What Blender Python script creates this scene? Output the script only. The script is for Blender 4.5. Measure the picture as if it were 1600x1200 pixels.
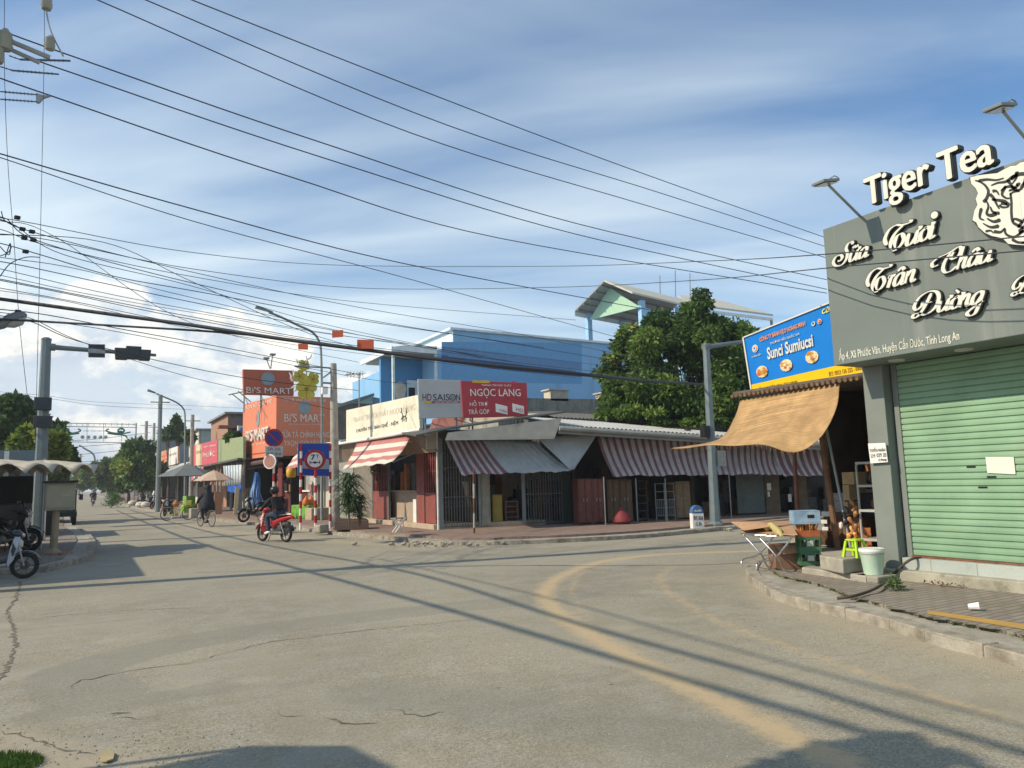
import bpy, bmesh, math, random
import numpy as np
from mathutils import Vector, Matrix
random.seed(7); rng=np.random.default_rng(11)
for o in list(bpy.data.objects): bpy.data.objects.remove(o)
SC=bpy.context.scene; COL=SC.collection
# ---------------- camera (X right across the street, Y down the street, Z up; metres)
FPX=1180.0; PITCH=math.radians(7.1); ROLL=math.radians(1.7); TH=math.radians(29.4); HC=1.65
_h=np.array([math.sin(TH),math.cos(TH),0]); _r=np.array([math.cos(TH),-math.sin(TH),0]); _z=np.array([0,0,1.])
_f=math.cos(PITCH)*_h+math.sin(PITCH)*_z; _u=math.cos(PITCH)*_z-math.sin(PITCH)*_h
AX=math.cos(ROLL)*_r-math.sin(ROLL)*_u; AU=math.sin(ROLL)*_r+math.cos(ROLL)*_u; AF=_f
CP=np.array([0,0,HC])
cam=bpy.data.cameras.new('camera'); camo=bpy.data.objects.new('camera',cam); COL.objects.link(camo)
cam.sensor_width=36; cam.lens=FPX/1600*36; cam.clip_start=.05; cam.clip_end=4000
camo.matrix_world=Matrix(((AX[0],AU[0],-AF[0],0),(AX[1],AU[1],-AF[1],0),(AX[2],AU[2],-AF[2],HC),(0,0,0,1)))
SC.camera=camo
SC.view_settings.view_transform='Standard'; SC.view_settings.look='None'; SC.view_settings.gamma=1
SC.view_settings.exposure=0.06
# ---------------- sun
SUN_EL=math.radians(38); SD=np.array([1,-.19,0]); SD/=np.linalg.norm(SD)
TR=Vector((SD[0]*math.cos(SUN_EL),SD[1]*math.cos(SUN_EL),-math.sin(SUN_EL)))   # direction the light travels
sl=bpy.data.lights.new('sun','SUN'); sl.energy=4.6; sl.angle=math.radians(.6); sl.color=(1,.86,.66)
so=bpy.data.objects.new('sun',sl); COL.objects.link(so); so.rotation_euler=TR.to_track_quat('-Z','Y').to_euler(); so.location=(0,0,30)
# ---------------- world: Nishita sky with procedural clouds
W=bpy.data.worlds.new('World'); SC.world=W; W.use_nodes=True
nt=W.node_tree; N=nt.nodes; L=nt.links
for n in list(N): N.remove(n)
def wn(t,**k):
    n=N.new(t)
    for a,b in k.items(): setattr(n,a,b)
    return n
def wmath(op,a,b=None,c=None,clamp=False):
    n=N.new('ShaderNodeMath'); n.operation=op; n.use_clamp=clamp
    for i,x in enumerate((a,b,c)):
        if x is None: continue
        if isinstance(x,(int,float)): n.inputs[i].default_value=x
        else: L.new(x,n.inputs[i])
    return n.outputs[0]
def wramp(x,a,b):
    n=N.new('ShaderNodeMapRange'); n.interpolation_type='SMOOTHSTEP'; L.new(x,n.inputs[0])
    n.inputs[1].default_value=a; n.inputs[2].default_value=b; return n.outputs[0]
def wmix(f,a,b):
    n=N.new('ShaderNodeMix'); n.data_type='RGBA'
    for s,x in ((n.inputs[0],f),(n.inputs[6],a),(n.inputs[7],b)):
        if isinstance(x,tuple): s.default_value=x
        elif isinstance(x,(int,float)): s.default_value=x
        else: L.new(x,s)
    return n.outputs[2]
sky=wn('ShaderNodeTexSky',sky_type='NISHITA'); sky.sun_disc=False; sky.sun_elevation=SUN_EL
sky.sun_rotation=math.atan2(-SD[0],-SD[1]); sky.air_density=1.0; sky.dust_density=1.2; sky.ozone_density=1.3
geo=wn('ShaderNodeTexCoord'); dv=geo.outputs['Generated']
sep=wn('ShaderNodeSeparateXYZ'); L.new(dv,sep.inputs[0])
zz=sep.outputs[2]
# planar projection for high cloud
zc=wmath('ADD',wmath('MAXIMUM',zz,0.0),.12)
cx=wmath('DIVIDE',sep.outputs[0],zc); cy=wmath('DIVIDE',sep.outputs[1],zc)
def wcomb(a,b,c=0.0):
    n=N.new('ShaderNodeCombineXYZ')
    for i,x in enumerate((a,b,c)):
        if isinstance(x,(int,float)): n.inputs[i].default_value=x
        else: L.new(x,n.inputs[i])
    return n.outputs[0]
def wnoise(v,sc,det=6,rough=.55,dist=0.0):
    n=N.new('ShaderNodeTexNoise'); L.new(v,n.inputs['Vector']); n.inputs['Scale'].default_value=sc
    n.inputs['Detail'].default_value=det; n.inputs['Roughness'].default_value=rough; n.inputs['Distortion'].default_value=dist
    return n.outputs['Fac']
# cirrus sheets stretched along one direction
ca,sa=math.cos(math.radians(38)),math.sin(math.radians(38))
u1=wmath('ADD',wmath('MULTIPLY',cx,ca),wmath('MULTIPLY',cy,-sa)); v1=wmath('ADD',wmath('MULTIPLY',cx,sa),wmath('MULTIPLY',cy,ca))
cir=wnoise(wcomb(wmath('MULTIPLY',u1,.45),wmath('MULTIPLY',v1,.85),4.1),.62,6,.46,.5)
cir2=wnoise(wcomb(wmath('MULTIPLY',u1,.5),wmath('MULTIPLY',v1,1.5),1.7),1.1,6,.5,.6)
cmask=wmath('MULTIPLY',wmath('ADD',wmath('MULTIPLY',wmath('MULTIPLY',wramp(cir,.385,.60),.95),wmath('SUBTRACT',1.0,wmath('MULTIPLY',wramp(zz,.45,.8),.5))),wmath('MULTIPLY',wramp(cir2,.40,.8),.38)),1.0,clamp=True)
haz=wmath('SUBTRACT',1.0,wramp(zz,.02,.5))
cmask=wmath('MULTIPLY',wmath('ADD',cmask,wmath('MULTIPLY',haz,.10)),.90,clamp=True)
tintn=wn('ShaderNodeMix',data_type='RGBA',blend_type='MULTIPLY'); tintn.inputs[0].default_value=1; L.new(sky.outputs[0],tintn.inputs[6]); tintn.inputs[7].default_value=(.80,1.14,1.38,1); skyc=tintn.outputs[2]
CIR=(7.9,9.0,9.4,1); 
c1=wmix(cmask,skyc,CIR)
# cumulus low on the left (down the street, north-west) : billowy puffs
az=wmath('ARCTAN2',sep.outputs[0],sep.outputs[1])       # 0 down the street, + to the right
cv=wcomb(wmath('MULTIPLY',az,1.0),wmath('MULTIPLY',zz,1.55),.37)
big=wnoise(cv,4.6,2,.5); fine=wnoise(cv,13,9,.62,.15)
top=wmath('SUBTRACT',.225,wmath('MULTIPLY',wramp(az,.0,.50),.12))      # height of cloud tops falls to the right
top=wmath('MAXIMUM',top,0.075)
hgt=wmath('SUBTRACT',wmath('ADD',top,wmath('MULTIPLY',wmath('SUBTRACT',big,.5),.26)),zz)
cm=wramp(wmath('ADD',hgt,wmath('MULTIPLY',wmath('SUBTRACT',fine,.5),.20)),-.006,.022)
gaps=wramp(wnoise(wcomb(wmath('MULTIPLY',az,1.0),wmath('MULTIPLY',zz,2.6),8.1),5.2,7,.55),.40,.56)
cm=wmath('MULTIPLY',cm,wmath('ADD',wmath('MULTIPLY',gaps,.35),.65))
cm=wmath('MULTIPLY',cm,wramp(zz,-.02,.02))
lit=wramp(wmath('SUBTRACT',fine,wmath('MULTIPLY',wramp(hgt,0.0,.16),.16)),.34,.56)
c2=wmix(wmath('MULTIPLY',cm,.98),c1,wmix(lit,(5.6,6.4,7.4,1),(10.6,10.2,9.2,1)))
bg=wn('ShaderNodeBackground'); L.new(c2,bg.inputs[0]); bg.inputs[1].default_value=.112
wo=wn('ShaderNodeOutputWorld'); L.new(bg.outputs[0],wo.inputs[0])

# ---------------- measuring helpers: where the line of sight through a photo pixel meets a real plane
def ray(x,y): return AF+AX*(x-800)/FPX-AU*(y-600)/FPX
def G(x,y,z=0.):
    d=ray(x,y); return CP+d*((z-HC)/d[2])
def PX(x,y,X0):
    d=ray(x,y); return CP+d*(X0/d[0])
def PY(x,y,Y0):
    d=ray(x,y); return CP+d*(Y0/d[1])
def PN(x,y,p0,n):
    d=ray(x,y); n=np.array(n,float); return CP+d*(((np.array(p0)-CP)@n)/(d@n))
def DD(x,y,dist):
    d=ray(x,y); return CP+d*dist/math.hypot(d[0],d[1])
V=lambda *a: np.array(a,float)
def nrm(a): a=np.array(a,float); return a/np.linalg.norm(a)
# ---------------- object helpers
ORG={}
def tag(o,label=None,cat=None,group=None,kind=None):
    if label: o['label']=label
    if cat: o['category']=cat
    if group: o['group']=group
    if kind: o['kind']=kind
    return o
def thing(name,label,cat,loc=(0,0,0),group=None):
    o=bpy.data.objects.new(name,None); COL.objects.link(o); o.location=tuple(loc); o.empty_display_size=.2
    ORG[o.name]=np.array(loc,float); return tag(o,label,cat,group)
def frame_of(d):
    d=nrm(d); a=V(0,0,1) if abs(d[2])<.95 else V(1,0,0); s=nrm(np.cross(a,d)); return s,np.cross(d,s)
def catmull(P,n=8,closed=False):
    P=[np.array(p,float) for p in P]; m=len(P)
    if m<3: return P
    out=[]
    for i in range(m if closed else m-1):
        if closed: p0,p1,p2,p3=P[i-1],P[i],P[(i+1)%m],P[(i+2)%m]
        else: p0,p1,p2,p3=P[max(i-1,0)],P[i],P[i+1],P[min(i+2,m-1)]
        for k in range(n):
            t=k/n; out.append(.5*((2*p1)+(-p0+p2)*t+(2*p0-5*p1+4*p2-p3)*t*t+(-p0+3*p1-3*p2+p3)*t**3))
    if not closed: out.append(P[-1])
    return out
class MB:
    def __init__(s): s.v=[]; s.f=[]; s.m=[]
    def add(s,vs,fs,m=0):
        b=len(s.v); s.v.extend([tuple(map(float,p)) for p in vs]); s.f.extend([tuple(i+b for i in f) for f in fs]); s.m.extend([m]*len(fs)); return s
    def poly(s,vs,m=0): return s.add(vs,[tuple(range(len(vs)))],m)
    def obox(s,o,a,b,c,m=0):
        o,a,b,c=[np.array(x,float) for x in (o,a,b,c)]
        vs=[o,o+a,o+a+b,o+b,o+c,o+a+c,o+a+b+c,o+b+c]
        fs=[(0,3,2,1),(4,5,6,7),(0,1,5,4),(1,2,6,5),(2,3,7,6),(3,0,4,7)]
        if np.dot(np.cross(a,b),c)<0: fs=[f[::-1] for f in fs]
        return s.add(vs,fs,m)
    def box(s,x0,y0,z0,x1,y1,z1,m=0): return s.obox((x0,y0,z0),(x1-x0,0,0),(0,y1-y0,0),(0,0,z1-z0),m)
    def cbox(s,c,sx,sy,sz,rz=0,m=0):
        ca,sa=math.cos(rz),math.sin(rz); a=V(ca,sa,0)*sx; b=V(-sa,ca,0)*sy; c=np.array(c,float)
        return s.obox(c-a/2-b/2-V(0,0,sz/2),a,b,(0,0,sz),m)
    def tube(s,pts,r,n=8,m=0,cap=True,closed=False):
        P=[np.array(p,float) for p in pts]; k=len(P); R=r if hasattr(r,'__len__') else [r]*k
        vs=[];fs=[]; prev=None
        for i in range(k):
            d=(P[(i+1)%k]-P[i-1]) if closed else (P[min(i+1,k-1)]-P[max(i-1,0)])
            d=nrm(d+1e-12)
            if prev is None: a,b=frame_of(d)
            else:
                a=prev-d*np.dot(prev,d); a=nrm(a) if np.linalg.norm(a)>1e-6 else frame_of(d)[0]; b=np.cross(d,a)
            prev=a
            for j in range(n):
                t=2*math.pi*j/n; vs.append(P[i]+(a*math.cos(t)+b*math.sin(t))*R[i])
        for i in range(k if closed else k-1):
            i2=(i+1)%k
            for j in range(n): fs.append((i*n+j,i*n+(j+1)%n,i2*n+(j+1)%n,i2*n+j))
        if cap and not closed: fs.append(tuple(range(n))[::-1]); fs.append(tuple((k-1)*n+j for j in range(n)))
        return s.add(vs,fs,m)
    def lathe(s,c,prof,n=16,axis=(0,0,1),m=0,cap=True):
        c=np.array(c,float); ax=nrm(axis); a,b=frame_of(ax); vs=[];fs=[]
        for r,h in prof:
            for j in range(n):
                t=2*math.pi*j/n; vs.append(c+ax*h+(a*math.cos(t)+b*math.sin(t))*r)
        for i in range(len(prof)-1):
            for j in range(n): fs.append((i*n+j,i*n+(j+1)%n,(i+1)*n+(j+1)%n,(i+1)*n+j))
        if cap: fs.append(tuple(range(n))[::-1]); fs.append(tuple((len(prof)-1)*n+j for j in range(n)))
        return s.add(vs,fs,m)
    def prism(s,pl,vec,m=0):
        pl=[np.array(p,float) for p in pl]; vec=np.array(vec,float); n=len(pl)
        nn=sum((np.cross(pl[i]-pl[0],pl[(i+1)%n]-pl[0]) for i in range(1,n-1)),V(0,0,0))
        if np.dot(nn,vec)>0: pl=pl[::-1]
        vs=pl+[p+vec for p in pl]
        fs=[tuple(range(n)),tuple(range(2*n-1,n-1,-1))]+[(i,i+n,(i+1)%n+n,(i+1)%n) for i in range(n)]
        return s.add(vs,fs,m)
    def grid(s,fn,nu,nv,mf=None):
        b=len(s.v)
        for i in range(nu+1):
            for j in range(nv+1): s.v.append(tuple(map(float,fn(i/nu,j/nv))))
        for i in range(nu):
            for j in range(nv):
                s.f.append((b+i*(nv+1)+j,b+(i+1)*(nv+1)+j,b+(i+1)*(nv+1)+j+1,b+i*(nv+1)+j+1)); s.m.append(mf(i,j) if mf else 0)
        return s
    def loft(s,secs,n=12,m=0,axis='x'):
        # secs: (x,y,z,ry,rz) ellipses stacked along x
        vs=[];fs=[]
        for (x,y,z,ry,rz) in secs:
            for j in range(n):
                t=2*math.pi*j/n; vs.append((x,y+ry*math.cos(t),z+rz*math.sin(t)))
        k=len(secs)
        for i in range(k-1):
            for j in range(n): fs.append((i*n+j,(i+1)*n+j,(i+1)*n+(j+1)%n,i*n+(j+1)%n))
        fs.append(tuple(range(n))); fs.append(tuple((k-1)*n+j for j in range(n))[::-1])
        return s.add(vs,fs,m)
    def build(s,name,mats,parent=None,smooth=False,bevel=0,solid=0,loc=None,sub=0):
        me=bpy.data.meshes.new(name)
        if parent is not None: off=ORG[parent.name]
        elif loc is not None: off=np.array(loc,float)
        else:
            A=np.array(s.v); off=V((A[:,0].min()+A[:,0].max())/2,(A[:,1].min()+A[:,1].max())/2,A[:,2].min())
        vs=(np.array(s.v)-off)
        me.from_pydata([tuple(p) for p in vs],[],s.f)
        if not isinstance(mats,(list,tuple)): mats=[mats]
        for m in mats: me.materials.append(m)
        if len(mats)>1: me.polygons.foreach_set('material_index',s.m)
        if smooth:
            me.polygons.foreach_set('use_smooth',[True]*len(me.polygons))
        me.validate(); me.update()
        o=bpy.data.objects.new(name,me); COL.objects.link(o)
        if parent is not None: o.parent=parent
        else: o.location=tuple(off)
        ORG[o.name]=off
        if smooth and smooth!='full':
            try: me.set_sharp_from_angle(angle=math.radians(45))
            except Exception: pass
        if solid:
            mo=o.modifiers.new('solid','SOLIDIFY'); mo.thickness=solid; mo.offset=0
        if bevel:
            mo=o.modifiers.new('bevel','BEVEL'); mo.width=bevel; mo.segments=2; mo.limit_method='ANGLE'; mo.angle_limit=math.radians(40)
        if sub:
            mo=o.modifiers.new('sub','SUBSURF'); mo.levels=sub; mo.render_levels=sub
        return o
def children(o): return [c for c in bpy.data.objects if c.parent==o]
def copy_tree(o,parent=None):
    c=o.copy(); COL.objects.link(c); c.parent=parent; ORG[c.name]=ORG.get(o.name,V(0,0,0))
    for ch in children(o): copy_tree(ch,c)
    return c
# ---------------- materials
def M(name,col,rough=.8,var=.12,scale=4.,bump=0.,metal=0.,dirt=None,dscale=.9,damt=.5,bscale=None,col2=None,spec=.3,alpha=None,coat=0,trans=0):
    m=bpy.data.materials.new(name); m.use_nodes=True; n=m.node_tree.nodes; l=m.node_tree.links
    b=n['Principled BSDF']; b.inputs['Roughness'].default_value=rough; b.inputs['Metallic'].default_value=metal
    b.inputs['Specular IOR Level'].default_value=spec
    if coat: b.inputs['Coat Weight'].default_value=coat
    tc=n.new('ShaderNodeTexCoord')
    no=n.new('ShaderNodeTexNoise'); no.inputs['Scale'].default_value=scale; no.inputs['Detail'].default_value=6; l.new(tc.outputs['Object'],no.inputs['Vector'])
    mr=n.new('ShaderNodeMapRange'); mr.inputs[1].default_value=.3; mr.inputs[2].default_value=.7; l.new(no.outputs['Fac'],mr.inputs[0])
    mx=n.new('ShaderNodeMix'); mx.data_type='RGBA'; l.new(mr.outputs[0],mx.inputs[0])
    c=np.array(col[:3]); lo=np.clip(c*(1-var),0,1); hi=np.clip(c*(1+var),0,1)
    if col2 is not None: lo=c; hi=np.array(col2)
    mx.inputs[6].default_value=(*lo,1); mx.inputs[7].default_value=(*hi,1); out=mx.outputs[2]
    if dirt is not None:
        n2=n.new('ShaderNodeTexNoise'); n2.inputs['Scale'].default_value=dscale; n2.inputs['Detail'].default_value=8; n2.inputs['Roughness'].default_value=.65; l.new(tc.outputs['Object'],n2.inputs['Vector'])
        r2=n.new('ShaderNodeMapRange'); r2.interpolation_type='SMOOTHSTEP'; r2.inputs[1].default_value=.48; r2.inputs[2].default_value=.72; r2.inputs[4].default_value=damt; l.new(n2.outputs['Fac'],r2.inputs[0])
        m2=n.new('ShaderNodeMix'); m2.data_type='RGBA'; l.new(r2.outputs[0],m2.inputs[0]); l.new(out,m2.inputs[6]); m2.inputs[7].default_value=(*dirt,1); out=m2.outputs[2]
    l.new(out,b.inputs['Base Color'])
    if bump:
        n3=n.new('ShaderNodeTexNoise'); n3.inputs['Scale'].default_value=bscale or scale*6; n3.inputs['Detail'].default_value=4; l.new(tc.outputs['Object'],n3.inputs['Vector'])
        bu=n.new('ShaderNodeBump'); bu.inputs['Strength'].default_value=bump; bu.inputs['Distance'].default_value=.02; l.new(n3.outputs['Fac'],bu.inputs['Height']); l.new(bu.outputs[0],b.inputs['Normal'])
    if trans:
        tb=n.new('ShaderNodeBsdfTranslucent'); l.new(out,tb.inputs[0]); ms=n.new('ShaderNodeMixShader'); ms.inputs[0].default_value=trans
        l.new(b.outputs[0],ms.inputs[1]); l.new(tb.outputs[0],ms.inputs[2]); l.new(ms.outputs[0],n['Material Output'].inputs[0])
    return m
def srgb(r,g,b):
    f=lambda c:(c/255/12.92 if c/255<=.04045 else ((c/255+.055)/1.055)**2.4); return (f(r),f(g),f(b))
def add_streaks(m,dark=(.25,.25,.22),amt=.5,sx=9.,sz=.6,lo=.5,hi=.75):
    """vertical rain streaks, real staining of the paint"""
    n=m.node_tree.nodes; l=m.node_tree.links; b=n['Principled BSDF']; src=b.inputs['Base Color'].links[0].from_socket
    tc=n.new('ShaderNodeTexCoord'); mp=n.new('ShaderNodeMapping'); mp.inputs['Scale'].default_value=(sx,sx,sz); l.new(tc.outputs['Object'],mp.inputs[0])
    no=n.new('ShaderNodeTexNoise'); no.inputs['Scale'].default_value=1; no.inputs['Detail'].default_value=7; l.new(mp.outputs[0],no.inputs[0])
    mr=n.new('ShaderNodeMapRange'); mr.interpolation_type='SMOOTHSTEP'; mr.inputs[1].default_value=lo; mr.inputs[2].default_value=hi; mr.inputs[4].default_value=amt; l.new(no.outputs['Fac'],mr.inputs[0])
    mx=n.new('ShaderNodeMix'); mx.data_type='RGBA'; l.new(mr.outputs[0],mx.inputs[0]); l.new(src,mx.inputs[6]); mx.inputs[7].default_value=(*dark,1); l.new(mx.outputs[2],b.inputs['Base Color'])
    return m
K={}
def mat(name,*a,**k):
    if name not in K: K[name]=M(name,*a,**k)
    return K[name]
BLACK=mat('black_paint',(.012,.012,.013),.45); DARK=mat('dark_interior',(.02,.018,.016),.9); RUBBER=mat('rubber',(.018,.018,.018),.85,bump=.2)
CHROME=mat('chrome',(.6,.6,.6),.25,metal=1.); STEEL=mat('galvanised_steel',(.33,.36,.37),.5,metal=.35,dirt=(.12,.09,.06),damt=.35)
MAST=mat('mast_paint',(.15,.19,.20),.5,metal=.2,dirt=(.28,.28,.25),damt=.3); GREYP=mat('grey_paint',(.22,.25,.25),.6,dirt=(.1,.09,.07),damt=.3); WHITE=mat('white_paint',(.72,.71,.66),.6,dirt=(.35,.3,.22),damt=.35)
CONC=mat('concrete',(.34,.315,.26),.95,var=.22,scale=6,bump=.5,dirt=(.13,.12,.09),dscale=1.5,damt=.6)
POLEC=mat('pole_concrete',(.36,.34,.29),.95,var=.18,scale=5,bump=.4,dirt=(.15,.13,.1),dscale=1.2,damt=.5)
RUST=mat('rusty_steel',(.16,.07,.04),.85,var=.35,scale=9,bump=.3,dirt=(.3,.2,.14))
WOOD=mat('brown_wood',(.16,.085,.045),.7,var=.3,scale=7,bump=.2)
CARD=mat('cardboard',(.42,.26,.15),.9,var=.12,scale=5,dirt=(.3,.18,.1))
SIGNW=mat('sign_white',(.75,.74,.70),.5,var=.03); SIGNR=mat('sign_red',(.55,.03,.03),.5,var=.05); BLUEP=mat('sign_blue',(.01,.06,.36),.45,var=.05)
WIRE=mat('black_cable',(.035,.04,.05),.6,var=.05)
# ---------------- text
_tc={}
def textmesh(body,shear=0.,off=0.,space=1.):
    key=(body,shear,off,space)
    if key in _tc: return _tc[key]
    cu=bpy.data.curves.new('t','FONT'); cu.body=body; cu.shear=shear; cu.offset=off; cu.space_character=space; cu.resolution_u=3; cu.extrude=.0
    cu.fill_mode='FRONT'
    ob=bpy.data.objects.new('t',cu); COL.objects.link(ob); dg=bpy.context.evaluated_depsgraph_get(); dg.update()
    ev=ob.evaluated_get(dg); me=ev.to_mesh(); vs=np.array([v.co[:2] for v in me.vertices]) if len(me.vertices) else np.zeros((1,2)); fs=[tuple(p.vertices) for p in me.polygons]
    bm=bmesh.new(); bm.from_mesh(me); bmesh.ops.remove_doubles(bm,verts=bm.verts,dist=1e-5); bm.verts.index_update()
    vs=np.array([v.co[:2] for v in bm.verts]); fs=[tuple(v.index for v in f.verts) for f in bm.faces]
    be=[tuple(v.index for v in e.verts) for e in bm.edges if e.is_boundary]; bm.free()
    ev.to_mesh_clear(); bpy.data.objects.remove(ob); bpy.data.curves.remove(cu)
    _tc[key]=(vs,fs,be); return _tc[key]
def text_mb(mb,body,o,rv,uv,w,h,depth=.01,m=0,mside=None,shear=0.,off=0.,space=1.,up_shift=0.):
    """lettering filling a w by h rectangle whose lower left corner is o"""
    vs,fs,be=textmesh(body,shear,off,space)
    lo=vs.min(0); sz=np.maximum(vs.max(0)-lo,1e-4); rv=nrm(rv); uv=nrm(uv); nn=np.cross(rv,uv); o=np.array(o,float)
    if w is None: w=h*sz[0]/sz[1]
    if h is None: h=w*sz[1]/sz[0]
    q=(vs-lo)/sz; fr=[o+rv*w*a+uv*h*b+nn*depth for a,b in q]; bk=[p-nn*depth for p in fr]
    n=len(fr); mb.add(fr+bk,[],m)
    b=len(mb.v)-2*n
    for f in fs: 
        P=[fr[i] for i in f]; c=np.cross(P[1]-P[0],P[2]-P[0]); ff=f if np.dot(c,nn)>0 else f[::-1]
        mb.f.append(tuple(i+b for i in ff)); mb.m.append(m)
    for i,j in be: mb.f.append((i+b,j+b,j+b+n,i+b+n)); mb.m.append(m if mside is None else mside)
    return mb
def lettering(parent,body,o,rv,uv,w,h,material,depth=.008,name='lettering',**k):
    mb=MB(); text_mb(mb,body,o,rv,uv,w,h,depth,**k); return mb.build(name,material,parent)
# ================= SETTING: road, pavements, kerbs
def roadmat():
    m=bpy.data.materials.new('worn_asphalt'); m.use_nodes=True; n=m.node_tree.nodes; l=m.node_tree.links; b=n['Principled BSDF']
    b.inputs['Roughness'].default_value=.92; b.inputs['Specular IOR Level'].default_value=.2
    tc=n.new('ShaderNodeTexCoord'); P=tc.outputs['Object']
    def noise(sc,det=6,r=.55,vec=P,d=0):
        x=n.new('ShaderNodeTexNoise'); x.inputs['Scale'].default_value=sc; x.inputs['Detail'].default_value=det; x.inputs['Roughness'].default_value=r; x.inputs['Distortion'].default_value=d; l.new(vec,x.inputs['Vector']); return x.outputs['Fac']
    def mp(x,a,b2,c=0,d=1,s='SMOOTHSTEP'):
        r=n.new('ShaderNodeMapRange'); r.interpolation_type=s
        r.inputs[1].default_value=a; r.inputs[2].default_value=b2; r.inputs[3].default_value=c; r.inputs[4].default_value=d; l.new(x,r.inputs[0]); return r.outputs[0]
    def mix(f,a,c):
        x=n.new('ShaderNodeMix'); x.data_type='RGBA'
        for s,v in ((x.inputs[0],f),(x.inputs[6],a),(x.inputs[7],c)):
            if isinstance(v,tuple): s.default_value=(*v,1)
            elif isinstance(v,(int,float)): s.default_value=v
            else: l.new(v,s)
        return x.outputs[2]
    def mm(op,a,c,cl=False):
        x=n.new('ShaderNodeMath'); x.operation=op; x.use_clamp=cl
        for s,v in ((x.inputs[0],a),(x.inputs[1],c)):
            if isinstance(v,(int,float)): s.default_value=v
            else: l.new(v,s)
        return x.outputs[0]
    base=mix(mp(noise(.35,4),.35,.65),(.25,.229,.172),(.31,.282,.210))
    base=mix(mp(noise(2.6,8,.6),.42,.62,0,.6),base,(.30,.285,.23))
    # exposed aggregate
    vo=n.new('ShaderNodeTexVoronoi'); vo.inputs['Scale'].default_value=85; l.new(P,vo.inputs['Vector'])
    sepc=n.new('ShaderNodeSeparateColor'); l.new(vo.outputs['Color'],sepc.inputs[0])
    agg=mp(sepc.outputs[0],.0,1.,-1,1,'LINEAR')
    lum=mm('MULTIPLY',mm('MULTIPLY',agg,.30),mp(noise(.5,4),.3,.65,.35,1))
    hs=n.new('ShaderNodeHueSaturation'); l.new(mm('ADD',lum,1.0),hs.inputs['Value']); l.new(base,hs.inputs['Color']); base=hs.outputs[0]
    # dark specks, tar spots
    vo2=n.new('ShaderNodeTexVoronoi'); vo2.inputs['Scale'].default_value=3.1; l.new(P,vo2.inputs['Vector'])
    spk=mp(vo2.outputs['Distance'],.03,.07,1,0); base=mix(mm('MULTIPLY',spk,mp(noise(1.1,3),.45,.6)),base,(.10,.095,.075))
    # painted on attributes
    def att(nm):
        a=n.new('ShaderNodeAttribute'); a.attribute_name=nm; return a.outputs['Fac']
    dust=att('dust'); sand=att('sand'); patch=att('patch'); crack=att('crack')
    mpg=n.new('ShaderNodeMapping'); mpg.inputs['Rotation'].default_value=(0,0,math.radians(20)); mpg.inputs['Scale'].default_value=(.35,3.2,1); l.new(P,mpg.inputs[0])
    base=mix(mp(noise(1.6,7,.6,mpg.outputs[0]),.52,.75,0,.45),base,(.20,.195,.16))
    base=mix(mp(noise(.8,6,.6),.55,.68,0,.5),base,(.36,.33,.255))
    pn=mp(mm('ADD',patch,mm('MULTIPLY',mm('SUBTRACT',noise(2.2,7,.6),.5),.5)),.22,.42)
    base=mix(mm('MULTIPLY',pn,.36),base,(.185,.185,.15))
    vc=n.new('ShaderNodeTexVoronoi'); vc.feature='DISTANCE_TO_EDGE'; vc.inputs['Scale'].default_value=.33
    dd=n.new('ShaderNodeVectorMath'); dd.operation='ADD'; nz=n.new('ShaderNodeTexNoise'); nz.inputs['Scale'].default_value=1.7; nz.inputs['Detail'].default_value=7; l.new(P,nz.inputs['Vector']); l.new(P,dd.inputs[0]); l.new(nz.outputs['Color'],dd.inputs[1]); l.new(dd.outputs[0],vc.inputs['Vector'])
    base=mix(mm('MULTIPLY',mp(vc.outputs['Distance'],.0,.010,1,0),mp(noise(.33,3),.55,.65,0,.35)),base,(.11,.10,.08))
    nn=noise(7,9,.7); 
    base=mix(mm('MULTIPLY',mp(mm('ADD',sand,mm('MULTIPLY',mm('SUBTRACT',nn,.5),.9)),.40,.9),.75),base,(.37,.315,.225))
    base=mix(mm('MULTIPLY',mp(mm('ADD',dust,mm('MULTIPLY',mm('SUBTRACT',noise(7,10,.78),.5),1.7)),.30,.95),.80),base,(.48,.365,.215))
    base=mix(mp(mm('ADD',crack,mm('MULTIPLY',mm('SUBTRACT',noise(9,6,.7),.5),1.0)),.62,.85),base,(.07,.065,.05))
    l.new(base,b.inputs['Base Color'])
    bu=n.new('ShaderNodeBump'); bu.inputs['Strength'].default_value=.45; bu.inputs['Distance'].default_value=.006
    h=mm('ADD',mm('MULTIPLY',vo.outputs['Distance'],.7),mm('MULTIPLY',noise(24,6,.7),1.2)); l.new(h,bu.inputs['Height']); l.new(bu.outputs[0],b.inputs['Normal'])
    return m
def axis_pts(lo,hi,fine_lo,fine_hi,step):
    a=list(np.arange(fine_lo,fine_hi,step)); s=step; x=fine_hi
    while x<hi: a.append(x); s*=1.35; x+=s
    a.append(hi); s=step; x=fine_lo
    while x>lo: s*=1.35; x-=s; a.insert(0,max(x,lo))
    return np.array(sorted(set(a)))
gx=axis_pts(-900,900,-4,19,.11); gy=axis_pts(-300,1500,1.5,27,.11)
XX,YY=np.meshgrid(gx,gy,indexing='ij'); nx,ny=XX.shape
zz_=0*XX
co=np.stack([XX.ravel(),YY.ravel(),zz_.ravel()],1)
def dist_poly(pl,px=co[:,0],py=co[:,1]):
    d=np.full(len(px),1e9)
    for a,b in zip(pl[:-1],pl[1:]):
        ab=b[:2]-a[:2]; t=np.clip(((px-a[0])*ab[0]+(py-a[1])*ab[1])/max(ab@ab,1e-9),0,1)
        d=np.minimum(d,np.hypot(px-a[0]-t*ab[0],py-a[1]-t*ab[1]))
    return d
def gl(pts): return catmull([G(*p) for p in pts],6)
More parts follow.
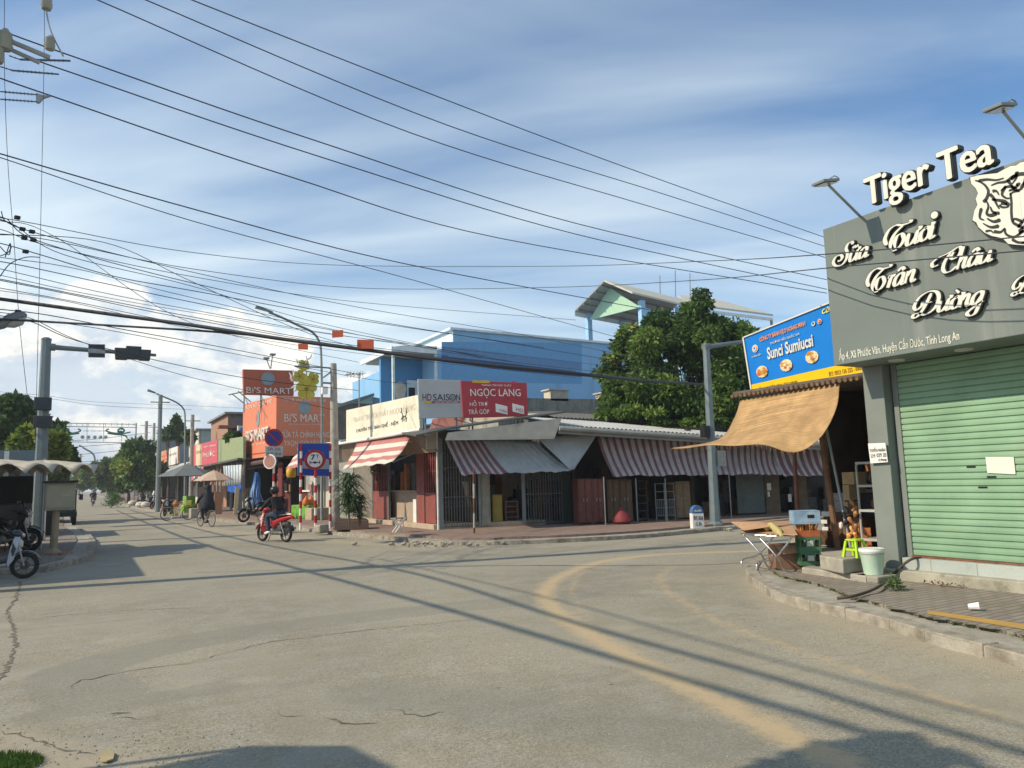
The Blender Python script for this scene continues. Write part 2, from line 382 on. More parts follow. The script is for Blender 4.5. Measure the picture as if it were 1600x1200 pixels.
def band(pl,w0,w1): d=dist_poly(pl); return np.clip((w1-d)/(w1-w0),0,1)
dust=np.zeros(len(co)); 
dust=np.maximum(dust,1.0*band(gl([(1185,861),(1080,864),(1000,869),(930,880),(872,903),(852,925),(862,948),(895,975),(1000,1035),(1100,1085),(1200,1135),(1330,1200)]),.0,.33))
dust=np.maximum(dust,.62*band(gl([(985,872),(915,893),(893,925),(925,968)]),.0,.16))
dust=np.maximum(dust,.66*band(gl([(1050,886),(1030,903),(1045,925),(1100,960),(1180,993),(1300,1035),(1450,1085),(1600,1130)]),.0,.26))
dust=np.maximum(dust,.35*band(gl([(1000,1000),(1100,1040),(1300,1100),(1600,1190)]),.0,.5))
sand=np.zeros(len(co))
sand=np.maximum(sand,.8*band(gl([(1180,905),(1215,945),(1300,970),(1400,1000),(1600,1052),(1750,1100)]),.1,.8))
sand=np.maximum(sand,.55*band(gl([(1230,960),(1300,985),(1420,1030),(1600,1090)]),.2,1.3))
sand=np.maximum(sand,.85*band(gl([(160,795),(300,822),(400,835),(520,846),(600,850),(700,856)]),.1,1.2))
sand=np.maximum(sand,.6*band(gl([(700,858),(900,852),(1170,832)]),.1,.7))
sand=np.maximum(sand,.7*band(gl([(-60,1140),(40,1165),(150,1195),(300,1240)]),.15,.45))
sand=np.maximum(sand,.6*band(gl([(1000,905),(1150,905)]),.2,1.0))
patch=.75*band(gl([(150,1085),(120,1050),(260,1010),(400,985),(600,960),(900,930)]),.25,.5)
patch=np.maximum(patch,.5*band(gl([(60,1120),(250,1090),(330,1075)]),.1,.4))
patch=np.maximum(patch,.8*band(gl([(600,1080),(800,1110),(1150,1160)]),.2,.8)*.6)
patch=np.maximum(patch,.6*band(gl([(620,862),(800,868),(1000,862)]),.0,.5))
crack=0.*band(gl([(30,912),(26,935),(10,955),(22,985),(22,1012),(8,1050)]),.02,.14)
crack=np.maximum(crack,.0*band(gl([(108,1078),(130,1062),(300,1035),(420,1003),(600,982)]),.0,.05))
crack=np.maximum(crack,.9*band([G(170,1120),G(205,1113)],.0,.13)); crack=np.maximum(crack,.75*band([G(150,1108),G(250,1125)],.0,.1))
crack=np.maximum(crack,.7*band([G(435,1115),G(500,1125),G(600,1130)],.0,.07))
crack=np.maximum(crack,.6*band([G(0,1142),G(60,1165),G(150,1185)],.0,.12))
me=bpy.data.meshes.new('road'); idx=np.arange(nx*ny).reshape(nx,ny)
F4=np.stack([idx[:-1,:-1],idx[1:,:-1],idx[1:,1:],idx[:-1,1:]],-1).reshape(-1,4)
me.vertices.add(len(co)); me.vertices.foreach_set('co',co.ravel()); me.loops.add(F4.size); me.loops.foreach_set('vertex_index',F4.ravel())
me.polygons.add(len(F4)); me.polygons.foreach_set('loop_start',np.arange(0,F4.size,4)); me.update()
for nm,a in (('dust',dust),('sand',sand),('patch',patch),('crack',crack)):
    at=me.attributes.new(nm,'FLOAT','POINT'); at.data.foreach_set('value',a.astype(np.float32))
me.polygons.foreach_set('use_smooth',[True]*len(F4)); me.materials.append(roadmat())
road=bpy.data.objects.new('road',me); COL.objects.link(road); tag(road,kind='structure')
def brickmat(name,c1,c2,mortar,bw,bh,scale=1.,ms=.012,dirt=(.16,.13,.1),damt=.6,rot=0.,off=.5):
    m=M(name,c1,.92,.1,3,.25,dirt=dirt,damt=damt,dscale=1.3); n=m.node_tree.nodes; l=m.node_tree.links
    br=n.new('ShaderNodeTexBrick'); br.inputs['Color1'].default_value=(*c1,1); br.inputs['Color2'].default_value=(*c2,1); br.inputs['Mortar'].default_value=(*mortar,1)
    br.inputs['Scale'].default_value=scale; br.inputs['Brick Width'].default_value=bw; br.inputs['Row Height'].default_value=bh; br.inputs['Mortar Size'].default_value=ms; br.offset=off
    tc=n.new('ShaderNodeTexCoord'); mp=n.new('ShaderNodeMapping'); mp.inputs['Rotation'].default_value=(0,0,rot); l.new(tc.outputs['Object'],mp.inputs[0]); l.new(mp.outputs[0],br.inputs['Vector'])
    # multiply in front of the dirt mix
    mixes=[x for x in n if x.bl_idname=='ShaderNodeMix']; first=mixes[0]; last=mixes[-1]
    mu=n.new('ShaderNodeMix'); mu.data_type='RGBA'; mu.blend_type='MIX'; mu.inputs[0].default_value=.75
    l.new(first.outputs[2],mu.inputs[6]); l.new(br.outputs['Color'],mu.inputs[7])
    l.new(mu.outputs[2],last.inputs[6]); return m
TILE_R=brickmat('paving_tiles_grey',(.27,.235,.19),(.20,.175,.15),(.12,.10,.08),.30,.10,ms=.014)
TILE_M=brickmat('paving_tiles_red',(.25,.175,.14),(.21,.15,.12),(.15,.11,.09),.30,.30,ms=.014,off=0.,dirt=(.28,.23,.17),damt=.75)
def slab(name,poly,z0,z1,material,kind='structure',bevel=0):
    mb=MB(); mb.prism([V(p[0],p[1],z0) for p in poly],(0,0,z1-z0)); return tag(mb.build(name,material,bevel=bevel),kind=kind)
# right pavement
outer=catmull([G(*p) for p in [(1265,846),(1215,866),(1180,884),(1168,898),(1172,911),(1195,925),(1213,938),(1268,955),(1305,962),(1396,985),(1472,1012),(1600,1043),(1850,1125)]],5)
outer=[V(p[0],p[1],0) for p in outer]
outer[0]=V(14,12.2,0)
inner=catmull([G(*p,.10) for p in [(1250,868),(1210,888),(1222,902),(1262,911),(1300,922),(1338,937),(1453,968),(1600,998),(1850,1075)]],5)
end=V(outer[-1][0],outer[-1][1],0); 
polyo=outer+[V(outer[-1][0]+.5,-6,0),V(18,-6,0),V(18,12.2,0)]
slab('pavement_kerb_slab',polyo,-.05,.10,CONC)
inn=[V(p[0],p[1],0) for p in inner]; polyi=inn+[V(inn[-1][0]+.4,-6,0),V(17.5,-6,0),V(17.5,inn[0][1],0)]
slab('pavement',polyi,.0,.135,TILE_R)
def kerbstones(line,step,w,z0,z1,side,seed):
    r=random.Random(seed); L=[0]
    for a,b in zip(line[:-1],line[1:]): L.append(L[-1]+np.linalg.norm(b-a))
    def at_(s):
        j=max(1,min(int(np.searchsorted(L,s)),len(L)-1)); f=(s-L[j-1])/max(L[j]-L[j-1],1e-9); return line[j-1]+(line[j]-line[j-1])*f
    mb=MB(); s=.02
    while s<L[-1]-step:
        ln=step*r.uniform(.8,1.15); a,b=at_(s),at_(min(s+ln-.012,L[-1])); d=b-a
        if np.linalg.norm(d)>.02 and r.random()>.03:
            nn=nrm(V(d[1],-d[0],0))*side; h=z1+r.uniform(-.008,.008); q=[a-nn*r.uniform(.008,.02),b-nn*r.uniform(.008,.02),b+nn*w,a+nn*w]; mb.prism([V(p[0],p[1],z0) for p in q],(0,0,h-z0))
        s+=ln
    return tag(mb.build('kerb_stones',mat('kerb_concrete',(.31,.28,.225),.95,var=.3,scale=7,bump=.6,dirt=(.15,.125,.085),dscale=2.5,damt=.85),bevel=.012),kind='structure')
kerbstones(outer,.62,.17,-.03,.112,-1,1)
# yellow line on the pavement
mb=MB(); a=[G(1449,953,.139),G(1600,975,.139),G(1750,1000,.139)]; b=[G(1449,959,.139),G(1600,983,.139),G(1750,1011,.139)]
for i in range(2): mb.poly([a[i],a[i+1],b[i+1],b[i]])
tag(mb.build('pavement_marking',mat('yellow_line_paint',(.45,.27,.07),.9,dirt=(.25,.2,.14),damt=.8,dscale=6)),kind='structure')
# market pavement (across the junction)
km=catmull([G(*p) for p in [(1420,806),(1300,812),(1230,817),(1160,826),(1080,834),(1000,841),(900,847),(800,851),(740,852),(680,851),(630,846),(600,843),(540,838),(470,829),(420,822),(380,819),(300,810),(240,800),(200,792)]],4)
kmx=[V(p[0],p[1],0) for p in km]+[V(3.5,140,0),V(2.8,400,0),V(45,400,0),V(45,13,0)]
slab('pavement_kerb_slab',kmx,-.05,.09,CONC)
mi=[]
for i,p in enumerate(km):
    t=nrm(np.array(km[min(i+1,len(km)-1)])-np.array(km[max(i-1,0)])); nn=V(t[1],-t[0],0); q=p+nn*(.55 if i<30 else .4); mi.append(V(q[0],q[1],0))
slab('pavement',mi+[V(4.3,140,0),V(3.6,400,0),V(44,400,0),V(44,14,0)],.0,.15,TILE_M)
# left pavement
kl=[V(-9,16.9,0),V(-3,19.3,0)]+[V(*G(x,y)[:2],0) for x,y in [(60,895),(105,883),(128,875),(137,866),(140,850),(132,838)]]+[V(-.5,40,0),V(-1.2,70,0),V(-2.2,140,0),V(-4,400,0),V(-50,400,0),V(-50,16.9,0)]
slab('pavement_kerb_slab',kl,-.05,.11,CONC)
slab('pavement',[p+V(-.35 if i>3 else -.1,.35 if i<8 else 0,0) for i,p in enumerate(kl)],.0,.14,TILE_R)
kerbstones([V(p[0],p[1],0) for p in km],.8,.16,-.03,.10,1,2); kerbstones(kl[1:9],.8,.16,-.03,.122,1,3)
# broken lumps along the market kerb
mb=MB()
for i in range(150):
    x=random.choice([random.gauss(690,45),random.gauss(800,70),random.uniform(900,1160)]); 
    t=(x-640)/520; y=846+ (3 if x<760 else 0) - max(0,(x-760)/400*22) + random.uniform(-6,4)
    p=G(x,y,.05); s=random.uniform(.02,.085); mb.lathe(p,[(s*.6,-.03),(s,.02),(s*.7,s*.5),(s*.2,s*.65)],6,axis=(random.gauss(0,.2),random.gauss(0,.2),1))
tag(mb.build('kerb_rubble',CONC),'broken grey concrete lumps along the edge of the market kerb','rubble',kind='stuff')
mb=MB()
for i in range(1000):
    if i<260: p=G(random.uniform(0,400),1130+random.random()**.7*80)
    elif i<650: x=random.uniform(1180,1650); p=G(x,925+(x-1190)*.29+random.gauss(14,14))
    else: p=G(random.uniform(0,1600),random.uniform(880,1200))
    s=random.uniform(.003,.009)*(1 if i<650 else .7); mb.lathe(p,[(s*.6,-.002),(s,s*.4),(s*.4,s)],5)
tag(mb.build('loose_gravel',mat('gravel',(.34,.31,.24),.95,var=.35,scale=30)),kind='stuff')
mat('grass_green',(.06,.13,.02),.7,var=.35,scale=12,trans=.3)
gl_=[V(p[0],p[1],0) for p in inner][:-3]
mb=MB(); r_=random.Random(9); n=len(gl_); fine=catmull(gl_,4); k=0; n2=len(fine)
while k<n2-4:
    L_=r_.randint(2,9)
    if r_.random()<.72:
        seg=fine[k:k+L_+1]; m=len(seg); A=[];B=[]
        if m>2:
            for i,p in enumerate(seg):
                t=nrm(seg[min(i+1,m-1)]-seg[max(i-1,0)]); nn=V(-t[1],t[0],0); w_=min(1,i,m-1-i)*r_.uniform(.015,.075); A.append(V(*(p-nn*w_*.3)[:2],.104)); B.append(V(*(p+nn*w_)[:2],.104))
                if (B[-1]-np.array([17.5,0,0]))[0]>0: pass
            mb.add(A+B,[(i,m+i,m+i+1,i+1) for i in range(m-1)]); mb.add([q+V(0,0,.0345) for q in A]+[q*2-w2+V(0,0,.0345) for q,w2 in zip(A,B)],[(i,m+i,m+i+1,i+1) for i in range(m-1)])
    k+=L_
tag(mb.build('gutter_dirt',mat('mossy_dirt',(.19,.165,.11),1.,var=.5,scale=14,bump=.6,dirt=(.10,.11,.05),dscale=3,damt=.7)),kind='structure')
mb=MB()
for i in range(900):
    j=r_.randrange(n-1); f=r_.random(); p=gl_[j]*(1-f)+gl_[j+1]*f+V(r_.gauss(0,.03),r_.gauss(0,.03),.11); a=r_.uniform(0,6.28); h=r_.uniform(.01,.035); d=V(math.cos(a),math.sin(a),0)*.006
    mb.poly([p-d,p+d,p+d*.3+V(r_.gauss(0,.01),r_.gauss(0,.01),h)])
tag(mb.build('gutter_weeds',mat('grass_green')),'tiny weeds and moss along the seam of the right pavement','weeds',kind='stuff')
def cracks(lines,w,seed):
    r=random.Random(seed); mb=MB()
    for pl in lines:
        C=[]; P=[G(*p) for p in pl]
        for a,b in zip(P[:-1],P[1:]):
            n=max(2,int(np.linalg.norm(b-a)/.06))
            for i in range(n): C.append(a+(b-a)*i/n+V(r.gauss(0,.018),r.gauss(0,.018),0))
        C.append(P[-1]); n=len(C); A=[];B=[]
        for i,c in enumerate(C):
            t=nrm(C[min(i+1,n-1)]-C[max(i-1,0)]+1e-9); nn=V(-t[1],t[0],0); ww=w*r.uniform(.15,1.)*min(1,i/3+.1,(n-1-i)/3+.1); A.append(V(*(c+nn*ww)[:2],.004)); B.append(V(*(c-nn*ww)[:2],.004))
        mb.add(A+B,[(i,n+i,n+i+1,i+1) for i in range(n-1)])
    return tag(mb.build('road_crack',mat('crack_dark',(.15,.135,.10),.95,var=.4,scale=20)),kind='structure')
cracks([[(32,908),(26,935),(10,955),(22,985),(22,1012),(8,1050),(-20,1075)]],.024,1)
cracks([[(108,1082),(112,1072),(130,1062),(220,1046),(300,1035),(420,1003),(600,982),(760,966)],[(600,1108),(660,1118),(700,1112)],[(60,965),(180,955),(330,948)]],.010,2)
cracks([[(168,1119),(182,1114),(205,1117)],[(175,1124),(200,1121),(225,1124)],[(430,1112),(450,1120),(480,1118)],[(505,1120),(540,1128),(590,1130)],[(0,1145),(40,1152),(80,1168)],[(60,1160),(110,1172),(150,1180)]],.014,3)
# grass in the near left corner
def grass(name,c,n,rx,ry,h,z=0.):
    P=[];Fa=[]
    for i in range(n):
        a=random.uniform(0,2*math.pi); r=math.sqrt(random.random()); x=c[0]+rx*r*math.cos(a); y=c[1]+ry*r*math.sin(a); hh=h*random.uniform(.5,1.1)*(1.15-r*.6); t=random.uniform(0,6.28); w=.0035
        dx,dy=math.cos(t)*w,math.sin(t)*w; lx,ly=random.gauss(0,.4)*hh,random.gauss(0,.4)*hh; b=len(P)
        P+=[(x-dx,y-dy,z),(x+dx,y+dy,z),(x+dx*.7+lx*.4,y+dy*.7+ly*.4,z+hh*.6),(x-dx*.7+lx*.4,y-dy*.7+ly*.4,z+hh*.6),(x+lx,y+ly,z+hh)]
        Fa+=[(b,b+1,b+2,b+3),(b+3,b+2,b+4)]
    mb=MB(); mb.add(P,Fa); return mb
GRASS=mat('grass_green',(.06,.13,.02),.7,var=.35,scale=12,trans=.3)
gc=G(-75,1215); tag(grass('g',gc,5200,.46,.34,.07).build('grass',GRASS),'short bright green grass at the near left road edge','grass',kind='stuff')
# dry leaf
q=[G(x,y,.012) for x,y in [(156,1184),(160,1176),(170,1173),(179,1178),(177,1187),(166,1191),(157,1190)]]
mb=MB(); mb.prism(q,(0,0,.008)); tag(mb.build('fallen_leaf',mat('dry_leaf',(.36,.30,.17),.8)),'pale dry leaf lying on the asphalt at the lower left','leaf')
q=[G(x,y,.15) for x,y in [(1514,951),(1520,948),(1531,949),(1530,955),(1516,957)]]
mb=MB(); c=sum(q)/len(q)
mb.lathe(c+V(0,0,.03),[(.028,-.05),(.04,.05)],10,axis=(.5,-1,.15)); tag(mb.build('plastic_cup',SIGNW,solid=.002),'crumpled white plastic cup lying on the tiled pavement','cup')
# ================= RIGHT SIDE: tea shop
XS=9.1
SGREY=add_streaks(mat('slate_panel',(.150,.178,.164),.55,var=.06,scale=1.5),(.24,.26,.24),.75,5,.22)
DGREY=mat('slate_column',(.19,.215,.195),.6,var=.06,dirt=(.1,.11,.1),damt=.3)
GREEN_SH=mat('shutter_green',(.225,.37,.235),.55,var=.14,scale=2,dirt=(.27,.29,.19),dscale=1.2,damt=.35)
MARB=brickmat('marble_tile',(.42,.46,.42),(.36,.40,.37),(.2,.2,.18),.3,.6,ms=.006,dirt=(.2,.2,.16),damt=.4)
STAIN=mat('stained_plaster',(.36,.34,.27),.95,var=.15,scale=3,bump=.4,dirt=(.12,.12,.08),dscale=1.8,damt=.85)
tea=thing('tea_shop','slate grey tea shop with big lettered fascia and pale green roller shutter','shop',(11,2,0))
Y1,Y0=6.93,-3.2
mb=MB(); mb.box(XS,Y0,3.08,9.88,Y1,5.06); mb.build('fascia',SGREY,tea,bevel=.01)
mb=MB(); mb.box(9.97,6.6,0.2,16,6.93,5.0); mb.box(15.8,Y0,0.2,16,6.6,5.0); mb.box(9.97,Y0,.2,15.8,Y0+.2,5.0); mb.box(9.97,Y0+.2,4.8,15.8,6.6,5.0); mb.box(9.97,Y0+.2,3.05,10.1,6.6,4.8); mb.build('wall',DGREY,tea)
mb=MB(); mb.box(9.70,6.62,.27,9.96,6.93,3.08); mb.box(9.86,6.52,.42,9.95,6.60,3.08); mb.build('pillar',DGREY,tea,bevel=.008)
mb=MB(); mb.box(9.70,1.8,.42,9.97,2.2,3.08); mb.build('pillar',DGREY,tea,bevel=.008)
# foundation: stained low wall, tiled riser
mb=MB(); mb.box(9.58,-4,0.05,9.76,6.98,.27); mb.box(9.76,-4,.05,16,6.93,.26); o=mb.build('plinth',STAIN,tea,bevel=.015)
mb=MB(); mb.box(9.74,-4,.262,9.97,6.6,.42); mb.build('step_tiles',MARB,tea,bevel=.004)
# roller shutter: ribbed profile
def shutter(parent,x,ya,yb,z0,z1,m,pitch=.085,depth=.018,name='roller_shutter',axis='y'):
    prof=[]; z=z0
    while z<z1:
        for dz,dx in ((0,0),(.008,-depth),(pitch*.45,-depth*1.15),(pitch*.86,-depth),(pitch*.93,0)): prof.append((x+dx,z+dz))
        z+=pitch
    mb=MB(); n=len(prof); vs=[]
    for yy in (ya,yb): vs+= [(px_,yy,pz) if axis=='y' else (yy,px_,pz) for px_,pz in prof]
    mb.add(vs,[(i,i+1,n+i+1,n+i) for i in range(n-1)]); return mb.build(name,m,parent)
sh=shutter(tea,9.9,2.2,6.53,.445,3.06,GREEN_SH)
mb=MB(); mb.box(9.84,2.2,.42,9.93,6.52,.447); mb.build('shutter_rail',RUST,sh)
mb=MB()
for y,z in ((5.62,1.62),(5.38,1.49),(5.5,1.36)):
    mb=MB(); mb.box(9.872,y-.05,z-.01,9.884,y+.06,z+.01); mb.build('shutter_slot',BLACK,sh)
# notice on the shutter
mb=MB(); a=PX(1540,714,9.868); b=PX(1584,714,9.868); c=PX(1587,741,9.868); d=PX(1543,739,9.868)
mb.prism([a,b,c,d],(-.004,0,0)); o=mb.build('paper_notice',mat('paper',(.72,.70,.60),.8,var=.05)); tag(o,'blank sheet of white paper taped to the green roller shutter','notice')
# downlights in the soffit
for y in (6.25,5.35,4.4,3.3):
    mb=MB(); mb.lathe((9.5,y,3.062),[(.10,0),(.11,.02)],20); mb.build('downlight',mat('downlight_glass',(.5,.5,.46),.4),tea)
# lettering
WL=mat('letter_white',(.64,.64,.56),.45,var=.02); BL=mat('letter_black',(.018,.022,.02),.5)
def on_fascia(x,y,off=0.): return PX(x,y,XS-off)
# upper block letters
def block(body,ya,yb,z0,hh):
    mb=MB()
    for k,(dy,dz) in enumerate(((0,0),(.013,0),(-.013,0),(0,.006),(0,-.006))): text_mb(mb,body,(XS-.02,ya+dy,z0+dz),(0,-1,0),(0,0,1),ya-yb,hh,.11+.0005*k,m=0,mside=1)
    mb.build('lettering',[WL,BL],tea)
    mb=MB()
    for k in range(8): text_mb(mb,body,(XS-.02,ya+.026*math.cos(k*.785),z0+.016*math.sin(k*.785)),(0,-1,0),(0,0,1),ya-yb,hh,.095+.0004*k)
    mb.build('letter_backing',BL,tea)
block('Tiger',6.13,5.25,5.00,.49)
block('Tea',5.13,4.50,5.08,.37)
GLY={
'u':([[(0,.95),(-.02,.3),(.12,.0),(.35,.08),(.58,.55)],[(.6,1),(.58,.3),(.7,0),(.9,.15)]],.88),
'a':([[(.62,.85),(.4,1.02),(.1,.75),(.03,.3),(.18,0),(.42,.12),(.63,.6)],[(.66,1.02),(.62,.3),(.72,0),(.92,.15)]],.9),
'o':([[(.35,1.02),(.05,.72),(.05,.25),(.3,0),(.58,.25),(.6,.75),(.35,1.02),(.2,.95)]],.7),
'e':([[(.05,.5),(.5,.62),(.5,.95),(.25,1.0),(.03,.6),(.1,.1),(.4,0),(.68,.25)]],.66),
'i':([[(.06,1),(.04,.3),(.16,0),(.38,.15)]],.42),
'r':([[(-.02,.8),(.1,1.02),(.16,.7),(.1,0)],[(.14,.6),(.3,1.0),(.48,.92)]],.52),
'n':([[(.02,1),(.02,0)],[(.05,.55),(.28,1.0),(.48,.88),(.46,.3),(.58,0),(.78,.15)]],.8),
'h':([[(.12,2.0),(.02,0)],[(.05,.55),(.28,1.0),(.48,.88),(.46,.3),(.58,0),(.78,.15)]],.8),
'g':([[(.62,.85),(.4,1.02),(.1,.75),(.03,.3),(.18,0),(.42,.12),(.63,.6)],[(.68,1.02),(.62,.2),(.5,-.75),(.15,-.95),(-.1,-.7),(.1,-.4),(.8,.15)]],.9),
'S':([[(.85,1.75),(.75,2.05),(.4,1.95),(.3,1.5),(.55,.95),(.55,.35),(.2,-.1),(-.4,.0),(-.75,.45),(-.6,.95),(-.15,1.0),(.1,.7),(-.05,.4),(-.3,.45)]],.95),
'T':([[(-.25,.55),(-.5,1.1),(-.35,1.75),(.1,2.0),(.6,1.85),(1.15,1.85),(1.2,2.05)],[(.75,1.85),(.2,1.3),(.05,.6),(.35,.05),(.8,.1),(1.0,.6),(.75,1.1),(.4,1.0),(.35,.3),(.5,-.15)]],1.3),
'C':([[(1.15,.35),(.8,0),(.35,0),(.08,.45),(.12,1.15),(.5,1.85),(.95,2.1),(1.2,1.8),(1.1,1.3),(.75,1.1),(.5,1.35),(.6,1.75)],[(.75,2.0),(.1,1.75),(-.5,1.6),(-.95,1.25),(-.8,.85),(-.4,.9)]],1.25),
'D':([[(.55,1.85),(.35,1.0),(.05,.2),(-.25,-.1),(-.5,0),(-.45,.25),(-.1,.25),(.5,0),(1.1,.4),(1.25,1.2),(.95,1.85),(.3,2.05),(-.35,1.7),(-.6,1.0),(-.35,.6),(.0,.85),(.05,1.2)],[(.05,1.0),(.75,1.05)]],1.45)}
def word_strokes(w):
    out=[];x=0.
    for ch in w:
        base={'ữ':'u','ư':'u','ơ':'o','ờ':'o','â':'a','Đ':'D'}.get(ch,ch)
        if ch==' ': x+=.7; continue
        st,adv=GLY[base]
        for s in st: out.append([(a+x,b) for a,b in s])
        if ch in 'ữư': out.append([(x+.6,.95),(x+.74,1.08),(x+.74,1.28)])
        if ch in 'ơờ': out.append([(x+.52,.95),(x+.72,1.08),(x+.72,1.28)])
        if ch=='ữ': out.append([(x+.05,1.3),(x+.2,1.48),(x+.38,1.32),(x+.55,1.5)])
        if ch=='ờ': out.append([(x+.1,1.62),(x+.4,1.3)])
        if ch=='â': out.append([(x+.1,1.22),(x+.36,1.5),(x+.6,1.22)])
        x+=adv
    return out,x
def scriptword(w,x0,x1,y0,dotpx=None):
    st,wd=word_strokes(w); p0=PX(x0,y0,XS); p1=PX(x1,y0,XS); Wm=p0[1]-p1[1]; s=Wm/(wd+.25); sh=.30
    for layer,(ex,dep,m,nm) in enumerate(((.013,.045,BL,'letter_backing'),(0.,.055,WL,'lettering'))):
        mb=MB()
        for k,pl in enumerate(st):
            C=catmull([V(a+b*sh,b,0) for a,b in pl],9); n=len(C); Lf=[];Rt=[]
            for i,c in enumerate(C):
                t=nrm(C[min(i+1,n-1)]-C[max(i-1,0)]); ang=math.atan2(t[1],t[0]); wv=.044+.112*abs(math.sin(ang-math.radians(10)))**1.5
                if i<3: wv*=.55+.15*i
                nn=V(-t[1],t[0],0); wv+=ex/s if ex else 0
                e=(ex/s if ex and i in (0,n-1) else 0)*(-1 if i==0 else 1)
                c=c+t*e; Lf.append(c+nn*wv); Rt.append(c-nn*wv)
            f=lambda q,d:(XS-d-.0006*k,p0[1]-q[0]*s,p0[2]+q[1]*s*.80)
            A=[f(q,dep) for q in Lf]; B=[f(q,dep) for q in Rt]; A2=[f(q,.0) for q in Lf]; B2=[f(q,.0) for q in Rt]
            vs=A+B+A2+B2; fs=[]
            for i in range(n-1):
                fs+=[(i,i+1,n+i+1,n+i),(i,2*n+i,2*n+i+1,i+1),(n+i,n+i+1,3*n+i+1,3*n+i)]
            fs+=[(0,n,3*n,2*n),(n-1,3*n-1,4*n-1,2*n-1)]
            mb.add(vs,fs)
        if dotpx:
            q=PX(*dotpx,XS); mb.lathe((XS,q[1],q[2]),[(.045+ex,0),(.045+ex,dep),(.02,dep+.002)],12,axis=(-1,0,0))
        mb.build(nm,m,tea)
scriptword('Sữa',1316,1366,414)
scriptword('Tươi',1392,1474,393,dotpx=(1464,337))
scriptword('Trân',1364,1442,457)
scriptword('Châu',1474,1562,428)
scriptword('Đường',1440,1550,494)
scriptword('Đen',1594,1655,460)
pa=PX(1312,562,XS); pb=PX(1499,524,XS); wd=pa[1]-pb[1]
lettering(tea,'Ấp 4, Xã Phước Vân, Huyện Cần Đước, Tỉnh Long An',(XS-.001,pa[1],3.11),(0,-1,0),(0,0,1),wd,.20,mat('letter_cream',(.62,.62,.52),.6),.006,off=.01)
# tiger head emblem (half outside the photograph, mirrored)
def tg(cx,cy,off): 
    return PX(1260+cx/4.615,160+cy/4.615,XS-off)
ymid=PX(1601,330,XS)[1]
OUT=[(1205,548),(1240,536),(1330,525),(1400,518),(1450,490),(1500,465),(1569,452),(1602,448)]
OUTL=[(1602,1035),(1540,1032),(1480,1025),(1440,985),(1360,968),(1310,945),(1265,905),(1250,872),(1222,855),(1235,790),(1258,745),(1245,705),(1262,662),(1245,625),(1212,592)]
def tshape(pts,off): return [tg(x,y,off) for x,y in pts]
for ex,d0,d1,m,nm in ((1.,.0,.07,WL,'emblem'),):
    P=tshape(OUT+OUTL,0); Pm=[V(p[0],2*ymid-p[1],p[2]) for p in P][::-1]
    full=[V(XS,max(p[1],ymid),p[2]) for p in P]; fullm=[V(XS,min(p[1],ymid),p[2]) for p in Pm]
    c=sum(full)/len(full)
    mb=MB()
    for hf in (full,fullm):
        mb.prism(hf,(-.07,0,0))
    emb=mb.build('emblem',WL,tea)
    mb=MB()
    for hf in (full,fullm):
        cc=V(XS,ymid,sum(p[2] for p in hf)/len(hf))
        mb.prism([cc+(p-cc)*1.035 if abs(p[1]-ymid)>.01 else cc+(p-cc)*V(1,1,1.035) for p in hf],(-.05,0,0))
    mb.build('emblem_backing',BL,tea)
ST=[([(1215,562),(1255,575),(1290,600),(1312,640),(1300,690),(1275,720)],3,8),([(1238,566),(1300,556),(1370,560),(1425,545)],7,3),
([(1330,600),(1380,580),(1440,570),(1500,530),(1569,520)],3,9),([(1450,560),(1480,600),(1500,640)],9,2),([(1510,500),(1530,540),(1569,560)],8,3),([(1510,590),(1560,600),(1602,590)],8,4),([(1520,640),(1569,620),(1602,625)],7,3),
([(1400,640),(1440,610),(1490,610),(1520,640)],4,8),([(1335,700),(1380,705),(1430,715),(1462,745)],5,9),([(1390,738),(1410,755),(1445,755),(1462,745)],6,3),([(1402,725),(1425,730),(1450,735)],8,5),
([(1320,660),(1350,690),(1372,735),(1392,770)],8,3),([(1290,700),(1312,745),(1300,800),(1330,815),(1372,800)],3,9),([(1262,760),(1250,830),(1285,850)],8,2),([(1270,870),(1330,900),(1390,890)],2,9),([(1300,835),(1350,860),(1400,845)],3,9),
([(1325,750),(1345,790),(1395,800)],3,8),([(1470,650),(1478,720),(1478,800),(1488,860),(1520,885),(1569,905),(1602,908)],5,7),([(1488,860),(1500,840),(1535,850),(1602,880)],3,8),
([(1430,905),(1440,950),(1500,970),(1560,930),(1602,925)],5,6),([(1350,930),(1400,935),(1430,905)],8,3),([(1480,985),(1530,1010),(1602,1005)],7,4),([(1440,600),(1410,660),(1440,690),(1470,690)],7,3),([(1340,640),(1370,640),(1390,670)],8,2),([(1290,930),(1330,925),(1350,945)],6,2)]
mb=MB()
for pts,w0,w1 in ST:
    C=catmull([V(a,b,0) for a,b in pts],5); n=len(C); A=[];B=[]
    for i,c in enumerate(C):
        t=nrm(C[min(i+1,n-1)]-C[max(i-1,0)]); nn=V(-t[1],t[0],0); w=1.7*(w0+(w1-w0)*i/(n-1))*(.3 if i in(0,n-1) else 1)
        A.append(tg(*(c+nn*w)[:2],.073)); B.append(tg(*(c-nn*w)[:2],.073))
    for mir in (0,1):
        f=(lambda p:V(p[0],2*ymid-p[1],p[2])) if mir else (lambda p:V(p[0],max(p[1],ymid),p[2]))
        vs=[f(p) for p in A+B]; mb.add(vs,[(i,i+1,n+i+1,n+i) for i in range(n-1)])
for mir in (0,1): pass
mb.build('emblem_stripes',BL,emb)
